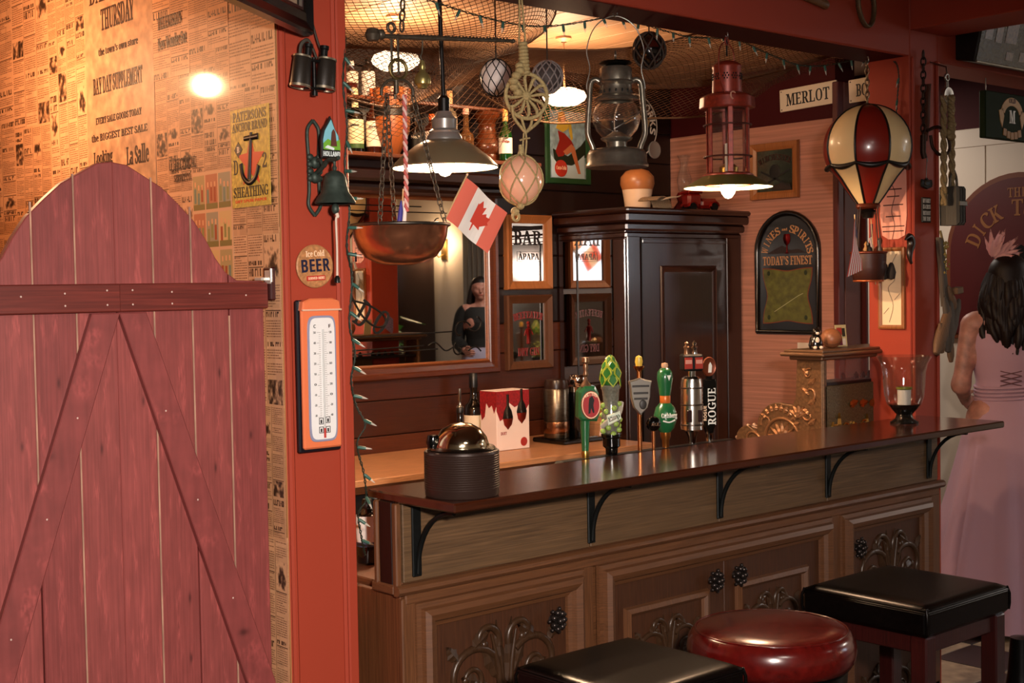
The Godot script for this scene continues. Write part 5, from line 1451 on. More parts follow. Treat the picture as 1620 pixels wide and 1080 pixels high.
		if f == 0:
			for x: float in [-0.028, 0.045]:
				var b2 := MB.new()
				b2.T = fb * Transform3D(Basis.from_scale(V(1, 1, 0.06)), V(x, -0.03 + x * 0.25, 0.0008))
				b2.lathe([W(0.0, 0.0), W(0.02, 0.02), W(0.027, 0.05), W(0.02, 0.075), W(0.007, 0.095), W(0.0065, 0.14), W(0, 0.14)], 18)
				part("bottle_print", b2, mat("print_dark", Color(0.07, 0.06, 0.05), 0.4), wb)
				var b3 := MB.new()
				b3.T = fb * Transform3D(Basis.from_scale(V(1, 1, 0.07)), V(x, -0.03 + x * 0.25, 0.0012))
				b3.lathe([W(0.0, 0.001), W(0.02, 0.02), W(0.0265, 0.044), W(0, 0.044)], 18)
				part("wine_print", b3, mat("print_wine", Color(0.62, 0.16, 0.13), 0.4), wb)
			lettering("DUET", mat("carton_red", Color.WHITE), wb, fb * Transform3D(Basis(), V(-0.05, -0.05, 0)), 0.03, 0.012, SANS, true, 0.0006)
			part("corner_print", at(0.055, -0.09, 0.0506).ball(Vector3.ZERO, V(0.018, 0.018, 0.001), 16, 8), mat("print_wine", Color.WHITE), wb)
	# coffee grinder and canister on a tray
	var tray := thing("black_tray", "flat glossy black tray under the steel canisters on the back counter", "tray", V(3.84, ct, -4.06))
	part("tray", at(0, 0.009, 0).box(Vector3.ZERO, V(0.235, 0.018, 0.2), 0.005), mat("gloss_black", Color(0.02, 0.02, 0.02), 0.12), tray)
	part("chrome_plate", at(0.05, 0.019, 0.05).box(Vector3.ZERO, V(0.08, 0.002, 0.06), 0.001), mat("chrome", Color(0.75, 0.74, 0.72), 0.12, 1.0), tray)
	var cs := thing("steel_canister", "brushed steel canister with a dark lid on the black tray", "canister", V(3.785, ct + 0.0185, -4.075))
	part("body", at().lathe([W(0, 0), W(0.052, 0), W(0.053, 0.004), W(0.053, 0.2), W(0.05, 0.204), W(0, 0.204)], 30), mat("brushed_steel", Color(0.62, 0.57, 0.50), 0.3, 1.0, {"tex": grain_a, "uv": V(1, 2, 1)}), cs)
	part("lid", at(0, 0.204, 0).lathe([W(0.05, 0), W(0.05, 0.02), W(0.045, 0.036), W(0, 0.04)], 30), mat("lid_brown", Color(0.16, 0.09, 0.06), 0.3), cs)
	part("lower_band", at().lathe([W(0.0535, 0.02), W(0.0545, 0.022), W(0.0545, 0.066), W(0.0535, 0.068)], 30), mat("brushed_copper", Color(0.66, 0.48, 0.36), 0.25, 1.0), cs)
	var cj := thing("black_canister", "tall glossy black canister with a chrome top beside the steel one", "canister", V(3.885, ct + 0.0185, -4.05))
	part("body", at().lathe([W(0, 0), W(0.044, 0), W(0.045, 0.004), W(0.045, 0.186), W(0, 0.186)], 30), mat("gloss_black", Color.WHITE), cj)
	part("chrome_top", at(0, 0.186, 0).lathe([W(0.042, 0), W(0.042, 0.022), W(0.034, 0.03), W(0.038, 0.038), W(0.036, 0.06), W(0.03, 0.07), W(0, 0.07)], 26), mat("chrome", Color.WHITE), cj)
	var cbd := thing("reflection_board", "pale wooden slab on the cabinet side standing in for lit counter wood reflected there", "reflection board", V(4.0, ct, -4.09), Basis(V(0, 0, 1), -0.2) * Basis(Vector3.UP, PI / 2))  # added slab, stands in for the lit counter wood mirrored at this spot
	part("board", at(0, 0.075, 0).box(Vector3.ZERO, V(0.115, 0.15, 0.016), 0.004), wood("butcher_block", Color.WHITE, "x", 0.35, 1.3), cbd)
# ---------------------------------------------------------------- the fishing net under the ceiling
func net_y(x: float, t: float) -> float:
	# t runs from the beam (0) to the back (1); three swags hang between the hooks
	var swag := absf(sin((x - 2.0) * PI / 1.15))
	var base := 2.475 - 0.05 * t
	var sag := (0.05 + 0.10 * swag) * sin(PI * minf(t * 1.25, 1.0)) + 0.24 * pow(t, 3.0) * (0.55 + 0.45 * swag)
	return base - sag + 0.018 * sin(x * 9.0 + t * 5.0) * t
func build_net() -> void:
	var t := thing("fishing_net", "brown knotted fishing net draped in swags under the plank ceiling", "net", Vector3.ZERO)
	var nu := 200
	var nv := 96
	var pos: Array[PackedVector3Array] = []
	for j in nv + 1:
		var row := PackedVector3Array()
		for i in nu + 1:
			var u := float(i) / nu
			var v := float(j) / nv
			var x := lerpf(1.95, 4.35, u)
			v = lerpf(0.62 * exp(-pow((x - 3.12) / 0.27, 2.0)), 1.0, v)
			var reach := 1.12 - 0.35 * u + 0.12 * sin(x * 4.2)
			var z := -2.86 - v * reach - 0.03 * sin(x * 7.0)
			row.append(V(x + 0.03 * sin(v * 9.0), net_y(x, v), z))
		pos.append(row)
	var b := MB.new()
	var r := 0.00105
	for j in nv:
		for i in nu:
			if (i + j) % 2 == 0:
				thread(b, pos[j][i], pos[j + 1][i + 1], r)
			else:
				thread(b, pos[j][i + 1], pos[j + 1][i], r)
	var mesh := part("netting", b, mat("net_brown", Color(0.36, 0.24, 0.14), 0.85), t)
	mesh.set_meta("kind", "stuff")
	var e := MB.new()
	for v: int in [0, nv]:
		var pts := []
		for i in range(0, nu + 1, 3):
			pts.append(pos[v][i])
		e.tube(pts, 0.003 if v == 0 else 0.004, 5)
	part("edge_rope", e, mat("net_rope", Color(0.40, 0.28, 0.17), 0.85), t).set_meta("kind", "stuff")
	# the hanging corner that droops at the left
	var c := MB.new()
	var rows: Array[PackedVector3Array] = []
	for j in 41:
		var row := PackedVector3Array()
		for i in 61:
			var u := i / 60.0
			var v := j / 40.0
			var x := lerpf(1.98, 2.98, u)
			var lo := 0.14 + 0.16 * sin(PI * u) + 0.05 * sin(u * 11.0)
			row.append(V(x + 0.9 * v * 0.55, 2.34 - v * lo, -3.42 - v * 0.42 + 0.03 * sin(u * 14.0 + v * 3.0)))
		rows.append(row)
	for j in 40:
		for i in 60:
			if (i + j) % 2 == 0:
				thread(c, rows[j][i], rows[j + 1][i + 1], r)
			else:
				thread(c, rows[j][i + 1], rows[j + 1][i], r)
	part("drooping_corner", c, mat("net_brown", Color.WHITE), t).set_meta("kind", "stuff")
func thread(b: MB, a: Vector3, c: Vector3, r: float) -> void:
	var d := (c - a).normalized()
	var s := d.cross(Vector3.UP).normalized() * r
	var w := s.cross(d)
	var i := b.v.size()
	var o1 := s
	var o2 := s * -0.5 + w * 0.866
	var o3 := s * -0.5 - w * 0.866
	b.v.append_array(PackedVector3Array([a + o1, a + o2, a + o3, c + o1, c + o2, c + o3]))
	b.n.append_array(PackedVector3Array([o1 / r, o2 / r, o3 / r, o1 / r, o2 / r, o3 / r]))
	b.u.append_array(PackedVector2Array([Vector2.ZERO, Vector2.ZERO, Vector2.ZERO, Vector2.ZERO, Vector2.ZERO, Vector2.ZERO]))
	for k in 3:
		var q := (k + 1) % 3
		b.ix.append_array(PackedInt32Array([i + k, i + q, i + k + 3, i + q, i + q + 3, i + k + 3]))
func netted_ball(t: Node3D, c: Vector3, r: float, squash: float, ball_m: Material, cord_m: Material, cells: int, wire: float) -> void:
	part("float", at(c.x, c.y, c.z).ball(Vector3.ZERO, V(r, r * squash, r), 28, 18), ball_m, t)
	var b := MB.new()
	for s: float in [-1.0, 1.0]:
		for k in cells:
			var pts := []
			for j in 15:
				var th := PI * (0.04 + 0.92 * j / 14.0)
				var ph := TAU * k / cells + s * (j / 14.0) * 1.9
				pts.append(c + V(sin(th) * sin(ph) * (r + wire), cos(th) * (r * squash + wire), sin(th) * cos(ph) * (r + wire)))
			b.tube(pts, wire, 5)
	part("cord_net", b, cord_m, t).set_meta("kind", "stuff")

func opal(p: Vector3, r: float, e: float, label: String) -> void:
	var t := thing("opal_lamp", label, "lamp", p, Basis(), "opal lamps under the nook ceiling")
	part("stem", at().tube([V(0, r * 0.4, 0), V(0, 2.5 - p.y, 0)], 0.004, 8), mat("pale_stem", Color(0.7, 0.55, 0.4), 0.5), t)
	part("canopy", at(0, 2.495 - p.y, 0).lathe([W(0.012, -0.012), W(0.03, 0.0), W(0.03, 0.006), W(0, 0.006)], 24), mat("pale_stem", Color(0.7, 0.55, 0.4), 0.5), t)
	part("opal_bowl", at().lathe([W(0, -r * 0.42), W(r * 0.6, -r * 0.36), W(r * 0.92, -r * 0.16), W(r, 0), W(r * 0.9, r * 0.2), W(r * 0.5, r * 0.36), W(0, r * 0.42)], 32), mat("opal_glow", Color(1, 0.95, 0.88), 0.3, 0.0, {"emit": Color(1.0, 0.88, 0.72), "power": 4.0}), t)
	var l := OmniLight3D.new()
	l.name = "lamp_light"
	l.light_color = Color(1.0, 0.82, 0.64)
	l.light_energy = e
	l.light_size = r * 0.35
	l.omni_range = 12.0
	l.omni_attenuation = 2.0
	l.shadow_enabled = true
	t.add_child(l, true)

# ---------------------------------------------------------------- everything that hangs
func build_hanging() -> void:
	pendant(on_z(-3.1, 704, 266), 0.155, 0.6, 1.1, "olive enamel pendant lamp with a lit bulb over the bar, in front")
	opal(on_z(-3.75, 893, 153), 0.085, 0.36, "round opal ceiling lamp glowing between the macrame flower and the poster")
	opal(on_z(-3.8, 626, 96), 0.085, 0.42, "round opal ceiling lamp glowing through the fishing net at the left")
	build_net()
	var p2 := []
	for q: Vector3 in [V(586, -24, -2.82), V(640, -12, -2.82), V(690, 4, -2.81), V(740, 20, -2.81), V(790, 33, -2.81), V(838, 41, -2.81), V(885, 40, -2.81), V(930, 33, -2.81), V(968, 27, -2.8), V(1010, 36, -2.81), V(1050, 48, -2.81), V(1090, 58, -2.81), V(1130, 60, -2.81), V(1165, 62, -2.81), V(1200, 78, -2.81), V(1235, 93, -2.81), V(1265, 103, -2.81), V(1300, 104, -2.81), V(1335, 98, -2.81), V(1365, 92, -2.8), V(1395, 97, -2.79), V(1416, 98, -2.74), V(1422, 120, -2.70), V(1420, 150, -2.70), V(1418, 185, -2.70), V(1417, 215, -2.70)]:
		var pp := on_z(q.z, q.x, q.y)
		if q.z > -2.78:
			pp = on_x(4.122, q.x, q.y)
		p2.append(pp)
	fairy_lights("green mini string lights swagged along the underside of the red beam", p2, 0.078, V(0, -1, 0.1))
	build_scale()
	# macrame flower with a pink glass float
	var mc := thing("macrame_hanger", "knotted tan macrame flower hanger with a pink glass float in its net", "macrame", on_z(-2.71, 833, 152))
	var jute := mat("jute", Color(0.80, 0.71, 0.49), 0.85, 0.0, {"tex": blotch, "tri": V(20, 20, 20), "bump": 0.05})
	var up := at()
	for s: float in [-1.0, 1.0]:
		up.tube(smooth([V(-0.012 + 0.012 * s, 0.14, 0), V(-0.014 + 0.006 * s, 0.22, 0), V(-0.018 + 0.003 * s, 0.30, 0)], 5), 0.0026, 6)
	for k in 9:
		up.tube(ring_pts(V(-0.006 - 0.0005 * k, 0.062 + k * 0.0095, 0), 0.011 - k * 0.0004, V(1, 0.12, 0), V(0, 0, 1), 12), 0.0058, 7, true)
	part("wrapped_cord", up, jute, mc).set_meta("kind", "stuff")
	var tw := at()
	for k in 6:
		var a := k * 1.1
		tw.ball(V(-0.034 + 0.012 * cos(a), 0.078 - k * 0.014, 0.008 * sin(a)), V(0.014, 0.011, 0.013), 9, 7)
	part("side_knots", tw, jute, mc).set_meta("kind", "stuff")
	var fw := at()
	var fb := Basis(Vector3.UP, -0.35)
	fw.T.basis = fb
	fw.tube(ring_pts(Vector3.ZERO, 0.060, V(1, 0, 0), V(0, 1, 0), 28), 0.0055, 8, true)
	fw.ball(V(0, 0, 0.002), V(0.013, 0.013, 0.007), 12, 8)
	part("hoop", fw, jute, mc).set_meta("kind", "stuff")
	for k in 12:
		var a := TAU * k / 12.0
		var pe := tf(fb * Basis(V(0, 0, 1), a))
		pe.tube([V(0.01, 0, 0), V(0.03, 0.004, 0.003), V(0.046, 0.006, 0.002), V(0.058, 0.0, 0)], [0.0035, 0.006, 0.0062, 0.004], 7, false, 0.8)
		part("petal", pe, jute, mc)
	var lo := at()
	for s: float in [-1.0, 1.0]:
		lo.tube(smooth([V(0.052 * s, -0.032, 0), V(0.045 * s, -0.062, 0), V(-0.006, -0.098, 0)], 5), 0.0045, 6)
		lo.tube(smooth([V(0.02 * s, -0.058, 0), V(0.012 * s, -0.08, 0), V(-0.006, -0.098, 0)], 5), 0.0038, 6)
		lo.tube(smooth([V(-0.008 + 0.004 * s, -0.1, 0), V(-0.012 + 0.006 * s, -0.13, 0.003), V(-0.012 + 0.003 * s, -0.165, 0)], 5), 0.0028, 6)
	lo.tube([V(-0.03, -0.12, 0.004), V(-0.012, -0.115, 0.006), V(0.006, -0.112, 0.002)], 0.0028, 6)
	part("lower_cords", lo, jute, mc).set_meta("kind", "stuff")
	var fl := thing("net_float", "pink glass float in a tan cord net, hanging from the macrame flower", "float", on_z(-2.71, 824, 285))
	netted_ball(fl, Vector3.ZERO, 0.058, 1.14, mat("pink_glass", Color(0.92, 0.72, 0.60), 0.12, 0.0, {"coat": 0.6, "back": Color(0.5, 0.35, 0.3)}), jute, 7, 0.0022)
	var kn := at()
	kn.tube(smooth([V(0.0, 0.062, 0), V(0.002, 0.078, 0), V(0.0, 0.095, 0)], 4), [0.016, 0.012, 0.009, 0.008, 0.007, 0.006, 0.006, 0.005, 0.005], 8)
	kn.ball(V(-0.012, -0.07, 0.01), V(0.012, 0.010, 0.010), 9, 6)
	kn.ball(V(-0.022, -0.084, 0), V(0.013, 0.012, 0.010), 9, 6)
	kn.tube(ring_pts(V(-0.02, -0.098, 0), 0.011, V(1, 0, 0), V(0, 1, 0), 12), 0.0045, 6, true)
	part("knot", kn, jute, fl).set_meta("kind", "stuff")
	# other floats
	var a1 := thing("net_float", "white float in a black diamond net beside the macrame flower", "float", on_z(-3.25, 785, 123))
	netted_ball(a1, Vector3.ZERO, 0.05, 1.15, mat("float_white", Color(0.86, 0.85, 0.84), 0.5), mat("cord_black", Color(0.05, 0.05, 0.05), 0.8), 9, 0.0016)
	var a2 := thing("net_float", "grey tangled rope ball right of the macrame flower", "float", on_z(-3.25, 866, 122))
	netted_ball(a2, Vector3.ZERO, 0.048, 1.05, mat("float_grey", Color(0.25, 0.23, 0.23), 0.6), mat("cord_grey", Color(0.52, 0.50, 0.50), 0.8), 11, 0.0028)
	var a3 := thing("net_float", "dark glass float in a rope net between the two lanterns", "float", on_z(-2.95, 1027, 80))
	netted_ball(a3, Vector3.ZERO, 0.05, 1.1, mat("float_dark", Color(0.03, 0.02, 0.02), 0.08, 0.0, {"coat": 0.8}), mat("cord_dark", Color(0.20, 0.16, 0.13), 0.8), 7, 0.003)
	for f: Node3D in [a1, a2, a3]:
		part("hanging_cord", at().tube([V(0, 0.05, 0), V(0, 2.47 - f.position.y, 0)], 0.0025, 6), mat("cord_dark", Color(0.20, 0.16, 0.13), 0.8), f)
	build_storm_lantern()
	build_red_lantern()
	build_balloon()
func hook(parent: Node3D, p: Vector3, top: float) -> void:
	var b := at(p.x, p.y, p.z)
	b.tube(smooth([V(0, top, 0), V(0, 0.022, 0), V(0.009, 0.012, 0), V(0.009, 0.0, 0), V(0, -0.004, 0), V(-0.008, 0.004, 0)], 5), 0.0022, 7)
	part("hook", b, mat("steel", Color(0.6, 0.6, 0.58), 0.3, 1.0), parent)

func build_scale() -> void:
	var o := on_z(-2.71, 627, 140)          # where the three chains meet
	var t := thing("hanging_balance", "old iron hanging balance with a copper pan on three chains", "scale", o)
	var iron := mat("old_iron", Color(0.44, 0.40, 0.34), 0.42, 0.6, {"tex": blotch, "tri": V(9, 9, 9)})
	var px := 1.0 / 636.0
	var beam := at()
	var b0 := on_z(-2.71, 596, 57) - o
	var b1 := on_z(-2.72, 812, 65) - o
	beam.tube([b0, b0.lerp(b1, 0.3), b0.lerp(b1, 0.6), b1], [0.005, 0.007, 0.0055, 0.0045], 8)
	for k in 26:
		beam.box(b0.lerp(b1, 0.3 + k * 0.026) + V(0, 0.006, 0), V(0.0018, 0.004, 0.006))
	beam.ball(b1, V(0.006, 0.006, 0.006), 8, 6)
	part("notched_beam", beam, iron, t).set_meta("kind", "stuff")
	var kb := at(b0.x - 0.012, b0.y + 0.002, 0.0)
	kb.lathe([W(0, -0.016), W(0.014, -0.014), W(0.02, 0), W(0.014, 0.014), W(0, 0.016)], 14)
	kb.ball(V(0.02, 0.002, 0.006), V(0.012, 0.013, 0.012), 10, 7)
	part("fulcrum_block", kb, iron, t).set_meta("kind", "stuff")
	var st := at()
	for x: float in [-0.012, 0.008]:
		st.box(V(x, 0.085, 0.0), V(0.006, 0.10, 0.004), 0.001)
	st.tube(ring_pts(V(-0.012, 0.148, 0), 0.011, V(1, 0, 0), V(0, 1, 0), 14), 0.004, 6, true)
	part("shackle", st, iron, t).set_meta("kind", "stuff")
	part("ring", at().tube(ring_pts(V(0.004, 0.047, 0.004), 0.024, V(1, 0, 0.1), V(0, 1, 0), 22), 0.0042, 8, true), mat("dull_brass", Color(0.50, 0.44, 0.28), 0.4, 0.9), t)
	var cross := at()
	for k in 3:
		var a := 0.5 + TAU * k / 3.0
		cross.tube(smooth([V(0, 0.02, 0), V(sin(a) * 0.022, 0.018, cos(a) * 0.022), V(sin(a) * 0.042, 0.0, cos(a) * 0.042), V(sin(a) * 0.045, -0.02, cos(a) * 0.045)], 5), 0.004, 7)
	cross.tube([V(0, 0.022, 0), V(0, -0.012, 0)], 0.006, 8)
	part("spreader", cross, iron, t).set_meta("kind", "stuff")
	# suspension from the beam of the room
	var hb := MB.new()
	chain(hb, V(0.02, 0.142, 0), V(0.026, 0.222, 0), 0.026, 0.003)
	part("top_chain", hb, iron, t).set_meta("kind", "stuff")
	# poise
	var po := at(0.086, 0.064, -0.005)
	po.lathe([W(0, -0.056), W(0.012, -0.056), W(0.014, -0.05), W(0.02, -0.045), W(0.0215, -0.034), W(0.018, -0.022), W(0.009, -0.014), W(0.007, -0.008), W(0.0085, -0.004), W(0.0065, 0.006), W(0.005, 0.014), W(0, 0.015)], 22)
	part("poise", po, mat("poise_brass", Color(0.66, 0.61, 0.38), 0.3, 0.8), t, "pear-shaped brass poise")
	var ph := at(0.086, 0.064, -0.005)
	ph.tube(smooth([V(0, 0.014, 0), V(-0.005, 0.024, 0), V(0, 0.034, 0), V(0.002, 0.06, 0), V(0.0, 0.073, 0)], 5), 0.0022, 6)
	part("poise_hook", ph, iron, t)
	# copper pan: rim 0.34 below the meeting point
	var ry := on_z(-2.71, 633, 357).y - o.y
	var bx := on_z(-2.71, 633, 357).x - o.x
	var R := 0.122
	var pan := at(bx, ry, 0)
	var prof := [W(0, -0.098), W(0.03, -0.0975), W(0.06, -0.092), W(0.088, -0.078), W(0.106, -0.055), W(0.116, -0.028), W(0.119, -0.006), W(0.124, 0.0), W(0.122, 0.004), W(0.117, 0.002), W(0.114, -0.01), W(0.104, -0.052), W(0.086, -0.075), W(0.06, -0.088), W(0, -0.094)]
	pan.lathe(prof, 48)
	part("copper_pan", pan, mat("copper", Color(0.88, 0.58, 0.42), 0.2, 0.85, {"tex": blotch, "tri": V(5, 5, 5), "bump": 0.15, "btex": blotch}), t, "hammered copper pan")
	part("pan_rim", at(bx, ry + 0.001, 0).tube(ring_pts(Vector3.ZERO, 0.1225, V(1, 0, 0), V(0, 0, 1), 40), 0.0042, 7, true), mat("rim_steel", Color(0.36, 0.34, 0.31), 0.35, 0.9), t)
	for k in 3:
		var a: float = [-2.2, 1.85, 0.2][k] - 0.7
		var top := V(sin(0.5 + TAU * k / 3.0) * 0.045, -0.022, cos(0.5 + TAU * k / 3.0) * 0.045)
		var ends := [V(bx - 0.105, ry, 0.06), V(bx + 0.105, ry, 0.05), V(bx + 0.06, ry, -0.105)]
		var tops := [V(-0.04, -0.02, 0.015), V(0.04, -0.02, 0.015), V(0.0, -0.02, -0.04)]
		var cb := MB.new()
		chain(cb, tops[k], ends[k], 0.022, 0.0018)
		part("chain", cb, iron, t).set_meta("kind", "stuff")
	# striped rope hanging in the middle
	var rp := MB.new()
	for s in 2:
		var pts := []
		for j in 50:
			var y := -0.02 - j * 0.0058
			pts.append(V(0.002 + 0.0034 * sin(j * 1.3 + s * PI), y, 0.03 + 0.0034 * cos(j * 1.3 + s * PI)))
		var mm := mat("rope_red", Color(0.74, 0.38, 0.36), 0.8) if s == 0 else mat("rope_white", Color(0.86, 0.72, 0.69), 0.8)
		part("striped_rope", MB.new().tube(pts, 0.0038, 6), mm, t)
	# small flags standing in the pan
	var mf := thing("hand_flag", "small Canadian paper flag on a stick leaning out of the copper pan", "flag", Vector3.ZERO)
	var f0 := on_z(-2.66, 706, 346)
	var f1 := on_z(-2.66, 749, 293)
	var f2 := on_z(-2.66, 811, 348)
	var ex := (f2 - f1)
	var ey := (f1 - f0)
	var fw := ex.length()
	var fh := ey.length()
	ex = ex.normalized()
	ey = (ey - ex * ey.dot(ex)).normalized()
	var fbas := Basis(ex, ey, ex.cross(ey))
	mf.transform = Transform3D(fbas, f0)
	part("stick", at().tube([V(-0.003, -0.05, 0), V(-0.003, fh + 0.006, 0)], 0.0022, 7), mat("stick", Color(0.78, 0.66, 0.48), 0.6), mf)
	part("stick_tip", at().ball(V(-0.003, fh + 0.008, 0), V(0.003, 0.004, 0.003), 8, 6), mat("pale_ink", Color(0.95, 0.82, 0.68), 0.5), mf)
	var fr := mat("flag_red", Color(0.86, 0.44, 0.36), 0.6, 0.0, {"back": Color(0.5, 0.2, 0.15)})
	var fwh := mat("flag_white", Color(0.93, 0.91, 0.89), 0.6, 0.0, {"back": Color(0.5, 0.5, 0.5)})
	for q: Array in [[0.0, 0.26, fr], [0.26, 0.74, fwh], [0.74, 1.0, fr]]:
		var cl := MB.new()
		var k := 6
		for i in k:
			var x0: float = lerpf(q[0], q[1], float(i) / k) * fw
			var x1: float = lerpf(q[0], q[1], float(i + 1) / k) * fw
			var z0 := 0.004 * sin(x0 * 50.0)
			var z1 := 0.004 * sin(x1 * 50.0)
			cl.quad(V(x0, 0, z0), V(x1, 0, z1), V(x1, fh, z1), V(x0, fh, z0))
			cl.quad(V(x1, 0, z1 - 0.0006), V(x0, 0, z0 - 0.0006), V(x0, fh, z0 - 0.0006), V(x1, fh, z1 - 0.0006))
		part("cloth", cl, q[2], mf)
	var half := [W(0, 0.5), W(0.09, 0.33), W(0.19, 0.40), W(0.15, 0.14), W(0.28, 0.25), W(0.31, 0.17), W(0.47, 0.20), W(0.42, 0.05), W(0.48, 0.0), W(0.24, -0.21), W(0.27, -0.30), W(0.03, -0.26)]
	var lf := []
	for p: Vector2 in half:
		lf.append(p * fh * 0.72)
	lf.append(W(0.012, -0.48) * fh * 0.72)
	lf.append(W(-0.012, -0.48) * fh * 0.72)
	for i in range(half.size() - 1, 0, -1):
		lf.append(W(-half[i].x, half[i].y) * fh * 0.72)
	part("maple_leaf", at(fw * 0.5, fh * 0.5, 0.004 * sin(fw * 25.0) + 0.001).extr(lf, 0.002), mat("leaf_red", Color(0.80, 0.25, 0.18), 0.6), mf)
	var uf := thing("hand_flag", "furled blue and white paper flag standing in the copper pan", "flag", V(o.x - 0.012, o.y + ry - 0.03, -2.69))
	part("stick", at().tube([V(0, -0.03, 0), V(0.012, 0.12, 0)], 0.002, 6), mat("stick", Color.WHITE), uf)
	part("blue_cloth", at().tube([V(-0.006, 0.02, 0.002), V(0.0, 0.065, 0.004), V(0.004, 0.09, 0.002)], [0.007, 0.006, 0.002], 8), mat("flag_blue", Color(0.20, 0.20, 0.55), 0.6), uf)
	part("white_cloth", at().tube([V(0.008, 0.02, 0.004), V(0.011, 0.06, 0.006), V(0.011, 0.09, 0.003)], [0.006, 0.005, 0.002], 8), fwh, uf)

func build_storm_lantern() -> void:
	var o := on_z(-2.71, 976, 264)
	var t := thing("storm_lantern", "galvanised storm lantern with a clear globe hanging from the beam", "lantern", o)
	var tn := tin()
	part("fuel_tank", at().lathe([W(0, 0.004), W(0.075, 0.0), W(0.088, -0.002), W(0.091, 0.002), W(0.089, 0.008), W(0.086, 0.012), W(0.086, 0.034), W(0.083, 0.040), W(0.079, 0.046), W(0.06, 0.052), W(0.03, 0.056), W(0, 0.056)], 44), tn, t)
	part("burner", at(0, 0.054, 0).lathe([W(0.03, 0), W(0.03, 0.016), W(0.043, 0.022), W(0.046, 0.028), W(0.03, 0.034), W(0.012, 0.046), W(0, 0.046)], 28), tn, t)
	part("globe", at(0, 0.083, 0).lathe([W(0.04, 0), W(0.058, 0.02), W(0.068, 0.046), W(0.068, 0.066), W(0.058, 0.09), W(0.045, 0.105), W(0.043, 0.105), W(0.056, 0.089), W(0.066, 0.066), W(0.066, 0.046), W(0.056, 0.021), W(0.038, 0.001)], 32), mat("lantern_glass", Color(0.4, 0.38, 0.35), 0.02, 0.0, {"alpha": 0.03}), t)
	for k in 2:
		var g := []
		for j in 9:
			var a := -0.9 + k * PI + j * 0.225
			g.append(V(sin(a) * 0.072, 0.10 + 0.07 * j / 8.0, cos(a) * 0.072))
		part("globe_wire", at().tube(g, 0.0016, 6), mat("steel", Color(0.6, 0.6, 0.58), 0.3, 1.0), t)
	part("globe_plate", at(0, 0.186, 0).lathe([W(0.045, 0), W(0.06, 0.002), W(0.064, 0.006), W(0.06, 0.012), W(0.048, 0.017), W(0.046, 0.02), W(0.046, 0.044), W(0.05, 0.048), W(0.053, 0.052), W(0.05, 0.056), W(0.047, 0.058), W(0.047, 0.09), W(0.044, 0.096), W(0.03, 0.1), W(0, 0.1)], 36), tn, t)
	var vh := MB.new()
	for k in 16:
		var a := TAU * k / 16.0
		vh.ball(V(sin(a) * 0.046, 0.213, cos(a) * 0.046), V(0.003, 0.005, 0.003), 6, 5)
	part("vent_holes", vh, black_metal(), t).set_meta("kind", "stuff")
	part("cap", at(0, 0.288, 0).lathe([W(0.03, 0), W(0.044, 0.003), W(0.047, 0.006), W(0.044, 0.01), W(0.03, 0.012), W(0, 0.013)], 32), mat("cap_dark", Color(0.09, 0.085, 0.08), 0.35, 0.8), t)
	part("lift_ring", at().tube(ring_pts(V(0, 0.316, 0), 0.014, V(0.8, 0, -0.6), V(0, 1, 0), 14), 0.0015, 6, true), mat("steel", Color.WHITE), t)
	var sd := V(0.80, 0, 0.60)
	for s: float in [-1.0, 1.0]:
		var pts := smooth([V(0, 0.243, 0) + sd * s * 0.048, V(0, 0.248, 0) + sd * s * 0.06, V(0, 0.236, 0) + sd * s * 0.073, V(0, 0.19, 0) + sd * s * 0.077, V(0, 0.11, 0) + sd * s * 0.083, V(0, 0.085, 0) + sd * s * 0.08, V(0, 0.06, 0) + sd * s * 0.07, V(0, 0.042, 0) + sd * s * 0.066], 5)
		part("air_tube", at().tube(pts, 0.0085, 10), tn, t)
	var bail := smooth([sd * 0.078 + V(0, 0.205, 0), sd * 0.084 + V(0, 0.23, 0), sd * 0.074 + V(0, 0.28, 0), sd * 0.082 + V(0, 0.335, 0), sd * 0.055 + V(0, 0.40, 0), V(0, 0.428, 0), sd * -0.055 + V(0, 0.40, 0), sd * -0.082 + V(0, 0.335, 0), sd * -0.074 + V(0, 0.28, 0), sd * -0.084 + V(0, 0.23, 0), sd * -0.078 + V(0, 0.205, 0)], 6)
	part("bail", at().tube(bail, 0.0018, 6), mat("steel", Color.WHITE), t)
	hook(t, V(0, 0.43, 0), 2.33 - o.y - 0.43)

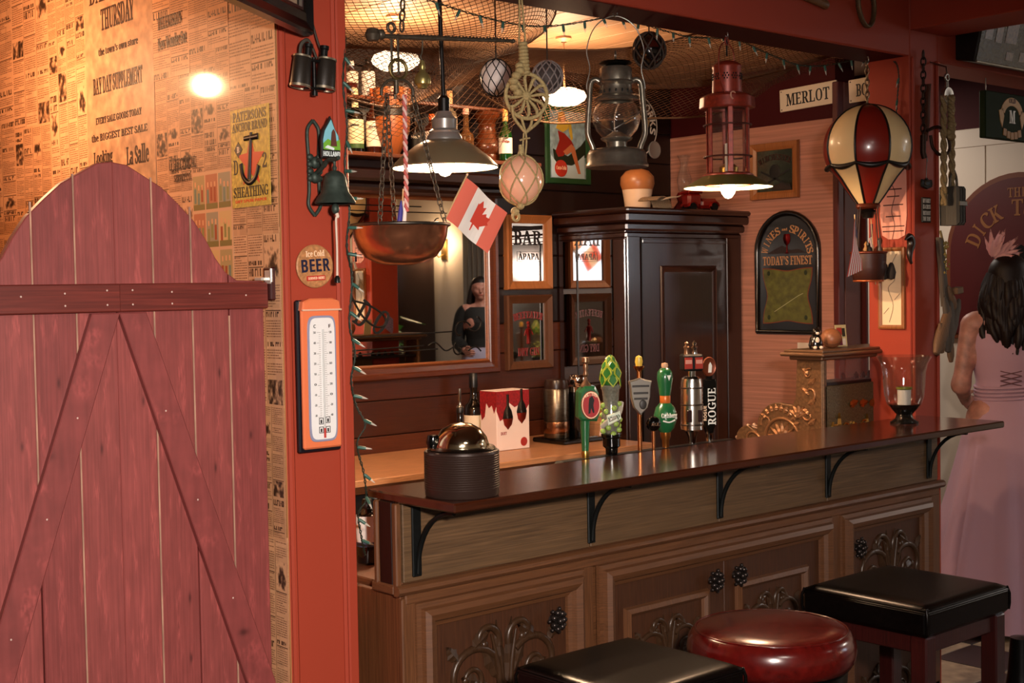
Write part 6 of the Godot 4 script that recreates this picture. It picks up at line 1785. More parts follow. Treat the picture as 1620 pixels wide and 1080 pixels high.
func build_red_lantern() -> void:
	var o := on_z(-2.71, 1152, 297)
	var t := thing("red_ship_lantern", "rusty red ship's lantern with glass panes and a lit shade below", "lantern", o, Basis(Vector3.UP, 0.3))
	var rd := mat("rust_red", Color(0.62, 0.21, 0.14), 0.4, 0.25, {"tex": blotch, "tri": V(9, 9, 9), "bump": 0.04})
	part("shade", at(0, 0, 0).lathe([W(0.137, 0), W(0.138, 0.003), W(0.078, 0.036), W(0.07, 0.038)], 40), mat("shade_green", Color(0.33, 0.33, 0.16), 0.35, 0.2), t)
	part("shade_lining", at(0, 0, 0).lathe([W(0.068, 0.035), W(0.077, 0.033), W(0.136, 0.0005)], 40), mat("enamel_white", Color(0.93, 0.91, 0.87), 0.35), t)
	part("base_ring", at(0, 0.006, 0).lathe([W(0.07, 0.0), W(0.084, 0.004), W(0.084, 0.012), W(0.078, 0.016), W(0.078, 0.034), W(0.07, 0.038), W(0, 0.038)], 36), rd, t)
	var hexr := 0.066
	var y0 := 0.044
	var y1 := 0.245
	var pane := mat("lantern_pane", Color(0.3, 0.3, 0.28), 0.03, 0.0, {"alpha": 0.04})
	for k in 6:
		var a := TAU * k / 6.0
		part("corner_post", tf(Basis(Vector3.UP, a), V(sin(a) * hexr, (y0 + y1) * 0.5, cos(a) * hexr)).box(Vector3.ZERO, V(0.016, y1 - y0, 0.007), 0.002), rd, t)
		var m := a + TAU / 12.0
		part("pane", tf(Basis(Vector3.UP, m), V(sin(m) * hexr * 0.85, (y0 + y1) * 0.5, cos(m) * hexr * 0.85)).box(Vector3.ZERO, V(hexr * 0.96, y1 - y0, 0.002)), pane, t)
	for y: float in [0.095, 0.192]:
		var g := []
		for k in 24:
			var a := TAU * k / 24.0
			g.append(V(sin(a) * 0.073, y, cos(a) * 0.073))
		part("guard_wire", at().tube(g, 0.0028, 6, true), mat("rust_dark", Color(0.28, 0.12, 0.09), 0.5, 0.4), t)
	part("gallery", at(0, y1 - 0.004, 0).lathe([W(0.062, 0), W(0.084, 0.002), W(0.086, 0.006), W(0.084, 0.036), W(0.078, 0.042), W(0.05, 0.05), W(0, 0.05)], 8, 0.39, TAU + 0.39, 1.0, 1.0, 0.95), rd, t)
	part("vent_drum", at(0, y1 + 0.046, 0).lathe([W(0.045, 0), W(0.046, 0.003), W(0.044, 0.078), W(0.046, 0.082), W(0.044, 0.086), W(0.03, 0.096), W(0.012, 0.10), W(0, 0.10)], 28), rd, t)
	var vh := MB.new()
	for k in 10:
		var a := TAU * k / 10.0
		for j in 7:
			var q := TAU * j / 6.0
			var off := W(cos(q), sin(q)) * (0.0085 if j < 6 else 0.0)
			var aa := a + off.x / 0.045
			vh.ball(V(sin(aa) * 0.0452, y1 + 0.095 + off.y, cos(aa) * 0.0452), V(0.0026, 0.0034, 0.0026), 5, 4)
	part("vent_holes", vh, black_metal(), t).set_meta("kind", "stuff")
	var cand := at(-0.012, 0.05, 0.008)
	part("candle", cand.lathe([W(0, 0), W(0.012, 0), W(0.012, 0.085), W(0, 0.085)], 14), mat("wax", Color(0.86, 0.82, 0.76), 0.5), t)
	part("inner_lamp", at(0.016, 0.044, -0.004).lathe([W(0, 0), W(0.028, 0.002), W(0.03, 0.02), W(0.012, 0.034), W(0.014, 0.05), W(0.01, 0.062), W(0, 0.064)], 18), mat("brass", Color(0.72, 0.58, 0.30), 0.28, 1.0), t)
	var bl := at()
	for s: float in [-1.0, 1.0]:
		bl.tube(smooth([V(0.058 * s, y1 + 0.03, 0.02), V(0.062 * s, y1 + 0.11, 0.0), V(0.055 * s, y1 + 0.175, 0.0), V(0.02 * s, y1 + 0.2, 0)], 5), 0.0022, 6)
	part("bail", bl, mat("rust_red", Color.WHITE), t)
	part("side_loop", at().tube(ring_pts(V(-0.062, y1 + 0.03, 0.045), 0.011, V(1, 0, 0.3), V(0, 1, 0), 14), 0.003, 6, true), mat("old_pale", Color(0.72, 0.5, 0.42), 0.5), t)
	part("hanging_strap", at(0, y1 + 0.17, 0).box(V(0, 0.015, 0), V(0.008, 0.05, 0.004), 0.001), black_metal(), t)
	part("top_ring", at().tube(ring_pts(V(0, y1 + 0.206, 0), 0.012, V(1, 0, 0), V(0, 1, 0), 14), 0.003, 6, true), rd, t)
	hook(t, V(0, y1 + 0.218, 0), 2.33 - o.y - y1 - 0.218)
	glow_bulb(V(0, -0.004, 0), 0.024, 0.55, t)

func build_balloon() -> void:
	var o := on_z(-2.71, 1373, 322)
	var t := thing("balloon_ornament", "red and cream hot-air balloon ornament hanging before the right post", "ornament", o)
	var prof := []
	for k in 15:
		var q := k / 14.0
		var a := lerpf(-0.42, PI / 2, q)
		prof.append(W(cos(a) * 0.1505, 0.192 + sin(a) * 0.148))
	var cone := [W(0.038, 0.0), W(0.06, 0.03), W(0.1, 0.088), W(0.132, 0.126)]
	var cr := mat("balloon_cream", Color(0.90, 0.79, 0.58), 0.35, 0.0, {"coat": 0.4})
	var rd := mat("balloon_red", Color(0.50, 0.12, 0.08), 0.3, 0.0, {"coat": 0.5})
	var bk := mat("balloon_black", Color(0.05, 0.03, 0.025), 0.4)
	# eight gores; one red gore faces the room
	var face := -0.86
	for k in 8:
		var a := face + TAU * (k - 0.5) / 8.0
		var g := at()
		# gores bulge a little between the seams
		for i in prof.size() - 1:
			pass
		g.lathe(prof, 10, a, a + TAU / 8.0)
		part("gore", g, rd if k % 2 == 0 else cr, t)
		part("lower_gore", at().lathe(cone, 8, a, a + TAU / 8.0), rd if k % 2 == 0 else cr, t)
		var seam := []
		for p: Vector2 in cone:
			seam.append(V(sin(a) * p.x, p.y, cos(a) * p.x))
		for p: Vector2 in prof:
			seam.append(V(sin(a) * p.x, p.y, cos(a) * p.x))
		part("seam", at().tube(seam, 0.0042, 6), bk, t)
		var sk := []
		for j in 9:
			var aa := a + TAU / 8.0 * j / 8.0
			var dip := 0.012 * sin(PI * j / 8.0)
			sk.append(V(sin(aa) * 0.137, 0.134 - dip, cos(aa) * 0.137))
		part("scallop", at().tube(sk, [0.005, 0.007, 0.009, 0.010, 0.0105, 0.010, 0.009, 0.007, 0.005], 7), bk, t)
	part("crown", at(0, 0.338, 0).lathe([W(0.03, 0), W(0.02, 0.004), W(0.006, 0.008), W(0, 0.008)], 18), bk, t)
	var ch := MB.new()
	chain(ch, V(0, 0.345, 0), V(0, 2.33 - o.y - 0.02, 0), 0.024, 0.0026)
	part("chain", ch, mat("chain_gilt", Color(0.55, 0.47, 0.36), 0.35, 0.9), t).set_meta("kind", "stuff")
	hook(t, V(0, 2.33 - o.y - 0.02, 0), 0.02)
	var cp := mat("copper_dark", Color(0.38, 0.16, 0.09), 0.35, 0.5)
	part("mouth_ring", at(0, -0.014, 0).lathe([W(0.036, 0.016), W(0.04, 0.012), W(0.042, 0.002), W(0.036, -0.004), W(0.032, 0.0), W(0.032, 0.014)], 24), cp, t)
	part("burner", at(0, -0.05, 0).lathe([W(0, 0), W(0.018, 0), W(0.022, 0.012), W(0.03, 0.02), W(0.02, 0.03), W(0, 0.03)], 18), bk, t)
	for k in 4:
		var a := face + TAU * (k + 0.5) / 4.0
		part("rope", at().tube([V(sin(a) * 0.04, -0.012, cos(a) * 0.04), V(sin(a) * 0.056, -0.17, cos(a) * 0.056)], 0.0022, 6), mat("rope_dark", Color(0.20, 0.12, 0.09), 0.7), t)
	var wk := mat("wicker", Color(0.28, 0.12, 0.075), 0.45, 0.0, {"tex": grain_a, "tri": V(6, 9, 6), "bump": 0.1})
	part("basket", at(0, -0.27, 0).lathe([W(0, 0), W(0.046, 0), W(0.052, 0.006), W(0.06, 0.05), W(0.062, 0.1), W(0.056, 0.1), W(0.054, 0.05), W(0, 0.012)], 24), wk, t)
	part("basket_rim", at(0, -0.27, 0).tube(ring_pts(V(0, 0.1, 0), 0.061, V(1, 0, 0), V(0, 0, 1), 24), 0.005, 7, true), cp, t)
	part("basket_base_ring", at(0, -0.27, 0).tube(ring_pts(V(0, 0.003, 0), 0.049, V(1, 0, 0), V(0, 0, 1), 24), 0.004, 7, true), mat("copper_pale", Color(0.7, 0.36, 0.2), 0.3, 0.6), t)  # base ring in a paler copper than the rim
	for q: Array in [[-0.028, 0.03, 0.05, 0.4], [0.004, 0.045, 0.06, 0.1], [0.03, 0.02, 0.065, -0.3], [0.012, -0.02, 0.05, -0.1], [-0.012, -0.03, 0.045, 0.2], [0.04, 0.0, 0.04, -0.5]]:
		var tw := at(q[0], -0.178, q[1])
		tw.T.basis = Basis(V(0, 0, 1), q[3])
		tw.lathe([W(0, 0), W(0.008, 0), W(0.01, 0.02), W(0.005, 0.03), W(0.007, q[2] - 0.012), W(0, q[2])], 9)
		part("passenger_figure", tw, [bk, cp, mat("figure_tan", Color(0.66, 0.48, 0.28), 0.5)][rng.randi() % 3], t)
	for q: Array in [[0.066, 0.022], [0.052, 0.058]]:
		part("sandbag", at(q[0], -0.235, q[1]).lathe([W(0, -0.03), W(0.012, -0.026), W(0.016, -0.004), W(0.009, 0.022), W(0.004, 0.03), W(0, 0.03)], 12), mat("sandbag", Color(0.14, 0.10, 0.08), 0.8), t)
	# little flag hung from the basket
	var uf := thing("hand_flag", "small striped American flag hanging beside the balloon's basket", "flag", on_z(-2.62, 1352, 345))
	var red := mat("stripe_red", Color(0.78, 0.30, 0.24), 0.6)
	var wht := mat("flag_white", Color(0.93, 0.91, 0.89), 0.6)
	part("stick", at().tube([V(0.0, 0.012, 0), V(0.03, -0.13, -0.01)], 0.002, 6), mat("stick", Color(0.78, 0.66, 0.48), 0.6), uf)
	for k in 13:
		var u0 := k / 13.0
		var u1 := (k + 1) / 13.0
		var s := MB.new()
		# stripes run down the hanging cloth, fanning from the stick to the free edge
		var a0 := V(0.0, 0.0, 0).lerp(V(0.026, -0.105, -0.008), u0)
		var a1 := V(0.0, 0.0, 0).lerp(V(0.026, -0.105, -0.008), u1)
		var m0 := V(-0.022, -0.10, 0.006).lerp(V(0.034, -0.135, 0.004), u0)
		var m1 := V(-0.022, -0.10, 0.006).lerp(V(0.034, -0.135, 0.004), u1)
		var e0 := V(-0.046, -0.195, 0.0).lerp(V(0.034, -0.172, 0.006), u0)
		var e1 := V(-0.046, -0.195, 0.0).lerp(V(0.034, -0.172, 0.006), u1)
		for q: Array in [[a0, a1, m1, m0], [m0, m1, e1, e0]]:
			s.quad(q[3], q[2], q[1], q[0])
			var dz := V(0, 0, -0.0008)
			s.quad(q[0] + dz, q[1] + dz, q[2] + dz, q[3] + dz)
		part("stripe", s, red if k % 2 == 0 else wht, uf)
	var canton := MB.new()
	canton.quad(V(0.0, -0.06, 0.004), V(0.012, -0.072, 0.003), V(0.012, -0.05, 0.002), V(0.0, 0.0, 0.002))
	part("canton", canton, mat("flag_navy", Color(0.24, 0.2, 0.34), 0.6), uf)
	var vf := thing("hand_flag", "small blue and white flag behind the balloon's ropes", "flag", on_z(-2.74, 1378, 360))
	part("stick", at().tube([V(0, 0.03, 0), V(-0.004, -0.2, 0.02)], 0.0018, 6), mat("stick", Color.WHITE), vf)
	var vb := at()
	vb.box(V(0.004, -0.012, 0), V(0.014, 0.05, 0.002), 0.0005)
	part("navy_cloth", vb, mat("flag_navy", Color.WHITE), vf)
	part("white_cloth", tf(Basis(V(0, 0, 1), 0.35), V(0.0, -0.055, 0.002)).box(Vector3.ZERO, V(0.014, 0.042, 0.002), 0.0005), wht, vf)
# ---------------------------------------------------------------- on the bar top
func build_bartop() -> void:
	var y := 1.0815
	var t := thing("lidded_pot", "dark ribbed pot with a brass dome lid on the near end of the bar", "pot", V(1.917, y, -2.384))
	var pr := [W(0, 0), W(0.082, 0), W(0.085, 0.004), W(0.085, 0.016)]
	for k in 15:
		var h := 0.017 + k * 0.0052
		pr.append(W(0.0862, h + 0.001))
		pr.append(W(0.0862, h + 0.0035))
		pr.append(W(0.0852, h + 0.0046))
	pr.append_array([W(0.0865, 0.097), W(0.085, 0.102), W(0.078, 0.104), W(0.0, 0.104)])
	part("body", at().lathe(pr, 48), mat("pot_brown", Color(0.20, 0.145, 0.125), 0.34, 0.25), t)
	part("rim_ring", at(0, 0.104, 0).lathe([W(0.05, 0), W(0.076, 0), W(0.078, 0.003), W(0.075, 0.007), W(0.062, 0.008), W(0.058, 0.006)], 40), mat("pot_steel", Color(0.45, 0.42, 0.38), 0.25, 1.0), t)
	part("dome", at(0, 0.108, 0).lathe([W(0.063, 0), W(0.064, 0.003), W(0.058, 0.024), W(0.044, 0.043), W(0.024, 0.054), W(0, 0.058)], 40), mat("brass_bright", Color(0.82, 0.76, 0.64), 0.12, 1.0), t, "polished brass dome")
	part("side_knob", at(-0.055, 0.122, -0.035).lathe([W(0, -0.018), W(0.012, -0.016), W(0.016, 0), W(0.012, 0.016), W(0, 0.018)], 16), mat("gloss_black", Color(0.02, 0.02, 0.02), 0.12), t)
	# beer taps on the rail behind the bar
	var z := -2.67
	var rail := thing("tap_rail", "black tap rail mounted behind the bar top that carries the beer taps", "tap rail", V(2.85, 1.06, z))
	part("pipe", at().box(Vector3.ZERO, V(0.74, 0.034, 0.05), 0.01), black_metal(), rail)
	for x: float in [-0.3, 0.3]:
		part("leg", at(x, -0.11, 0).box(Vector3.ZERO, V(0.04, 0.19, 0.04), 0.004), black_metal(), rail)
	var gold := mat("brass", Color(0.72, 0.58, 0.30), 0.28, 1.0)
	var chrome := mat("chrome", Color(0.75, 0.74, 0.72), 0.12, 1.0)
	var fb := Basis(Vector3.UP, -0.55)
	var green := mat("tap_green", Color(0.10, 0.36, 0.20), 0.28, 0.0, {"coat": 0.6})
	var g := "beer taps"
	var yb := 1.0775
	var k0 := thing("beer_tap", "green paddle beer tap with a red oval badge and stag-horn finial", "beer tap", V(2.587, yb, z), fb, g)
	part("ferrule", at().lathe([W(0, 0), W(0.010, 0), W(0.011, 0.014), W(0.009, 0.022), W(0, 0.022)], 14), gold, k0)
	part("handle", at(0, 0.018, 0).lathe([W(0, 0), W(0.0095, 0), W(0.014, 0.09), W(0, 0.092)], 18), green, k0)
	part("body", at(0.008, 0.15, 0).extr([W(-0.022, -0.045), W(0.022, -0.048), W(0.03, -0.03), W(0.028, 0.03), W(0.018, 0.05), W(-0.012, 0.05), W(-0.028, 0.034), W(-0.03, -0.036)], 0.046, 0.006), green, k0)
	part("badge", tf(Basis.from_scale(V(1, 1.45, 1)) * Basis(Vector3.RIGHT, PI / 2), V(0.012, 0.148, 0.024)).lathe([W(0, 0), W(0.027, 0), W(0.027, 0.002), W(0.025, 0.004), W(0, 0.004)], 28), mat("badge_red", Color(0.62, 0.12, 0.14), 0.35), k0)
	part("badge_rim", tf(Basis.from_scale(V(1, 1.45, 1)), V(0.012, 0.148, 0.027)).tube(ring_pts(Vector3.ZERO, 0.0245, V(1, 0, 0), V(0, 1, 0), 24), 0.0016, 6, true), mat("pale_ink", Color(0.95, 0.82, 0.68), 0.5), k0)
	part("stag", at(0.012, 0.148, 0.0285).extr([W(-0.008, -0.024), W(-0.003, -0.022), W(0.0, -0.008), W(0.005, -0.022), W(0.009, -0.02), W(0.006, 0.0), W(0.009, 0.014), W(0.003, 0.026), W(-0.005, 0.02), W(-0.007, 0.004)], 0.0016), black_metal(), k0)
	arc_text("KEITHS", mat("pale_ink", Color.WHITE), k0, V(0.012, 0.152, 0.028), 0.026, -0.6, 0.6, 0.007, 0.8, "Droid Sans")
	part("finial", at(0.004, 0.198, 0).lathe([W(0, 0), W(0.016, 0), W(0.014, 0.006), W(0.006, 0.016), W(0.004, 0.026), W(0.008, 0.032), W(0.005, 0.044), W(0.008, 0.052), W(0.006, 0.062), W(0.011, 0.068), W(0.01, 0.08), W(0, 0.082)], 12), mat("bronze", Color(0.55, 0.42, 0.32), 0.35, 0.8), k0)
	# hop cone tap
	var k1 := thing("beer_tap", "beer tap shaped like a green hop cone on a grey carved pillar", "beer tap", V(2.690, yb, z), fb, g)
	part("base", at().lathe([W(0, 0), W(0.017, 0), W(0.018, 0.018), W(0.025, 0.024), W(0.025, 0.046), W(0.029, 0.05), W(0.029, 0.058), W(0.016, 0.06), W(0, 0.06)], 26), mat("gloss_black", Color.WHITE), k1)
	var gg := mat("glass_grey", Color(0.52, 0.52, 0.46), 0.2, 0.0, {"coat": 0.6, "tex": blotch, "tri": V(16, 16, 16), "bump": 0.15})
	part("pillar", at(0, 0.058, 0).lathe([W(0.016, 0), W(0.02, 0.01), W(0.026, 0.03), W(0.028, 0.05), W(0.024, 0.072), W(0.022, 0.09), W(0.025, 0.125), W(0.028, 0.13), W(0.028, 0.138), W(0.02, 0.14), W(0, 0.14)], 26), gg, k1)
	var hp := MB.new()
	for j in 26:
		var a := j * 2.4
		var hh := 0.06 + 0.09 * j / 26.0
		hp.ball(V(sin(a) * 0.024, hh, cos(a) * 0.024), V(0.009, 0.008, 0.006), 7, 5)
	part("carved_hops", hp, mat("hop_pale", Color(0.55, 0.66, 0.30), 0.4), k1).set_meta("kind", "stuff")
	part("swirl", at().tube(smooth([V(-0.028, 0.08, 0.008), V(-0.01, 0.10, 0.026), V(0.016, 0.115, 0.022), V(0.03, 0.145, 0.0)], 5), 0.008, 8), mat("swirl_grey", Color(0.66, 0.64, 0.58), 0.2, 0.0, {"coat": 0.5}), k1)
	part("plaque", tf(Basis(V(0, 0, 1), 0.35), V(0.0, 0.105, 0.029)).extr([W(-0.022, -0.014), W(0.02, -0.01), W(0.024, 0.012), W(-0.016, 0.014)], 0.006, 0.002), mat("plaque_pale", Color(0.82, 0.86, 0.78), 0.4), k1)
	lettering("Hop", mat("hop_dark", Color(0.10, 0.24, 0.12), 0.4), k1, Transform3D(Basis(V(0, 0, 1), 0.4), V(0.001, 0.105, 0.032)), 0.034, 0.016, SERIF, true, 0.001)
	var cone := part("cone", at(0, 0.198, 0).lathe([W(0, 0), W(0.018, 0.0), W(0.027, 0.022), W(0.026, 0.042), W(0.017, 0.064), W(0.007, 0.08), W(0, 0.084)], 24), mat("hop_green", Color(0.16, 0.42, 0.16), 0.3, 0.0, {"coat": 0.4}), k1)
	for row in 4:
		for j in 5:
			var a := TAU * (j + (row % 2) * 0.5) / 5.0
			var rr: float = [0.0255, 0.0265, 0.0205, 0.011][row]
			var hh: float = 0.203 + [0.006, 0.026, 0.047, 0.066][row]
			var s: float = [1.45, 1.5, 1.25, 0.8][row]
			var pt := tf(Basis(Vector3.UP, a) * Basis(Vector3.RIGHT, -0.12 - 0.14 * row), V(sin(a) * rr, hh, cos(a) * rr))
			pt.extr([W(0, -0.013 * s), W(0.0105 * s, 0.0), W(0.008 * s, 0.008 * s), W(0, 0.016 * s), W(-0.008 * s, 0.008 * s), W(-0.0105 * s, 0.0)], 0.003, 0.001)
			part("bract", pt, mat("hop_edge", Color(0.62, 0.66, 0.20), 0.4), cone)
			var p2 := tf(Basis(Vector3.UP, a) * Basis(Vector3.RIGHT, -0.12 - 0.14 * row), V(sin(a) * (rr + 0.0016), hh, cos(a) * (rr + 0.0016)))
			p2.extr([W(0, -0.009 * s), W(0.0075 * s, 0.0), W(0.0055 * s, 0.006 * s), W(0, 0.0115 * s), W(-0.0055 * s, 0.006 * s), W(-0.0075 * s, 0.0)], 0.003, 0.001)
			part("bract_face", p2, mat("hop_green", Color.WHITE), cone)
	# shield tap
	var k2 := thing("beer_tap", "copper-stemmed beer tap with a silver heraldic shield and yellow tip", "beer tap", V(2.806, yb, z), fb, g)
	var cop := mat("copper_rod", Color(0.72, 0.46, 0.28), 0.25, 1.0)
	part("stem", at().lathe([W(0, 0), W(0.0065, 0), W(0.0065, 0.235), W(0, 0.236)], 14), cop, k2)
	part("shield", at(0.0, 0.155, 0.010).extr([W(-0.034, 0.046), W(-0.016, 0.05), W(0.0, 0.056), W(0.016, 0.05), W(0.034, 0.046), W(0.03, 0.03), W(0.028, 0.0), W(0.02, -0.03), W(0.0, -0.052), W(-0.02, -0.03), W(-0.028, 0.0), W(-0.03, 0.03)], 0.014, 0.003), mat("pewter", Color(0.70, 0.69, 0.66), 0.3, 0.9), k2)
	for q: Array in [[0.036, 0.05], [0.016, 0.044], [0.0, 0.04]]:
		part("shield_bar", at(0, 0.155 + q[0] - 0.004, 0.018).box(Vector3.ZERO, V(q[1], 0.006, 0.002), 0.0006), mat("pewter_dark", Color(0.18, 0.17, 0.16), 0.5), k2)
	part("shield_device", at(0.006, 0.134, 0.018).ball(Vector3.ZERO, V(0.011, 0.014, 0.003), 12, 8), mat("pewter_dark", Color.WHITE), k2)
	part("cup", at(0, 0.228, 0).lathe([W(0, 0), W(0.008, 0), W(0.015, 0.01), W(0.016, 0.016), W(0, 0.017)], 18), cop, k2)
	part("tip", at(0, 0.244, 0).lathe([W(0, 0), W(0.009, 0), W(0.0115, 0.012), W(0.009, 0.026), W(0, 0.031)], 16), mat("tip_yellow", Color(0.82, 0.70, 0.28), 0.35), k2)
	# small black knob tap
	var k3 := thing("beer_tap", "small round black-faced tap knob in front of the shield tap", "beer tap", V(2.842, yb, z + 0.02), fb, g)
	part("stem", at().lathe([W(0, 0), W(0.005, 0), W(0.005, 0.06), W(0, 0.06)], 10), cop, k3)
	part("knob", at(0, 0.076, 0).ball(Vector3.ZERO, V(0.022, 0.022, 0.018), 20, 12), mat("gloss_black", Color.WHITE), k3)
	lettering("ALE", mat("bronze", Color.WHITE), k3, Transform3D(Basis(), V(0, 0.076, 0.0165)), 0.022, 0.008, SANS, true, 0.003)
	# bowling pin tap
	var k4 := thing("beer_tap", "shiny green skittle-shaped beer tap with an orange collar and white script", "beer tap", V(2.915, yb, z), fb, g)
	part("ferrule", at().lathe([W(0, 0), W(0.010, 0), W(0.011, 0.02), W(0.015, 0.03), W(0.016, 0.044), W(0, 0.045)], 18), mat("amber_metal", Color(0.66, 0.42, 0.20), 0.3, 0.9), k4)
	part("lower_body", at(0, 0.043, 0).lathe([W(0.014, 0), W(0.026, 0.014), W(0.033, 0.036), W(0.034, 0.052), W(0.028, 0.074), W(0.016, 0.087), W(0, 0.087)], 30), green, k4)
	part("collar", at(0, 0.128, 0).lathe([W(0.014, 0), W(0.0155, 0.002), W(0.0155, 0.024), W(0.014, 0.026)], 24), mat("collar_orange", Color(0.80, 0.42, 0.16), 0.35, 0.2), k4)
	part("upper_body", at(0, 0.152, 0).lathe([W(0, 0), W(0.016, 0), W(0.019, 0.02), W(0.0235, 0.05), W(0.022, 0.068), W(0.013, 0.08), W(0, 0.083)], 28), green, k4)
	part("tip", at(0, 0.233, 0).lathe([W(0, 0), W(0.008, 0), W(0.0105, 0.005), W(0.009, 0.013), W(0, 0.015)], 16), mat("tip_beige", Color(0.80, 0.64, 0.50), 0.4), k4)
	lettering("Carlsberg", mat("sign_white2", Color(0.92, 0.92, 0.88), 0.4), k4, Transform3D(Basis(), V(0.002, 0.094, 0.0325)), 0.046, 0.018, SERIF, true, 0.004)
	part("underline", at(0.002, 0.080, 0.032).tube(smooth([V(-0.018, 0, 0), V(0, -0.004, 0.002), V(0.018, 0.002, -0.001)], 4), 0.0024, 6), mat("sign_white2", Color.WHITE), k4)
	part("white_mark", at(0.006, 0.204, 0.0215).extr([W(-0.006, 0.008), W(0.006, 0.008), W(0.0, -0.008)], 0.004), mat("sign_white2", Color.WHITE), k4)
	# silver cylinder tap
	var k5 := thing("beer_tap", "tall silver cylinder beer tap topped by a black and red lantern block", "beer tap", V(3.032, yb, z), fb, g)
	part("base", at().lathe([W(0, 0), W(0.011, 0), W(0.013, 0.02), W(0.02, 0.036), W(0.03, 0.04), W(0, 0.042)], 24), chrome, k5)
	part("cylinder", at(0, 0.04, 0).lathe([W(0.03, 0), W(0.033, 0.003), W(0.033, 0.14), W(0.03, 0.155), W(0.018, 0.162), W(0, 0.162)], 32), mat("silver", Color(0.82, 0.80, 0.77), 0.2, 1.0), k5)
	for q: Array in [[0.02, 0.042], [-0.012, 0.042]]:
		part("window", tf(Basis(), V(q[0] - 0.004, 0.085, 0.027)).box(Vector3.ZERO, V(0.015, 0.036, 0.012), 0.002), mat("window_dark", Color(0.14, 0.04, 0.03), 0.3), k5)
	for y2: float in [0.055, 0.115, 0.165]:
		part("band", at(0, y2, 0).lathe([W(0.033, 0), W(0.0345, 0.001), W(0.0345, 0.004), W(0.033, 0.005)], 30), mat("silver_dark", Color(0.4, 0.36, 0.33), 0.3, 1.0), k5)
	part("neck", at(0, 0.2, 0).lathe([W(0, 0), W(0.013, 0), W(0.013, 0.02), W(0, 0.02)], 18), chrome, k5)
	part("block", at(0, 0.243, 0).box(Vector3.ZERO, V(0.062, 0.05, 0.05), 0.005), black_metal(), k5)
	for s: float in [-1.0, 1.0]:
		part("red_panel", at(0.016 * s, 0.242, 0.0255).box(Vector3.ZERO, V(0.024, 0.034, 0.002), 0.0006), mat("panel_red", Color(0.62, 0.18, 0.12), 0.35), k5)
		part("panel_label", at(0.016 * s, 0.246, 0.027).box(Vector3.ZERO, V(0.02, 0.012, 0.0012), 0.0004), mat("label_pink", Color(0.82, 0.55, 0.48), 0.4), k5)
	for q: Array in [[-0.014, 0.0], [0.010, 0.008]]:
		part("figurine", at(q[0], 0.267, 0).lathe([W(0, 0), W(0.009, 0.0), W(0.007, 0.014), W(0.010, 0.022), W(0.005, 0.027), W(0.007, 0.034), W(0, 0.039 + q[1] * 0.3)], 12), mat("bronze", Color.WHITE) if q[0] < 0.0 else chrome, k5)
	# black paddle tap
	var k6 := thing("beer_tap", "black paddle beer tap lettered ROGUE with a copper oval badge", "beer tap", V(3.122, yb, z - 0.01), fb, g)
	part("base", at().lathe([W(0, 0), W(0.010, 0), W(0.009, 0.02), W(0.013, 0.026), W(0, 0.028)], 18), chrome, k6)
	part("paddle", at(0, 0.11, 0).extr([W(-0.01, -0.086), W(0.01, -0.086), W(0.021, -0.05), W(0.023, 0.06), W(0.02, 0.078), W(-0.02, 0.078), W(-0.023, 0.06), W(-0.021, -0.05)], 0.022, 0.004), mat("gloss_black", Color.WHITE), k6)
	var tb := Basis(V(0, 0, 1), PI / 2)
	lettering("ROGUE", mat("sign_white2", Color.WHITE), k6, Transform3D(tb, V(0.005, 0.105, 0.011)), 0.112, 0.024, SERIF, true, 0.001)
	lettering("ROGUE", mat("pale_ink", Color.WHITE), k6, Transform3D(tb, V(-0.016, 0.085, 0.011)), 0.045, 0.009, SANS, true, 0.001)
	part("badge", tf(Basis.from_scale(V(1, 1.4, 1)) * Basis(Vector3.RIGHT, PI / 2), V(0, 0.225, 0.004)).lathe([W(0, -0.004), W(0.02, -0.004), W(0.022, 0), W(0.02, 0.004), W(0.017, 0.003), W(0, 0.003)], 26), mat("badge_copper", Color(0.46, 0.22, 0.12), 0.35, 0.5), k6)
	part("badge_figure", at(0.002, 0.224, 0.008).extr([W(-0.006, -0.016), W(0.004, -0.016), W(0.006, 0.004), W(0.001, 0.016), W(-0.004, 0.008)], 0.002), mat("sign_white2", Color.WHITE), k6)
	part("badge_neck", at(0, 0.19, 0).box(Vector3.ZERO, V(0.02, 0.016, 0.014), 0.002), mat("gloss_black", Color.WHITE), k6)
	# hurricane vase with a candle
	var v := thing("glass_vase", "flared smoked glass hurricane vase holding a white candle at the far end of the bar", "vase", V(3.895, y, -2.50))
	part("glass", at().lathe([W(0, 0.005), W(0.046, 0.0), W(0.048, 0.005), W(0.03, 0.016), W(0.026, 0.03), W(0.04, 0.045), W(0.055, 0.062), W(0.064, 0.09), W(0.068, 0.13), W(0.070, 0.17), W(0.076, 0.198), W(0.090, 0.222), W(0.088, 0.224), W(0.073, 0.199), W(0.067, 0.17), W(0.065, 0.13), W(0.061, 0.092), W(0.052, 0.066), W(0.0, 0.05)], 40), mat("smoked_glass", Color(0.2, 0.2, 0.18), 0.02, 0.0, {"alpha": 0.12}), v)
	part("dark_base", at().lathe([W(0, 0.004), W(0.045, 0.001), W(0.046, 0.005), W(0.029, 0.016), W(0.025, 0.03), W(0.039, 0.046), W(0.052, 0.064), W(0.04, 0.062), W(0, 0.056)], 36), mat("gloss_black", Color.WHITE), v)
	part("candle", at(0.0, 0.062, 0.0).lathe([W(0, 0), W(0.0215, 0), W(0.022, 0.05), W(0.018, 0.054), W(0, 0.052)], 22), mat("wax_white", Color(0.92, 0.91, 0.87), 0.5, 0.0, {"back": Color(0.3, 0.3, 0.28)}), v)
	part("candle_cup", at(0.0, 0.112, 0.0).lathe([W(0.023, 0), W(0.026, 0.003), W(0.026, 0.008), W(0.022, 0.008)], 22), mat("cup_green", Color(0.50, 0.52, 0.18), 0.3), v)

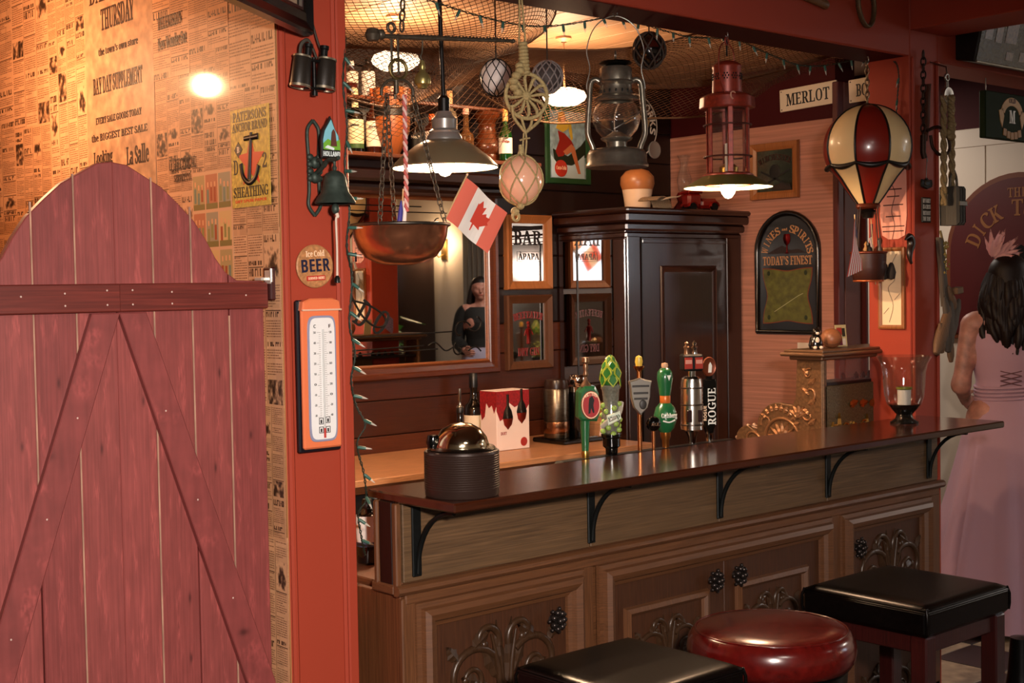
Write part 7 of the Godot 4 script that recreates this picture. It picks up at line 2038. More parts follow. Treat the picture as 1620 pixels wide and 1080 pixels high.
# ---------------------------------------------------------------- the old cash register
func build_register() -> void:
	var x0 := 3.828
	var x1 := 4.372
	var zb := -2.78
	var t := thing("cash_register", "antique embossed brass cash register with a glass number window behind the bar", "cash register", V(0, 0, 0))
	var bz := mat("register_bronze", Color(0.55, 0.41, 0.28), 0.38, 0.45, {"tex": blotch, "tri": V(12, 12, 12), "bump": 0.15})
	var bd := mat("register_dark", Color(0.50, 0.45, 0.32), 0.35, 0.45, {"tex": blotch, "tri": V(18, 18, 18), "bump": 0.25})
	part("body", at().box(V((x0 + x1) * 0.5, 0.98, zb - 0.06), V(x1 - x0 - 0.02, 0.25, 0.1), 0.004), bz, t)
	part("keyboard_block", at().box(V((x0 + x1) * 0.5, 0.94, zb - 0.24), V(x1 - x0 - 0.03, 0.16, 0.26), 0.02), bz, t)
	var sides := [W(0.0, 0.855), W(0.0, 1.285), W(-0.105, 1.285), W(-0.11, 1.2), W(-0.112, 1.15), W(-0.125, 1.125)]
	for k in 9:
		var a := PI * 0.42 + k * (PI * 0.62) / 8.0
		sides.append(W(-0.165 + cos(a) * 0.10, 1.03 + sin(a) * 0.10) + W(-0.02, 0))
	for k in 7:
		var a := PI * 0.5 + k * (PI * 0.55) / 6.0
		sides.append(W(-0.325 + cos(a) * 0.055, 0.99 + sin(a) * 0.05))
	sides.append_array([W(-0.385, 0.93), W(-0.385, 0.855)])
	for s in 2:
		var xx := x0 + 0.007 if s == 0 else x1 - 0.007
		var sd := tf(Basis(V(0, 0, 1), Vector3.UP, V(-1, 0, 0)), V(xx, 0, zb))
		sd.extr(sides, 0.014, 0.003)
		part("side_plate", sd, bz, t)
	var rel := tf(Basis(V(0, 0, 1), Vector3.UP, V(-1, 0, 0)), V(x0 - 0.001, 0, zb))
	var arcp := []
	for k in 15:
		var a := PI * k / 14.0
		arcp.append(V(-0.17 + cos(a) * 0.075, 1.0 + sin(a) * 0.075, 0))
	rel.tube(arcp, 0.006, 7)
	for k in 7:
		leaf(rel, W(-0.17, 1.0), PI * (k + 0.5) / 7.0, 0.068, 0.011, 0.008)
	for k in 5:
		leaf(rel, W(-0.10, 1.08 + k * 0.0), 0.5 + k * 0.5, 0.05, 0.012, 0.007)
	for q: Array in [[-0.055, 1.09, 0.035, 2.2, 7.0], [-0.05, 1.17, 0.028, -1.0, 4.6], [-0.055, 1.235, 0.024, 1.0, 6.0], [-0.31, 0.99, 0.04, 0.3, 6.2], [-0.235, 1.06, 0.03, 3.6, -1.0]]:
		var sp := spiral(W(q[0], q[1]), q[2], 0.006, q[3], q[4], 20)
		rel.tube(sp, taper(sp.size(), 0.0055, 0.003), 6)
	for k in 6:
		leaf(rel, W(-0.055, 1.06 + k * 0.035), 0.6 if k % 2 == 0 else 2.5, 0.04, 0.01, 0.006)
	for k in 9:
		var a := 0.35 + k * 0.27
		leaf(rel, W(-0.185 + cos(a) * 0.07, 1.03 + sin(a) * 0.07), a, 0.028, 0.009, 0.006)
	part("side_relief", rel, mat("relief_bronze", Color(0.60, 0.43, 0.29), 0.32, 0.6), t, "raised scroll and shell ornament")
	# embossed back under glass and the number window above
	part("embossed_back", at().box(V((x0 + x1) * 0.5, 1.04, zb - 0.003), V(x1 - x0 - 0.03, 0.31, 0.012), 0.002), bd, t)
	var em := at((x0 + x1) * 0.5, 1.02, zb + 0.004)
	for k in 9:
		var xx := -0.22 + k * 0.055
		leaf(em, W(xx, -0.06), PI / 2 + 0.15 * sin(k * 2.0), 0.11 + 0.03 * sin(k * 1.7), 0.02, 0.014)
		var sp := spiral(W(xx + 0.02, 0.02 + 0.012 * sin(k * 3.0)), 0.022, 0.005, 0.5, 5.5, 14)
		em.tube(sp, 0.0045, 5)
	for k in 5:
		leaf(em, W(-0.12 + k * 0.06, 0.10), 0.2 - 0.1 * k, 0.06, 0.014, 0.006)
	part("embossing", em, mat("register_gold", Color(0.70, 0.52, 0.26), 0.3, 0.95), t, "raised floral embossing")
	part("window_sill", at().box(V((x0 + x1) * 0.5, 1.2, zb - 0.05), V(x1 - x0 - 0.02, 0.014, 0.09), 0.003), mat("sill_dark", Color(0.06, 0.05, 0.045), 0.4), t)
	for q: float in [0.17, 0.24, 0.275, 0.31, 0.35]:
		part("number_tab", at(x0 + q * 1.15 , 1.217, zb - 0.05).extr([W(-0.013, -0.012), W(0.013, -0.012), W(0.012, 0.004), W(0, 0.014), W(-0.012, 0.004)], 0.004, 0.001), mat("tab_dark", Color(0.10, 0.08, 0.08), 0.4), t)
	part("corner_column", at().box(V(x0 + 0.016, 1.16, zb - 0.004), V(0.022, 0.26, 0.014), 0.003), bz, t)
	part("corner_column", at().box(V(x1 - 0.016, 1.16, zb - 0.004), V(0.022, 0.26, 0.014), 0.003), bz, t)
	part("window_glass", at().box(V((x0 + x1) * 0.5, 1.243, zb), V(x1 - x0 - 0.05, 0.075, 0.003)), mat("clear_glass", Color.WHITE), t)
	var lid := at((x0 + x1) * 0.5 - 0.01, 1.292, zb - 0.05)
	lid.box(V(0, 0, 0), V(x1 - x0 + 0.03, 0.014, 0.14), 0.004)
	lid.box(V(0, 0.013, 0), V(x1 - x0 + 0.08, 0.014, 0.185), 0.005)
	lid.box(V(0, 0.024, 0), V(x1 - x0 + 0.055, 0.010, 0.165), 0.003)
	part("top_shelf", lid, mat("register_top", Color(0.44, 0.33, 0.24), 0.4, 0.6), t)
	for i in 6:
		var kx := x0 + 0.02 + i * 0.035
		for j in 2:
			var ky := at(kx, 1.03 - j * 0.045, zb - 0.335 - j * 0.05)
			ky.tube([V(0, 0, 0.04), V(0, 0.005, 0)], 0.003, 6)
			ky.ball(V(0, 0.006, -0.004), V(0.008, 0.008, 0.008), 8, 6)
			part("key", ky, mat("key_pale", Color(0.80, 0.66, 0.55), 0.3, 0.3), t)
	var ty := 1.3215
	# little things on its top
	var cat := thing("cat_figurine", "small black and white cat figurine on top of the cash register", "figurine", V(3.865, ty, zb - 0.05), Basis(Vector3.UP, -0.6))
	var bk := mat("cat_black", Color(0.03, 0.025, 0.025), 0.2, 0.0, {"coat": 0.6})
	part("body", at().lathe([W(0, 0), W(0.022, 0), W(0.026, 0.014), W(0.02, 0.04), W(0.01, 0.052), W(0, 0.054)], 20, 0, TAU, 1.0, 0.85), bk, cat)
	part("head", at(0, 0.058, 0.006).ball(Vector3.ZERO, V(0.016, 0.014, 0.014), 16, 10), bk, cat)
	for s: float in [-1.0, 1.0]:
		part("ear", at(0.009 * s, 0.066, 0.005).lathe([W(0.006, 0), W(0.003, 0.009), W(0, 0.013)], 8), bk, cat)
		part("paw", at(0.011 * s, 0.006, 0.024).ball(Vector3.ZERO, V(0.007, 0.006, 0.009), 10, 7), mat("cat_white", Color(0.88, 0.80, 0.72), 0.3), cat)
	part("muzzle", at(0, 0.055, 0.019).ball(Vector3.ZERO, V(0.007, 0.005, 0.004), 10, 7), mat("cat_white", Color.WHITE), cat)
	part("chest_patch", at(0, 0.03, 0.017).ball(Vector3.ZERO, V(0.008, 0.012, 0.004), 10, 7), mat("cat_white", Color.WHITE), cat)
	var ball := thing("wooden_ball", "turned brown wooden ball on top of the cash register", "ball", V(3.955, ty + 0.034, zb - 0.05))
	part("ball", tf(Basis(V(1, 0, 1).normalized(), 0.6)).ball(Vector3.ZERO, V(0.037, 0.034, 0.037), 28, 18), wood("ball_wood", Color(0.72, 0.46, 0.30), "x", 0.4, 2.2), ball)
	part("seam", tf(Basis(V(1, 0, 1).normalized(), 0.6)).tube(ring_pts(Vector3.ZERO, 0.0368, V(1, 0, 0), V(0, 0, 1), 32), 0.0009, 5, true), mat("seam_dark", Color(0.3, 0.16, 0.1), 0.6), ball)
	var cd := thing("picture_card", "small upright picture card behind the wooden ball on the cash register", "card", V(4.055, ty + 0.039, zb - 0.08), Basis(Vector3.UP, -0.2) * Basis(Vector3.RIGHT, -0.12))
	part("card", at().box(Vector3.ZERO, V(0.052, 0.078, 0.002)), mat("card_pale", Color(0.74, 0.70, 0.52), 0.5), cd)
	for q: Array in [[-0.008, 0.016, 0.024, 0.026, Color(0.62, 0.2, 0.16)], [0.012, 0.012, 0.014, 0.03, Color(0.16, 0.18, 0.14)], [-0.008, -0.02, 0.022, 0.028, Color(0.40, 0.16, 0.26)], [0.012, -0.022, 0.014, 0.024, Color(0.8, 0.78, 0.74)]]:
		part("print", at(q[0], q[1], 0.0013).box(Vector3.ZERO, V(q[2], q[3], 0.0008)), mat("cardprint_%s" % (q[4] as Color).to_html(false), q[4], 0.5), cd)
	var c2 := thing("picture_card", "lilac picture card tilted against the right post on the cash register", "card", V(4.245, ty + 0.045, zb - 0.02), Basis(Vector3.UP, -0.3) * Basis(V(0, 0, 1), -0.5))
	part("card", at().box(Vector3.ZERO, V(0.068, 0.075, 0.002)), mat("card_lilac", Color(0.70, 0.62, 0.78), 0.5, 0.0, {"tex": blotch, "tri": V(14, 14, 14)}), c2)
	part("print", at(0.006, -0.012, 0.0013).extr([W(-0.03, -0.02), W(0.025, -0.02), W(0.02, 0.01), W(-0.005, 0.022)], 0.0008), mat("card_white", Color(0.88, 0.82, 0.78), 0.5), c2)
	part("dark_print", at(0.016, 0.006, 0.002).ball(Vector3.ZERO, V(0.007, 0.012, 0.0008), 10, 6), black_metal(), c2)

# ---------------------------------------------------------------- on the nook's right wall, the right post and the beams
func build_right() -> void:
	var X := 4.803
	# arched wine board
	var c := on_x(X, 1247, 430)
	var t := thing("chalk_board", "arched black wine board lettered WINES and SPIRITS with a green writing panel", "board", V(X, 1.327, c.z), FACE_X)
	var w := 0.175
	var arch := [W(-w, 0), W(w, 0)]
	for k in 17:
		var a := PI * k / 16.0
		arch.append(W(cos(a) * w, 0.365 + sin(a) * 0.175))
	var gb := mat("board_black", Color(0.035, 0.028, 0.026), 0.25, 0.0, {"coat": 0.5})
	part("board", at(0, 0, 0.0).extr(arch, 0.014), mat("board_face", Color(0.06, 0.055, 0.055), 0.3, 0.0, {"coat": 0.4}), t)
	var rimp := []
	for p: Vector2 in arch:
		rimp.append(V(p.x * 0.94, 0.012 + p.y * 0.965, 0.009))
	part("frame", at().tube(rimp, 0.0125, 8, true), gb, t)
	var gold := mat("board_gold", Color(0.72, 0.52, 0.34), 0.5)
	arc_text("WINES", gold, t, V(0, 0.34, 0.007), 0.125, -1.32, -0.42, 0.034, 0.75)
	arc_text("SPIRITS", gold, t, V(0, 0.34, 0.007), 0.125, 0.22, 1.36, 0.034, 0.75)
	lettering("and", gold, t, Transform3D(Basis(), V(-0.012, 0.462, 0.007)), 0.03, 0.012)
	lettering("TODAY'S FINEST", gold, t, Transform3D(Basis(), V(0, 0.325, 0.007)), 0.265, 0.038)
	var gr := at(0, 0.385, 0.009)
	gr.T.basis = Basis.from_scale(V(1, 1, 0.12))
	gr.lathe([W(0, -0.03), W(0.016, -0.028), W(0.004, -0.024), W(0.003, 0.006), W(0.014, 0.016), W(0.02, 0.034), W(0.016, 0.056), W(0, 0.056)], 18)
	part("glass_print", gr, mat("wine_print_red", Color(0.52, 0.08, 0.08), 0.4), t)
	part("landscape_print", at(0, 0.362, 0.0075).extr([W(-0.11, -0.006), W(0.11, -0.006), W(0.06, 0.014), W(0.02, 0.006), W(-0.03, 0.03), W(-0.07, 0.012)], 0.0012), mat("landscape", Color(0.14, 0.08, 0.07), 0.5), t)
	var pan := []
	for k in 48:
		var a := TAU * k / 48.0
		var r := 1.0 + 0.10 * cos(4.0 * a + PI)
		var sq := maxf(absf(cos(a)), absf(sin(a)))
		pan.append(W(cos(a) / sq * 0.128 * r * 0.96, 0.17 + sin(a) / sq * 0.122 * (0.96 + 0.05 * cos(4.0 * a + PI))))
	var pan2 := pan.map(func(p): return W(p.x * 0.965, 0.17 + (p.y - 0.17) * 0.965))
	part("panel_outline", at(0, 0, 0.0075).extr(pan, 0.001), mat("outline_red", Color(0.46, 0.2, 0.12), 0.5), t)
	part("writing_panel", at(0, 0, 0.0085).extr(pan2, 0.0012), mat("panel_green", Color(0.42, 0.42, 0.18), 0.42, 0.0, {"tex": blotch, "uv": V(1, 1, 1)}), t)
	part("chalk_stroke", at(0, 0, 0.0095).tube([V(-0.07, 0.10, 0), V(0.06, 0.17, 0), V(0.085, 0.18, 0)], 0.0012, 5), mat("chalk", Color(0.7, 0.7, 0.55), 0.8), t)
	for q: Vector2 in [W(-0.1, 0.27), W(0.1, 0.27), W(-0.1, 0.075), W(0.1, 0.075)]:
		part("leaf_print", at(q.x, q.y, 0.0096).ball(Vector3.ZERO, V(0.009, 0.011, 0.0008), 10, 6), mat("leaf_dark", Color(0.12, 0.16, 0.07), 0.5), t)
	# MERLOT and the half hidden sign
	var wm := mat("sign_cream", Color(0.84, 0.79, 0.70), 0.45)
	var ik := mat("ink_black", Color(0.05, 0.05, 0.06), 0.5)
	for i in 2:
		var a := on_x(X, 1233, 161) if i == 0 else on_x(X, 1342, 145)
		var b := on_x(X, 1323, 148)
		var wd := (b.z - a.z) if i == 0 else 0.31
		var sg := thing("wall_sign", "white enamel wall sign lettered MERLOT on the wine-red wall" if i == 0 else "white enamel sign beginning BO, half hidden behind the balloon's chain and post", "sign", V(X + 0.006, a.y + (0.0 if i == 0 else -0.002), a.z + wd * 0.5), FACE_X * Basis(V(0, 0, 1), 0.03), "white wine signs")
		part("plate", at(0, 0.006, 0.0).box(Vector3.ZERO, V(wd, 0.096, 0.008), 0.002), wm, sg)
		lettering("MERLOT" if i == 0 else "BORDEAUX", ik, sg, Transform3D(Basis(), V(0, 0.006, 0.004)), wd * 0.76, 0.052, SERIF, true, 0.001)
		for q: Vector2 in [W(-1, -1), W(1, -1), W(-1, 1), W(1, 1)]:
			part("nail", at(q.x * (wd * 0.5 - 0.01), 0.006 + q.y * 0.039, 0.004).ball(Vector3.ZERO, V(0.003, 0.003, 0.0015), 8, 5), ik, sg)
	# wooden framed printed mirror
	var fc := on_x(X, 1227, 270)
	var fm := thing("framed_print", "wood-framed printed mirror behind the red lantern, lettered over a dark pheasant design", "picture", V(X - 0.004, fc.y, fc.z), FACE_X)
	part("frame", at().frame(0.20, 0.185, [W(-0.003, 0.0), W(-0.002, 0.007), W(0.012, 0.013), W(0.03, 0.016), W(0.033, 0.0)]), wood("pine_frame", Color(0.76, 0.47, 0.25), "y", 0.4), fm)
	part("mirror", at(0, 0, -0.001).box(Vector3.ZERO, V(0.2, 0.186, 0.004)), mat("print_mirror", Color(0.42, 0.44, 0.38), 0.12, 0.9, {"tex": blotch, "uv": V(2, 2, 1)}), fm)
	arc_text("WINCHESTER", mat("bar_red2", Color(0.22, 0.07, 0.05), 0.4), fm, V(0, -0.12, 0.0015), 0.18, -0.46, 0.46, 0.026, 0.65)
	part("round_design", at(0.0, -0.005, 0.002).ball(Vector3.ZERO, V(0.03, 0.033, 0.0012), 18, 10), ik, fm)
	for s: float in [-1.0, 1.0]:
		part("crossed_print", tf(Basis(V(0, 0, 1), 0.42 * s), V(0.0, -0.035, 0.0022)).box(Vector3.ZERO, V(0.17, 0.009, 0.001), 0.0003), ik, fm)
	part("lower_print", at(0.03, -0.07, 0.002).extr([W(-0.05, -0.015), W(0.06, -0.018), W(0.05, 0.008), W(0.01, 0.016), W(-0.03, 0.006)], 0.001), mat("landscape", Color.WHITE), fm)
	var wp := thing("wall_plate", "plain white wall plate on the pink wall behind the cash register", "wall plate", V(4.801, 1.255, -3.55), FACE_X)
	part("plate", at().box(Vector3.ZERO, V(0.125, 0.075, 0.006), 0.002), mat("plate_white", Color(0.88, 0.84, 0.80), 0.4), wp)
	part("screw", at(0, 0, 0.0035).ball(Vector3.ZERO, V(0.004, 0.004, 0.001), 8, 5), mat("steel", Color(0.6, 0.6, 0.58), 0.3, 1.0), wp)
	# inner face of the right post: pink poster and framed map
	var px := 4.127
	var pc := on_x(px, 1415, 325)
	var pp := thing("paper_poster", "pink bell-shaped paper poster with line drawings on the right post behind the balloon", "poster", V(px, 1.80, -2.688), FACE_X)
	var ps := [W(0.05, 0.16)]
	for k in 9:
		var a := PI * k / 8.0
		ps.append(W(cos(a) * 0.04, 0.16 + sin(a) * 0.05))
	ps.append_array([W(-0.052, 0.12), W(-0.054, -0.02), W(-0.046, -0.085), W(-0.02, -0.10), W(0.02, -0.10), W(0.046, -0.088), W(0.054, -0.02), W(0.052, 0.12)])
	part("sheet", at().extr(ps, 0.003, 0.0006), mat("poster_pink", Color(0.90, 0.62, 0.54), 0.55), pp)
	var ll := mat("print_brown", Color(0.28, 0.10, 0.09), 0.5)
	for q: Array in [[0.075, 0.07], [0.05, 0.05], [0.02, 0.08], [-0.02, 0.06], [-0.055, 0.09], [-0.072, 0.085]]:
		part("line_print", at(0, q[0], 0.002).box(Vector3.ZERO, V(q[1], 0.004, 0.001), 0.0003), ll, pp)
	lettering("No.2", ll, pp, Transform3D(Basis(V(0, 0, 1), 0.3), V(0.005, 0.15, 0.0016)), 0.05, 0.03)
	part("map_outline", at(0.0, 0.0, 0.002).tube(smooth([V(-0.01, 0.1, 0), V(0.008, 0.06, 0), V(-0.006, 0.0, 0), V(0.006, -0.05, 0), V(-0.004, -0.1, 0)], 5), 0.0012, 5), ll, pp)
	var fp := thing("framed_map", "narrow wood-framed pale chart on the right post below the pink poster", "picture", V(px, 1.528, -2.695), FACE_X)
	part("frame", at().frame(0.082, 0.262, [W(-0.002, 0), W(-0.001, 0.006), W(0.006, 0.010), W(0.012, 0.008), W(0.013, 0.0)]), wood("pine_frame", Color.WHITE, "y", 0.4), fp)
	part("chart", at(0, 0, 0.001).box(Vector3.ZERO, V(0.083, 0.263, 0.003)), mat("chart_paper", Color(0.93, 0.84, 0.70), 0.4), fp)
	part("river_line", at(0, 0, 0.003).tube(smooth([V(0.02, 0.12, 0), V(-0.004, 0.07, 0), V(0.012, 0.03, 0), V(-0.014, 0.0, 0), V(0.006, -0.06, 0), V(-0.01, -0.12, 0)], 5), 0.001, 5), mat("print_grey", Color(0.45, 0.36, 0.28), 0.6), fp)
	for q: Array in [[-0.02, 0.06], [0.022, -0.03], [-0.022, -0.08]]:
		part("chart_mark", tf(Basis(V(0, 0, 1), 0.8), V(q[0], q[1], 0.003)).box(Vector3.ZERO, V(0.03, 0.0016, 0.001)), mat("print_grey", Color.WHITE), fp)
	var sh := thing("carved_seahorse", "dark carved wooden seahorse fixed on the edge of the right post", "carving", on_z(-2.606, 1437, 388))
	part("body", at().tube(smooth([V(-0.028, 0.02, 0.006), V(-0.008, 0.03, 0.006), V(0.006, 0.02, 0.006), V(0.008, 0.0, 0.006), V(-0.002, -0.025, 0.006), V(0.002, -0.05, 0.006), V(0.01, -0.062, 0.006)], 5), [0.004, 0.005, 0.006, 0.008, 0.01, 0.012, 0.013, 0.014, 0.014, 0.014, 0.014, 0.015, 0.015, 0.015, 0.015, 0.014, 0.014, 0.013, 0.013, 0.012, 0.012, 0.011, 0.010, 0.009, 0.008, 0.007, 0.006, 0.006, 0.005, 0.005, 0.005], 8), wood("seahorse", Color(0.18, 0.10, 0.07), "y", 0.35), sh)
	# front face of the right post: chain with snaffle, plaque, small sign
	var ir := mat("rusty_iron", Color(0.27, 0.17, 0.12), 0.55, 0.6, {"tex": blotch, "tri": V(12, 12, 12)})
	var hc := thing("harness_chain", "rusty harness chain with a leather strap and ring bit on the right post", "harness", on_z(-2.604, 1460, 100))
	var ch := MB.new()
	chain(ch, V(0, 0.04, 0.002), V(-0.006, -0.26, 0.004), 0.028, 0.003)
	part("chain", ch, ir, hc).set_meta("kind", "stuff")
	part("strap", at().tube(smooth([V(0.03, -0.07, 0.003), V(0.022, -0.12, 0.004), V(0.018, -0.2, 0.004), V(0.0, -0.27, 0.006)], 5), 0.011, 7, false, 0.25), mat("leather", Color(0.30, 0.15, 0.08), 0.55), hc)
	part("bit_ring", tf(Basis(Vector3.UP, -0.4), V(0.045, -0.265, 0.03)).tube(smooth([V(-0.045, 0.03, 0), V(0.0, 0.045, 0), V(0.035, 0.02, 0), V(0.048, -0.03, 0), V(0.02, -0.055, 0), V(-0.02, -0.03, 0), V(-0.03, 0.015, 0)], 5), 0.0055, 8), ir, hc)
	part("bit", at().tube([V(-0.012, -0.25, 0.008), V(-0.014, -0.31, 0.008), V(-0.008, -0.33, 0.01)], 0.010, 8), ir, hc)
	var cp := thing("cast_plaque", "small black cast plaque hung on a wire on the right post", "plaque", on_z(-2.604, 1466, 290))
	part("plate", at().extr([W(-0.03, -0.012), W(-0.034, 0.0), W(-0.03, 0.014), W(-0.012, 0.012), W(0.0, 0.02), W(0.012, 0.012), W(0.03, 0.014), W(0.034, 0.0), W(0.03, -0.012), W(0.0, -0.02)], 0.008, 0.002), black_metal(), cp)
	part("raised_oval", at(0, 0, 0.004).tube(ring_pts(Vector3.ZERO, 0.012, V(1.5, 0, 0), V(0, 0.7, 0), 18), 0.002, 6, true), mat("old_iron", Color(0.30, 0.27, 0.23), 0.45, 0.8), cp)
	part("wire", at().tube([V(-0.006, 0.014, 0.002), V(0.0, 0.09, 0.002), V(0.004, 0.075, 0.002)], 0.0012, 5), mat("steel", Color.WHITE), cp)
	var fs := thing("small_sign", "small black sign reading MY FAMILY IS A CIRCUS WITHOUT THE TENT", "sign", on_z(-2.606, 1465, 332))
	part("plate", at().box(Vector3.ZERO, V(0.055, 0.088, 0.006), 0.0015), mat("sign_dark2", Color(0.10, 0.09, 0.08), 0.5), fs)
	for q: Array in [["MY FAMILY", 0.032], ["IS A CIRCUS", 0.011], ["WITHOUT", -0.011], ["THE TENT", -0.031]]:
		lettering(q[0], mat("sign_white", Color(0.80, 0.78, 0.74), 0.5), fs, Transform3D(Basis(), V(0, q[1], 0.003)), 0.047, 0.015, SANS, true, 0.0008)
	# rope and pulley
	var pu := thing("rope_pulley", "steel pulley hung from the beam with doubled old rope", "pulley", on_z(-2.56, 1498, 152))
	var galv := mat("pale_steel", Color(0.66, 0.65, 0.62), 0.3, 0.9)
	part("eye", at().tube(ring_pts(V(0, 0.065, 0), 0.011, V(1, 0, 0), V(0, 1, 0), 16), 0.0045, 7, true), galv, pu)
	part("swivel", at(0, 0.03, 0).lathe([W(0, 0), W(0.007, 0), W(0.006, 0.02), W(0, 0.025)], 12), galv, pu)
	part("cheek", tf(Basis(Vector3.RIGHT, PI / 2), V(0.002, 0.0, 0)).lathe([W(0, -0.008), W(0.03, -0.008), W(0.032, 0), W(0.03, 0.008), W(0.01, 0.009), W(0, 0.011)], 26), galv, pu)
	var rp := mat("old_rope", Color(0.68, 0.58, 0.40), 0.85, 0.0, {"tex": blotch, "tri": V(25, 25, 25), "bump": 0.06})
	for q: Array in [[-0.022, 0.38, 0.0], [0.03, 0.36, 0.0], [0.006, 0.14, 0.012]]:
		for s in 2:
			var pts := []
			for j in 40:
				var yy: float = 0.0 - j * q[1] / 39.0
				pts.append(V(q[0] + 0.0055 * sin(j * 0.75 + s * PI), yy, q[2] + 0.0055 * cos(j * 0.75 + s * PI)))
			part("rope_strand", MB.new().tube(pts, 0.0075, 6), rp, pu)
	var kn := at(0.008, -0.10, 0.008)
	for k in 4:
		kn.ball(V(0.012 * sin(k * 2.0), -k * 0.014, 0.006 * cos(k * 2.0)), V(0.018, 0.014, 0.015), 9, 7)
	part("knot", kn, rp, pu).set_meta("kind", "stuff")
	part("beam_hook", at().tube([V(0, 0.074, 0), V(-0.004, 0.1, 0), V(-0.004, 2.325 - pu.position.y, -0.07)], 0.003, 6), mat("steel", Color.WHITE), pu)
	var blk := thing("ship_block", "weathered wooden ship's block hanging on the rope beside the right post", "pulley block", on_z(-2.56, 1508, 325))
	var wb := wood("weathered", Color(0.34, 0.32, 0.28), "y", 0.6, 1.4, {"bump": 0.1})
	for s: float in [-1.0, 0.0, 1.0]:
		part("cheek", at(0.018 * s, 0.0, 0.0).extr([W(-0.008, -0.07), W(0.008, -0.07), W(0.0095, 0.0), W(0.008, 0.066), W(-0.008, 0.066), W(-0.0095, 0.0)], 0.075, 0.01), wb, blk)
	part("iron_strap", at(0, 0.005, 0.039).box(Vector3.ZERO, V(0.05, 0.016, 0.004), 0.001), mat("old_iron", Color.WHITE), blk)
	part("top_strap", at().tube(smooth([V(-0.022, 0.06, 0), V(-0.018, 0.10, 0), V(0.0, 0.125, 0), V(0.02, 0.10, 0), V(0.026, 0.06, 0)], 5), 0.005, 7), mat("old_iron", Color.WHITE), blk)
	# driftwood and dried flowers
	var dw := thing("driftwood_cluster", "grey driftwood and decoy pieces hanging on the right post's edge", "driftwood", on_z(-2.58, 1490, 480))
	var g1 := wood("drift_grey", Color(0.40, 0.35, 0.30), "y", 0.7, 1.2, {"bump": 0.15})
	var g2 := wood("drift_tan", Color(0.55, 0.41, 0.29), "y", 0.7, 1.2, {"bump": 0.15})
	part("board", tf(Basis(V(0, 0, 1), 0.14), V(-0.012, 0.11, 0.01)).extr([W(-0.014, -0.12), W(0.022, -0.12), W(0.016, 0.0), W(0.008, 0.12), W(-0.01, 0.125)], 0.018, 0.004), g1, dw)
	for q: Array in [[-0.025, -0.09, -0.5, 0.20, 0.028, 1], [0.015, -0.08, -0.1, 0.19, 0.026, 0], [0.045, -0.06, -0.45, 0.17, 0.024, 0], [-0.04, -0.12, 0.1, 0.11, 0.02, 1], [0.02, -0.15, 0.1, 0.12, 0.017, 1], [0.03, 0.02, 0.5, 0.1, 0.017, 1], [0.0, -0.04, 0.25, 0.14, 0.02, 0]]:
		var lw: float = q[3]
		var lr: float = q[4]
		var lg := tf(Basis(V(0, 0, 1), q[2]), V(q[0], q[1], 0.02))
		lg.lathe([W(0, -lw * 0.5), W(lr * 0.5, -lw * 0.48), W(lr * 0.9, -lw * 0.3), W(lr, -lw * 0.08), W(lr * 0.8, lw * 0.1), W(lr * 0.72, lw * 0.3), W(lr * 0.35, lw * 0.47), W(0, lw * 0.5)], 11, 0, TAU, 1.0, 0.7)
		part("driftwood_piece", lg, g2 if q[5] == 1 else g1, dw)
	part("wood_block", tf(Basis(V(0, 0, 1), 0.1), V(0.05, 0.045, 0.03)).box(Vector3.ZERO, V(0.04, 0.024, 0.03), 0.003), g2, dw)
	var df := thing("dried_flowers", "bunch of yellowed dried flowers hung head down on the right post", "dried flowers", on_z(-2.57, 1493, 405))
	var fb := MB.new()
	for k in 60:
		fb.ball(V(rng.randf_range(-0.014, 0.016), rng.randf_range(-0.06, 0.05), rng.randf_range(-0.01, 0.014)), V(0.004, 0.005, 0.004), 6, 4)
	part("flower_heads", fb, mat("dried_yellow", Color(0.58, 0.50, 0.26), 0.85), df).set_meta("kind", "stuff")
	part("stems", at().tube([V(0, 0.04, 0), V(-0.006, 0.09, -0.01)], 0.005, 6), mat("dried_stem", Color(0.4, 0.34, 0.2), 0.85), df)
	# horseshoe and wooden handle on the header
	var hs := thing("horseshoe", "old pale horseshoe nailed on the red header beam", "horseshoe", on_z(-2.612, 1371, 14))
	var hp := []
	for k in 15:
		var a := PI * 0.98 + k * (PI * 1.04) / 14.0
		hp.append(V(cos(a) * (0.045 + 0.004 * sin(a)), 0.012 + sin(a) * 0.07, 0))
	hp.insert(0, V(-0.040, 0.06, 0))
	hp.append(V(0.040, 0.06, 0))
	hs.basis = Basis(V(0, 0, 1), 0.16)
	part("shoe", at().tube(smooth(hp, 3), 0.0105, 8, false, 0.55), mat("horse_iron", Color(0.50, 0.40, 0.28), 0.5, 0.5, {"tex": blotch, "tri": V(14, 14, 14)}), hs)
	var nh := MB.new()
	for k in [3, 5, 9, 11]:
		nh.ball(hp[k] + V(0, 0, 0.005), V(0.0025, 0.0025, 0.0016), 6, 4)
	part("nail_hole", nh, black_metal(), hs).set_meta("kind", "stuff")
	var hd := thing("turned_baton", "turned wooden baton fixed across the header beam near the horseshoe", "handle", on_z(-2.606, 1292, 2), Basis(V(0, 0, 1), -PI / 2 - 0.12))
	part("handle", at().lathe([W(0, -0.14), W(0.012, -0.14), W(0.013, 0.03), W(0.015, 0.045), W(0.013, 0.052), W(0, 0.052)], 16), wood("handle_tan", Color(0.55, 0.38, 0.22), "y", 0.4), hd)
	# boxed picture on the right beam
	var tv := thing("boxed_picture", "dark-sided boxed picture tilted forward on the right-hand red beam", "picture", on_z(-2.53, 1549, 97) + V(0.30, 0.13, 0.0), Basis(Vector3.RIGHT, 0.22))
	part("case", at(0, 0, -0.055).box(Vector3.ZERO, V(0.60, 0.26, 0.13), 0.004), mat("case_dark", Color(0.06, 0.065, 0.055), 0.4), tv)
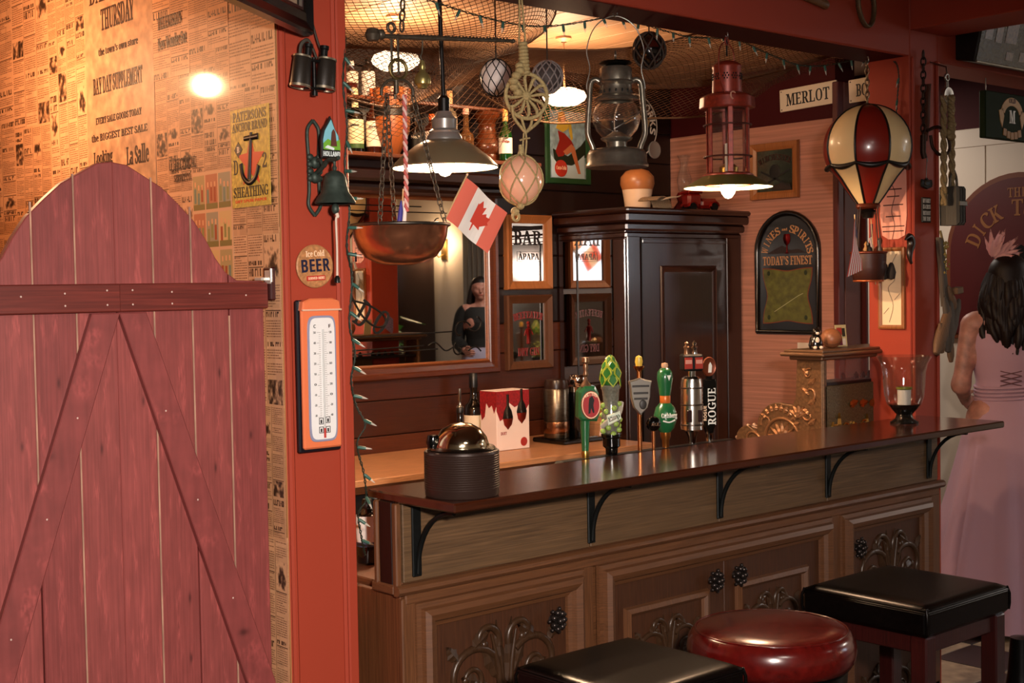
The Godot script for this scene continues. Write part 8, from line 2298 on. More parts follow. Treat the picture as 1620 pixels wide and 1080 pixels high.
	part("picture", at(0, 0, 0.012).box(Vector3.ZERO, V(0.59, 0.25, 0.004)), mat("tv_picture", Color(0.30, 0.27, 0.21), 0.18, 0.0, {"tex": blotch, "uv": V(3, 2, 1)}), tv)
	for q: Array in [[-0.245, 0.03, 0.05, 0.15], [-0.175, 0.02, 0.045, 0.14], [-0.09, 0.0, 0.08, 0.09], [-0.06, 0.075, 0.05, 0.05], [0.06, 0.02, 0.07, 0.12], [0.17, 0.03, 0.05, 0.14], [-0.08, -0.09, 0.05, 0.03], [0.02, -0.085, 0.06, 0.035]]:
		part("pictured_shape", at(q[0], q[1], 0.0145).box(Vector3.ZERO, V(q[2], q[3], 0.002), 0.0006), mat("tv_tan", Color(0.62, 0.48, 0.32), 0.3, 0.0, {"tex": blotch, "tri": V(9, 9, 9)}), tv)
	part("lower_rail", at(0, -0.127, 0.016).box(Vector3.ZERO, V(0.60, 0.008, 0.008), 0.002), mat("case_edge", Color(0.5, 0.46, 0.38), 0.35, 0.6), tv)
	# green hanging sign
	var gs := thing("hanging_sign", "dark green hanging pub sign with a cream ribbon and a letter M", "sign", on_z(-2.71, 1553, 180) + V(0.20, 0, 0))
	part("board", at().box(Vector3.ZERO, V(0.39, 0.18, 0.028), 0.003), mat("sign_green", Color(0.11, 0.17, 0.09), 0.6, 0.0, {"spec": 0.2}), gs)
	var rib := mat("ribbon_cream", Color(0.80, 0.62, 0.38), 0.5)
	var top := []
	for k in 13:
		var a := PI * (0.92 - 0.84 * k / 12.0)
		top.append(W(cos(a) * 0.085, sin(a) * 0.07 - 0.005))
	for k in 13:
		var a := PI * (0.08 + 0.84 * k / 12.0)
		top.append(W(cos(a) * 0.058, sin(a) * 0.043 - 0.01))
	part("upper_ribbon", at(0.0, 0.01, 0.015).extr(top, 0.003, 0.0008), rib, gs)
	part("left_ribbon", at(0, 0, 0.015).extr([W(-0.10, 0.02), W(-0.07, 0.03), W(-0.06, 0.0), W(-0.075, -0.045), W(-0.09, -0.02)], 0.003, 0.0008), rib, gs)
	part("right_ribbon", at(0, 0, 0.015).extr([W(0.10, 0.02), W(0.07, 0.03), W(0.06, 0.0), W(0.075, -0.045), W(0.09, -0.02)], 0.003, 0.0008), rib, gs)
	for k in 5:
		part("lower_scroll", tf(Basis(V(0, 0, 1), -0.15 + k * 0.08), V(-0.056 + k * 0.028, -0.062 - 0.012 * sin(PI * k / 4.0), 0.0155)).box(Vector3.ZERO, V(0.025, 0.028, 0.003), 0.0008), mat("ribbon_gold", Color(0.66, 0.45, 0.16), 0.5), gs)
	lettering("M", mat("sign_white2", Color(0.92, 0.92, 0.88), 0.4), gs, Transform3D(Basis(), V(0, 0.0, 0.0145)), 0.045, 0.05, SERIF, true, 0.003)
	lettering("OLD", mat("print_brown", Color(0.28, 0.10, 0.09), 0.5), gs, Transform3D(Basis(), V(0, 0.062, 0.0165)), 0.05, 0.018)
	for s: float in [-1.0, 1.0]:
		part("hanger", at().tube([V(0.17 * s, 0.09, 0), V(0.17 * s, 2.325 - gs.position.y, 0)], 0.0025, 6), mat("steel", Color.WHITE), gs)
	# the big arched inn sign on the far wall
	var dt := thing("inn_sign", "big arched maroon inn sign with a black horseman on the far panelled wall", "sign", V(6.672, 1.235, -3.59), FACE_X)
	var ar := [W(-0.42, 0), W(0.42, 0)]
	for k in 25:
		var a := PI * k / 24.0
		ar.append(W(cos(a) * 0.42, 0.46 + sin(a) * 0.42))
	part("border", at(0, 0, -0.004).extr(ar, 0.02, 0.003), mat("sign_border", Color(0.40, 0.20, 0.10), 0.45), dt)
	var ar2 := ar.map(func(p): return W(p.x * 0.935, 0.03 + p.y * 0.935))
	part("field", at(0, 0, 0.008).extr(ar2, 0.006), mat("sign_maroon", Color(0.30, 0.06, 0.06), 0.45), dt)
	var og := mat("sign_gold", Color(0.52, 0.32, 0.14), 0.5)
	lettering("THE", og, dt, Transform3D(Basis(), V(0, 0.775, 0.0115)), 0.11, 0.05)
	arc_text("DICK TURPIN", og, dt, V(0, 0.42, 0.0115), 0.275, -1.15, 1.15, 0.085, 0.75)
	var bkm := mat("rider_black", Color(0.02, 0.02, 0.022), 0.35)
	part("horse", at(0, 0.2, 0.0125).extr([W(-0.16, 0.14), W(-0.135, 0.20), W(-0.09, 0.19), W(-0.03, 0.14), W(0.07, 0.14), W(0.13, 0.11), W(0.16, 0.02), W(0.14, 0.02), W(0.115, 0.06), W(0.12, -0.06), W(0.095, -0.06), W(0.08, 0.04), W(0.0, 0.03), W(-0.02, -0.03), W(-0.005, -0.10), W(-0.03, -0.10), W(-0.06, -0.02), W(-0.09, 0.06), W(-0.11, 0.12)], 0.005, 0.001), bkm, dt)
	part("rider", at(0.02, 0.36, 0.0135).extr([W(-0.05, -0.06), W(0.04, -0.06), W(0.05, 0.02), W(0.02, 0.06), W(0.02, 0.10), W(0.05, 0.11), W(0.0, 0.14), W(-0.04, 0.11), W(-0.015, 0.10), W(-0.02, 0.06), W(-0.05, 0.02)], 0.006, 0.001), bkm, dt)
	part("rider_face", at(0.0, 0.445, 0.016).ball(Vector3.ZERO, V(0.014, 0.017, 0.002), 10, 6), mat("figure_tan", Color(0.66, 0.48, 0.28), 0.5), dt)
	for q: Array in [["Free House", 0.10], ["Fine Ales & Spirits", 0.06]]:
		lettering(q[0], mat("sign_faint", Color(0.36, 0.14, 0.10), 0.5), dt, Transform3D(Basis(), V(0, q[1], 0.0115)), 0.4, 0.028)

# ---------------------------------------------------------------- stools
func square_stool(x0: float, x1: float, z0: float, z1: float, label: String) -> void:
	var c := V((x0 + x1) * 0.5, 0, (z0 + z1) * 0.5)
	var t := thing("bar_stool", label, "bar stool", c)
	var w := x1 - x0
	var d := z1 - z0
	var le := mat("black_leather", Color(0.045, 0.028, 0.024), 0.27, 0.0, {"tex": blotch, "tri": V(9, 9, 9), "bump": 0.02, "spec": 0.32})
	var wd := wood("stool_wood", Color(0.26, 0.065, 0.06), "y", 0.35, 1.0, {"coat": 0.4})
	# padded seat: a rounded box with a slightly crowned top
	var s := MB.new()
	var nx := 16
	var nz := 16
	var rows := []
	for j in nz + 1:
		for i in nx + 1:
			var u := i / float(nx) * 2.0 - 1.0
			var v := j / float(nz) * 2.0 - 1.0
			var e := maxf(absf(u), absf(v))
			var y := 0.76 + 0.006 * (1.0 - u * u) * (1.0 - v * v) - 0.012 * pow(e, 14.0)
			rows.append(V(u * w * 0.5, y, v * d * 0.5))
	for j in nz:
		for i in nx:
			var a: Vector3 = rows[j * (nx + 1) + i]
			var b: Vector3 = rows[j * (nx + 1) + i + 1]
			var cc: Vector3 = rows[(j + 1) * (nx + 1) + i + 1]
			var dd: Vector3 = rows[(j + 1) * (nx + 1) + i]
			var f := func(p: Vector3) -> Vector3: return V(-0.05 * p.x, 1, -0.05 * p.z) + V(signf(p.x) * pow(absf(p.x) / (w * 0.5), 18.0), 0, signf(p.z) * pow(absf(p.z) / (d * 0.5), 18.0))
			var i0 := s.vert(a, f.call(a))
			s.vert(b, f.call(b))
			s.vert(cc, f.call(cc))
			s.vert(dd, f.call(dd))
			s.face(i0, i0 + 3, i0 + 2)
			s.face(i0, i0 + 2, i0 + 1)
	s.box(V(0, 0.715, 0), V(w + 0.004, 0.072, d + 0.004), 0.012)
	s.box(V(0, 0.742, 0), V(w + 0.002, 0.014, d + 0.002), 0.006)
	part("seat", s, le, t, "black leather seat pad")
	for q: Vector2 in [W(1, 1), W(-1, 1), W(1, -1), W(-1, -1)]:
		part("leg", at(q.x * (w * 0.5 - 0.03), 0.34, q.y * (d * 0.5 - 0.03)).box(Vector3.ZERO, V(0.046, 0.68, 0.046), 0.004), wd, t)
	for q: float in [-1.0, 1.0]:
		part("apron", at(0, 0.66, q * (d * 0.5 - 0.028)).box(Vector3.ZERO, V(w - 0.1, 0.05, 0.022), 0.003), wd, t)
		part("apron", at(q * (w * 0.5 - 0.028), 0.66, 0).box(Vector3.ZERO, V(0.022, 0.05, d - 0.1), 0.003), wd, t)
		part("stretcher", at(0, 0.22, q * (d * 0.5 - 0.03)).box(Vector3.ZERO, V(w - 0.1, 0.03, 0.022), 0.003), wd, t)
	for sx: float in [-1.0, 1.0]:
		for sz: float in [-1.0, 1.0]:
			part("corner_stitch", at(sx * (w * 0.5 + 0.0005), 0.72, sz * (d * 0.5 + 0.0005)).tube([V(-0.002 * sx, -0.03, -0.002 * sz), V(0, -0.015, 0), V(0, 0.012, 0), V(-0.005 * sx, 0.03, -0.005 * sz)], 0.004, 7), le, t)
func build_stools() -> void:
	square_stool(1.845, 2.185, -2.125, -1.785, "black leather square-topped bar stool, nearest of the three stools")
	square_stool(2.875, 3.265, -2.155, -1.785, "black leather square-topped bar stool on red-brown legs, farthest along the bar")
	var t := thing("bar_stool", "round oxblood leather bar stool between the two square ones", "bar stool", V(2.475, 0, -1.945))
	var ox := mat("oxblood", Color(0.40, 0.075, 0.06), 0.22, 0.0, {"tex": blotch, "tri": V(7, 7, 7), "bump": 0.02, "coat": 0.5, "coatr": 0.15})
	part("seat", at().lathe([W(0.165, 0.668), W(0.182, 0.674), W(0.192, 0.69), W(0.195, 0.71), W(0.191, 0.734), W(0.18, 0.75), W(0.165, 0.757), W(0.13, 0.762), W(0.06, 0.766), W(0, 0.767)], 56), ox, t, "glossy oxblood cushion")
	part("piping", at().tube(ring_pts(V(0, 0.7535, 0), 0.1745, V(1, 0, 0), V(0, 0, 1), 56), 0.0022, 6, true), ox, t)
	var bm := mat("stool_black", Color(0.04, 0.035, 0.035), 0.3, 0.3)
	part("seat_ring", at(0, 0.635, 0).lathe([W(0.16, 0), W(0.172, 0.002), W(0.174, 0.03), W(0.168, 0.034), W(0, 0.034)], 44), bm, t)
	part("ring_clip", at(-0.03, 0.652, 0.172).box(Vector3.ZERO, V(0.03, 0.022, 0.006), 0.001), mat("chrome", Color(0.75, 0.74, 0.72), 0.12, 1.0), t)
	part("column", at().lathe([W(0.03, 0.05), W(0.03, 0.636)], 20), bm, t)
	part("base", at().lathe([W(0, 0), W(0.2, 0), W(0.2, 0.012), W(0.12, 0.03), W(0.05, 0.055), W(0.03, 0.09), W(0, 0.09)], 36), bm, t)
	part("foot_ring", at().tube(ring_pts(V(0, 0.25, 0), 0.16, V(1, 0, 0), V(0, 0, 1), 36), 0.009, 8, true), bm, t)
	var st := thing("flared_stand", "black flared metal stand on the checkered floor behind the far stool's leg", "stand", V(4.25, 0, -2.28))
	part("stand", at().lathe([W(0, 0), W(0.13, 0), W(0.13, 0.008), W(0.09, 0.05), W(0.062, 0.12), W(0.045, 0.22), W(0.036, 0.34), W(0, 0.345)], 30), bm, st)
	# bottles stored under the near end of the bar
	bottle("small dark bottle with a square white label under the near end of the bar", on_z(-2.82, 582, 868) * V(1, 0, 1) + V(0, 0.8555, 0), 0.03, 0.165, Color(0.03, 0.03, 0.035), Color(0.08, 0.06, 0.06), Color(0.86, 0.86, 0.84), {"l0": 0.35, "l1": 0.75, "neck": 0.16, "band": Color(0.30, 0.36, 0.48), "group": "bottles under the bar"})
# ---------------------------------------------------------------- people: smooth-joined tapered bones meshed as surface nets
func nets(b: MB, bones: Array, cell: float, k: float) -> void:
	var lo := V(1e3, 1e3, 1e3)
	var hi := -lo
	for q: Array in bones:
		for e in 2:
			var r: float = q[2 + e] + cell * 2.0 + k
			lo = lo.min((q[e] as Vector3) - V(r, r, r))
			hi = hi.max((q[e] as Vector3) + V(r, r, r))
	var n := Vector3i(((hi - lo) / cell).ceil()) + Vector3i.ONE
	var f := PackedFloat32Array()
	f.resize(n.x * n.y * n.z)
	f.fill(1.0)
	for q: Array in bones:
		var a: Vector3 = q[0]
		var c: Vector3 = q[1]
		var r := maxf(q[2], q[3]) + k + cell * 2.0
		var i0 := Vector3i(((a.min(c) - V(r, r, r) - lo) / cell).floor()).clamp(Vector3i.ZERO, n - Vector3i.ONE)
		var i1 := Vector3i(((a.max(c) + V(r, r, r) - lo) / cell).ceil()).clamp(Vector3i.ZERO, n - Vector3i.ONE)
		var d := c - a
		var dd := maxf(d.length_squared(), 1e-8)
		for z in range(i0.z, i1.z + 1):
			for y in range(i0.y, i1.y + 1):
				for x in range(i0.x, i1.x + 1):
					var p := lo + V(x, y, z) * cell - a
					var t := clampf(p.dot(d) / dd, 0.0, 1.0)
					var s: float = (p - d * t).length() - lerpf(q[2], q[3], t)
					var at_i := (z * n.y + y) * n.x + x
					var o := f[at_i]
					var h := maxf(k - absf(o - s), 0.0) / k
					f[at_i] = minf(o, s) - h * h * k * 0.25
	var ids := {}
	var step := [1, n.x, n.x * n.y]
	for z in n.z - 1:
		for y in n.y - 1:
			for x in n.x - 1:
				var i := (z * n.y + y) * n.x + x
				var v0 := f[i]
				if absf(v0) > cell * 2.0:
					continue
				var sum := Vector3.ZERO
				var cnt := 0
				for ax in 3:
					var o1: int = step[(ax + 1) % 3]
					var o2: int = step[(ax + 2) % 3]
					for m in 4:
						var base: int = i + (o1 if m & 1 else 0) + (o2 if m & 2 else 0)
						var fa := f[base]
						var fb := f[base + step[ax]]
						if (fa < 0.0) != (fb < 0.0):
							var p := Vector3.ZERO
							p[(ax + 1) % 3] = 1.0 if m & 1 else 0.0
							p[(ax + 2) % 3] = 1.0 if m & 2 else 0.0
							p[ax] = fa / (fa - fb)
							sum += p
							cnt += 1
				if cnt > 0:
					var g := V(f[i + 1] - v0, f[i + step[1]] - v0, f[i + step[2]] - v0)
					ids[i] = b.vert(lo + (V(x, y, z) + sum / cnt) * cell, g if g.length() > 1e-6 else Vector3.UP)
	for i: int in ids:
		for ax in 3:
			var o1: int = step[(ax + 1) % 3]
			var o2: int = step[(ax + 2) % 3]
			if (f[i] < 0.0) != (f[i + step[ax]] < 0.0) and ids.has(i - o1) and ids.has(i - o2) and ids.has(i - o1 - o2):
				if f[i] < 0.0:
					b.face(ids[i - o1 - o2], ids[i - o2], ids[i])
					b.face(ids[i - o1 - o2], ids[i], ids[i - o1])
				else:
					b.face(ids[i - o1 - o2], ids[i], ids[i - o2])
					b.face(ids[i - o1 - o2], ids[i - o1], ids[i])
func hand(b: MB, w: Vector3, d: Vector3, palm_n: Vector3, thumb: Vector3) -> void:
	var s := d.cross(palm_n).normalized()
	if s.dot(thumb) < 0.0:
		s = -s
	var bones := [[w, w + d * 0.05, 0.021, 0.017]]
	for k in 4:
		var r := w + d * 0.075 + s * (0.027 - k * 0.018)
		bones.append([w + d * 0.02 + s * (0.015 - k * 0.010), r, 0.014, 0.0105])
		var l: float = [0.036, 0.042, 0.039, 0.030][k]
		var m := r + (d + palm_n * 0.35).normalized() * l
		bones.append([r, m, 0.0095, 0.0085])
		bones.append([m, m + (d + palm_n * 1.0).normalized() * l * 0.85, 0.0085, 0.0068])
	var t0 := w + d * 0.02 + s * 0.018
	var t1 := t0 + (d * 0.6 + s * 0.8).normalized() * 0.036
	bones.append([t0, t1, 0.014, 0.0105])
	bones.append([t1, t1 + (d + s * 0.25 + palm_n * 0.3).normalized() * 0.034, 0.0105, 0.0075])
	nets(b, bones, 0.0045, 0.006)
var skin_cache := {}
func person(label: String, p: Vector3, facing: Vector3, opt := {}) -> Node3D:
	var t := thing("person", label, "person", p, Basis(Vector3.UP, atan2(facing.x, facing.z)))
	var skin := mat("skin", Color(0.86, 0.60, 0.52), 0.5, 0.0, {"tex": blotch, "tri": V(3, 3, 3)})
	if not skin_cache.has("body"):
		var b := MB.new()
		pass
		var bones := [[V(-0.06, 0.93, 0), V(0.06, 0.93, 0), 0.115, 0.115], [V(-0.045, 1.05, 0.005), V(0.045, 1.05, 0.005), 0.088, 0.088], [V(-0.06, 1.22, 0.01), V(0.06, 1.22, 0.01), 0.098, 0.098],
			[V(-0.075, 1.245, 0.06), V(-0.07, 1.24, 0.065), 0.058, 0.055], [V(0.075, 1.245, 0.06), V(0.07, 1.24, 0.065), 0.058, 0.055], [V(-0.12, 1.355, -0.01), V(0.12, 1.355, -0.01), 0.058, 0.058], [V(0, 1.37, -0.01), V(0, 1.46, 0.0), 0.056, 0.047]]
		for s: float in [-1.0, 1.0]:
			bones.append([V(0.085 * s, 0.9, 0.0), V(0.085 * s, 0.48, 0.01), 0.092, 0.056])
			bones.append([V(0.085 * s, 0.48, 0.005), V(0.08 * s, 0.30, -0.012), 0.055, 0.05])
			bones.append([V(0.08 * s, 0.30, -0.012), V(0.08 * s, 0.09, -0.01), 0.05, 0.032])
			bones.append([V(0.08 * s, 0.045, -0.02), V(0.09 * s, 0.028, 0.12), 0.034, 0.026])
			bones.append([V(0.155 * s, 1.35, -0.01), V(0.205 * s, 1.08, -0.035), 0.05, 0.038])
			bones.append([V(0.205 * s, 1.08, -0.035), V(0.16 * s, 0.99, 0.17), 0.038, 0.026])
		nets(b, bones, 0.0125, 0.03)
		for s: float in [-1.0, 1.0]:
			hand(b, V(0.158 * s, 0.985, 0.18), V(-0.35 * s, -0.15, 0.92).normalized(), V(-0.9 * s, 0.0, -0.35).normalized(), V(0, 1, 0))
		var hd := [[V(0, 1.555, -0.012), V(0, 1.575, -0.005), 0.083, 0.078], [V(0, 1.535, 0.03), V(0, 1.475, 0.052), 0.058, 0.03], [V(0, 1.46, 0.0), V(0, 1.50, -0.01), 0.047, 0.05], [V(0, 1.548, 0.083), V(0, 1.522, 0.097), 0.008, 0.012], [V(-0.03, 1.562, 0.07), V(0.03, 1.562, 0.07), 0.012, 0.012], [V(-0.014, 1.497, 0.078), V(0.014, 1.497, 0.078), 0.009, 0.009], [V(-0.04, 1.53, 0.055), V(-0.034, 1.525, 0.06), 0.02, 0.02], [V(0.04, 1.53, 0.055), V(0.034, 1.525, 0.06), 0.02, 0.02]]
		for s: float in [-1.0, 1.0]:
			hd.append([V(0.078 * s, 1.55, -0.005), V(0.08 * s, 1.525, 0.0), 0.013, 0.009])
		nets(b, hd, 0.006, 0.02)
		skin_cache.body = b.mesh()
	piece("body", skin_cache.body, skin, t, Transform3D())
	for s: float in [-1.0, 1.0]:
		part("eye", at(0.03 * s, 1.546, 0.071).ball(Vector3.ZERO, V(0.012, 0.007, 0.008), 10, 7), mat("eye_white", Color(0.85, 0.82, 0.8), 0.2), t)
		part("iris", at(0.03 * s, 1.546, 0.0775).ball(Vector3.ZERO, V(0.0055, 0.006, 0.0025), 8, 6), mat("iris", Color(0.12, 0.07, 0.04), 0.2), t)
		part("eyebrow", at(0.031 * s, 1.566, 0.080).ball(Vector3.ZERO, V(0.016, 0.003, 0.004), 8, 5), mat("hair_brown", Color(0.10, 0.06, 0.048), 0.5, 0.0, {"spec": 0.35}), t)
	part("lips", at(0, 1.496, 0.087).ball(Vector3.ZERO, V(0.02, 0.006, 0.005), 12, 6), mat("lips", Color(0.66, 0.28, 0.26), 0.35), t)
	# clothes
	var cloth: StandardMaterial3D = mat(opt.skirt_key, opt.skirt, 0.75, 0.0, {"rim": 0.3})
	var top: StandardMaterial3D = mat(opt.top_key, opt.top, 0.75, 0.0, {"rim": 0.3})
	var sk := MB.new()
	var hem: float = opt.get("hem", 0.03)
	ring_cloth(sk, [[1.03, 0.135, 0.098, 0.0], [0.95, 0.175, 0.132, 0.0], [0.82, 0.205, 0.165, 0.012], [0.6, 0.26, 0.225, 0.03], [0.35, 0.33, 0.295, 0.045], [hem, 0.41, 0.37, 0.055]], 0.0)
	part("skirt", sk, cloth, t)
	var bo := MB.new()
	ring_cloth(bo, [[1.385, 0.118, 0.062, 0.0], [1.36, 0.168, 0.075, 0.0], [1.31, 0.168, 0.1, 0.0], [1.25, 0.165, 0.122, 0.0], [1.19, 0.156, 0.118, 0.0], [1.10, 0.137, 0.1, 0.002], [1.02, 0.139, 0.102, 0.002]], 0.012)
	part("bodice", bo, top, t)
	if opt.get("sash", true):
		var sa := MB.new()
		for k in 4:
			ring_tube(sa, 1.02 + k * 0.017, 0.141, 0.105, 0.007)
		part("sash", sa, cloth, t)
		var la := MB.new()
		for k in 4:
			for s: float in [-1.0, 1.0]:
				la.tube([V(-0.045 * s, 1.08 + k * 0.022, -0.1), V(0, 1.091 + k * 0.022, -0.107), V(0.045 * s, 1.102 + k * 0.022, -0.104)], 0.0028, 6)
		part("lacing", la, mat("lacing", Color(0.42, 0.27, 0.29), 0.7), t).set_meta("kind", "stuff")
	if opt.get("sleeves", false):
		for s: float in [-1.0, 1.0]:
			part("sleeve", MB.new().tube(smooth([V(0.13 * s, 1.365, -0.01), V(0.175 * s, 1.30, -0.018), V(0.212 * s, 1.08, -0.035), V(0.185 * s, 1.03, 0.07), V(0.164 * s, 0.995, 0.15)], 4), [0.055, 0.06, 0.062, 0.064, 0.066, 0.066, 0.066, 0.064, 0.062, 0.062, 0.06, 0.058, 0.058, 0.058, 0.056, 0.054, 0.052], 14), top, t)
	for s: float in [-1.0, 1.0]:
		part("shoe", at().tube(smooth([V(0.08 * s, 0.04, -0.055), V(0.083 * s, 0.04, 0.02), V(0.09 * s, 0.03, 0.12), V(0.092 * s, 0.022, 0.155)], 4), [0.03, 0.038, 0.04, 0.04, 0.04, 0.04, 0.038, 0.037, 0.036, 0.034, 0.032, 0.028, 0.016], 12), mat("gloss_black", Color.WHITE), t)
	# hair: a cap and long waved locks
	var hm := mat("hair_brown", Color.WHITE)
	var hb := MB.new()
	nets(hb, [[V(0, 1.585, -0.028), V(0, 1.59, -0.012), 0.088, 0.080], [V(0, 1.52, -0.05), V(0, 1.46, -0.06), 0.07, 0.055]], 0.012, 0.03)
	var lr := RandomNumberGenerator.new()
	lr.seed = 5
	for k in 46:
		var a := PI + (k / 45.0 - 0.5) * 3.7
		var l := lr.randf_range(0.26, 0.40) + float(opt.get("longer", 0.0))
		var ph := lr.randf() * TAU
		var pts := []
		for j in 12:
			var u := j / 11.0
			var rad := 0.075 + 0.02 * sin(u * 3.0) + 0.022 * u
			var wv := 0.02 * sin(ph + u * 10.0) * u
			pts.append(V(sin(a) * (rad + wv), 1.60 - u * l - 0.02 * (1.0 - u), cos(a) * rad * 0.85 - 0.025 + 0.018 * cos(ph + u * 10.0) * u))
		hb.tube(pts, [0.018, 0.021, 0.023, 0.023, 0.023, 0.0225, 0.022, 0.021, 0.02, 0.018, 0.014, 0.005], 7)
	part("hair", hb, hm, t)
	if opt.has("feather"):
		var fe := MB.new()
		for k in 34:
			var q := Basis(V(lr.randf_range(-1, 1), lr.randf_range(-1, 1), lr.randf_range(-1, 1)).normalized(), lr.randf_range(-0.7, 0.7)) * Basis(V(0, 0, 1), 2.4 + lr.randf_range(-0.9, 0.9))
			fe.T = Transform3D(q, V(0.07, 1.645, -0.05))
			leaf(fe, W(0.01, 0), 0.0, lr.randf_range(0.07, 0.14), lr.randf_range(0.009, 0.016), 0.004)
		part("feather_headpiece", fe, mat("feather", Color(0.86, 0.66, 0.66), 0.8, 0.0, {"back": Color(0.4, 0.3, 0.3)}), t).set_meta("kind", "stuff")
	return t
# elliptical cross-sections [height, half width, half depth, fold depth] joined from the top down
func ring_cloth(b: MB, rows: Array, bust: float) -> void:
	var seg := 72
	var fine := []
	for i in rows.size() - 1:
		for j in 5:
			var u := j / 5.0
			var r := []
			for c in 4:
				r.append(lerpf(rows[i][c], rows[i + 1][c], u))
			fine.append(r)
	fine.append(rows[-1])
	var first := b.v.size()
	for r: Array in fine:
		for k in seg + 1:
			var a := TAU * k / seg
			var w: float = 1.0 + r[3] * 1.6 * (sin(a * 13.0 + 0.8 * sin(a * 3.0)) * 0.6 + 0.4 * sin(a * 21.0 + 1.0))
			var front := maxf(cos(a), 0.0)
			var z: float = cos(a) * r[2] * w + bust * front
			b.vert(V(sin(a) * r[1] * w, r[0], z), V(sin(a), 0.15, cos(a)), W(a, r[0]))
	for i in fine.size() - 1:
		for k in seg:
			var j := first + i * (seg + 1) + k
			b.face(j, j + seg + 1, j + seg + 2)
			b.face(j, j + seg + 2, j + 1)
	# recompute the normals from the folds
	for i in fine.size():
		for k in seg + 1:
			var j := first + i * (seg + 1) + k
			var kk := k % seg
			var du := b.v[first + i * (seg + 1) + (kk + 1) % seg] - b.v[first + i * (seg + 1) + (kk - 1 + seg) % seg]
			var dv := b.v[first + maxi(i - 1, 0) * (seg + 1) + k] - b.v[first + mini(i + 1, fine.size() - 1) * (seg + 1) + k]
			b.n[j] = du.cross(dv).normalized()
func ring_tube(b: MB, y: float, rx: float, rz: float, r: float) -> void:
	var pts := []
	for k in 40:
		var a := TAU * k / 40.0
		pts.append(V(sin(a) * rx, y + 0.004 * sin(a * 2.0), cos(a) * rz))
	b.tube(pts, r, 7, true)
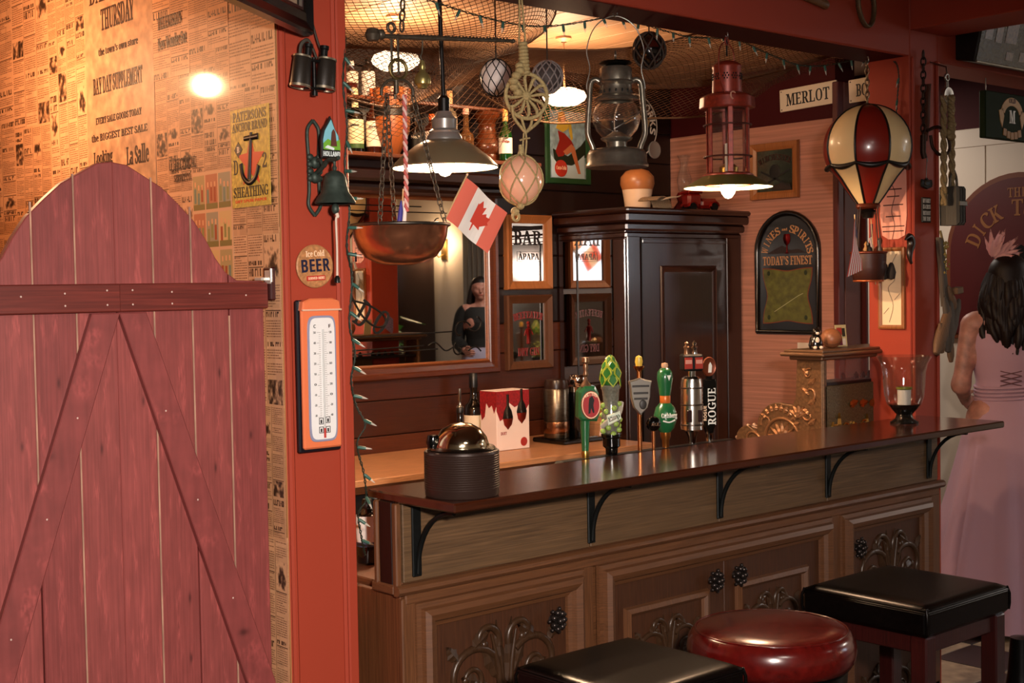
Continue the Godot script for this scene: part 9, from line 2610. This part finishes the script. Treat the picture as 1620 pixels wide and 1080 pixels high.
func build_people() -> void:
	person("woman from behind in a long dusty pink dress and feather headpiece, dark waved hair", V(5.66, 0, -3.10), V(0.80, 0, -0.6), {"skirt_key": "dress_rose", "skirt": Color(0.72, 0.575, 0.64), "top_key": "dress_rose", "top": Color(0.72, 0.575, 0.64), "feather": true})
	person("long-haired woman in a black top and pale skirt, seen only in the wall mirror", V(7.95, 0, 0.9), V(-0.6, 0, -0.8), {"skirt_key": "skirt_lilac", "skirt": Color(0.62, 0.60, 0.70), "top_key": "top_black", "top": Color(0.03, 0.03, 0.03), "sash": false, "sleeves": true, "longer": 0.12})
	person("bare-armed woman in a peach dress at the left edge of the wall mirror", V(6.55, 0, 0.95), V(-0.75, 0, -0.65), {"skirt_key": "skirt_peach", "skirt": Color(0.78, 0.52, 0.44), "top_key": "skirt_peach", "top": Color(0.78, 0.52, 0.44), "sash": false})
	# what stands across the dining room, in the mirror's view
	var tb := thing("plant_table", "round white-clothed table with potted plants, reflected in the wall mirror", "table", V(7.42, 0, 1.66))
	part("top", at(0, 0.74, 0).lathe([W(0, -0.015), W(0.42, -0.015), W(0.43, 0), W(0.42, 0.012), W(0, 0.012)], 40), mat("white_iron", Color(0.85, 0.85, 0.83), 0.4), tb)
	for k in 3:
		var a := TAU * k / 3.0
		part("leg", at().tube(smooth([V(sin(a) * 0.1, 0.72, cos(a) * 0.1), V(sin(a) * 0.06, 0.4, cos(a) * 0.06), V(sin(a) * 0.3, 0.01, cos(a) * 0.3)], 5), 0.014, 8), mat("white_iron", Color.WHITE), tb)
	var gn := mat("plant_green", Color(0.20, 0.36, 0.12), 0.45, 0.0, {"back": Color(0.2, 0.4, 0.1)})
	for i in 2:
		var pt := thing("potted_plant", ["bushy green plant in a white pot on the round table, seen in the mirror", "tall broad-leaved plant behind the bushy one, seen in the mirror"][i], "plant", V(7.36 + i * 0.16, 0.7525, 1.52 + i * 0.24))
		part("pot", at().lathe([W(0, 0), W(0.075, 0), W(0.09, 0.13), W(0.098, 0.135), W(0.096, 0.15), W(0.08, 0.145), W(0, 0.13)], 24), mat("pot_white", Color(0.88, 0.87, 0.84), 0.35), pt)
		for k in (16 if i == 0 else 5):
			var a := k * 2.4
			var l: float = (0.14 + 0.05 * sin(k * 1.7)) if i == 0 else [0.62, 0.4, 0.5, 0.34, 0.28][k]
			var tip := V(sin(a) * l * (0.7 if i == 0 else 0.3), 0.14 + l, cos(a) * l * (0.7 if i == 0 else 0.3))
			part("stem", MB.new().tube([V(0, 0.13, 0), tip * V(0.6, 0.8, 0.6), tip], 0.004, 6), gn, pt)
			var lf := MB.new()
			lf.T = Transform3D(Basis(Vector3.UP, a - PI / 2) * Basis(V(0, 0, 1), -0.3) * Basis(Vector3.RIGHT, -PI / 2), tip)
			var sz := 0.1 if i == 0 else 0.26
			leaf(lf, W(-0.01, 0), 0.0, sz, sz * 0.32, 0.01)
			part("leaf", lf, gn, pt)
	var sc := thing("wall_sconce", "lit glass wall sconce on the cream wall, seen in the mirror", "lamp", V(8.93, 1.98, 2.75))
	part("backplate", tf(FACE_X, V(0.06, 0, 0)).box(Vector3.ZERO, V(0.1, 0.22, 0.014), 0.004), mat("brass", Color(0.72, 0.58, 0.30), 0.28, 1.0), sc)
	part("arm", at().tube(smooth([V(0.05, -0.05, 0), V(-0.02, -0.08, 0), V(-0.04, 0.0, 0)], 5), 0.008, 8), mat("brass", Color.WHITE), sc)
	glow_bulb(V(-0.04, 0.06, 0), 0.045, 0.35, sc)
	var cu := thing("lace_curtain", "pale lace curtain on the cream wall beside the window, seen in the mirror", "curtain", V(8.93, 0, 2.15))
	var cm := MB.new()
	for k in 24:
		var z0 := -0.2 + k * 0.4 / 24.0
		var z1 := z0 + 0.4 / 24.0
		cm.quad(V(0.02 * sin(k * 1.3), 0.25, z0), V(0.02 * sin((k + 1) * 1.3), 0.25, z1), V(0.02 * sin((k + 1) * 1.3), 2.5, z1), V(0.02 * sin(k * 1.3), 2.5, z0))
	part("cloth", cm, mat("lace", Color(0.80, 0.77, 0.72), 0.8, 0.0, {"tex": speck, "tri": V(7, 7, 7), "back": Color(0.4, 0.4, 0.38)}), cu)
	part("rod", tf(Basis(), V(0, 2.52, 0)).tube([V(0, 0, -0.25), V(0, 0, 0.25)], 0.01, 8), mat("brass", Color.WHITE), cu)
	var dc := thing("dark_cupboard", "dark brown cupboard against the cream wall, seen in the mirror", "cupboard", V(8.72, 0, 3.2))
	part("body", at().box(V(0, 0.95, 0), V(0.5, 1.9, 0.6), 0.006), wood("mahogany", Color(0.21, 0.095, 0.065), "y", 0.28, 0.8), dc)
	for s: float in [-1.0, 1.0]:
		part("door", at(-0.256, 0.98, 0.145 * s).box(Vector3.ZERO, V(0.016, 1.7, 0.27), 0.004), wood("mahogany", Color.WHITE, "y"), dc)
func _ready() -> void:
	set_view()
	rng.seed = 11
	make_textures()
	build_setting()
	build_bar()
	build_doors()
	build_left()
	build_nook()
	build_hanging()
	build_bartop()
	build_register()
	build_right()
	build_stools()
	build_people()
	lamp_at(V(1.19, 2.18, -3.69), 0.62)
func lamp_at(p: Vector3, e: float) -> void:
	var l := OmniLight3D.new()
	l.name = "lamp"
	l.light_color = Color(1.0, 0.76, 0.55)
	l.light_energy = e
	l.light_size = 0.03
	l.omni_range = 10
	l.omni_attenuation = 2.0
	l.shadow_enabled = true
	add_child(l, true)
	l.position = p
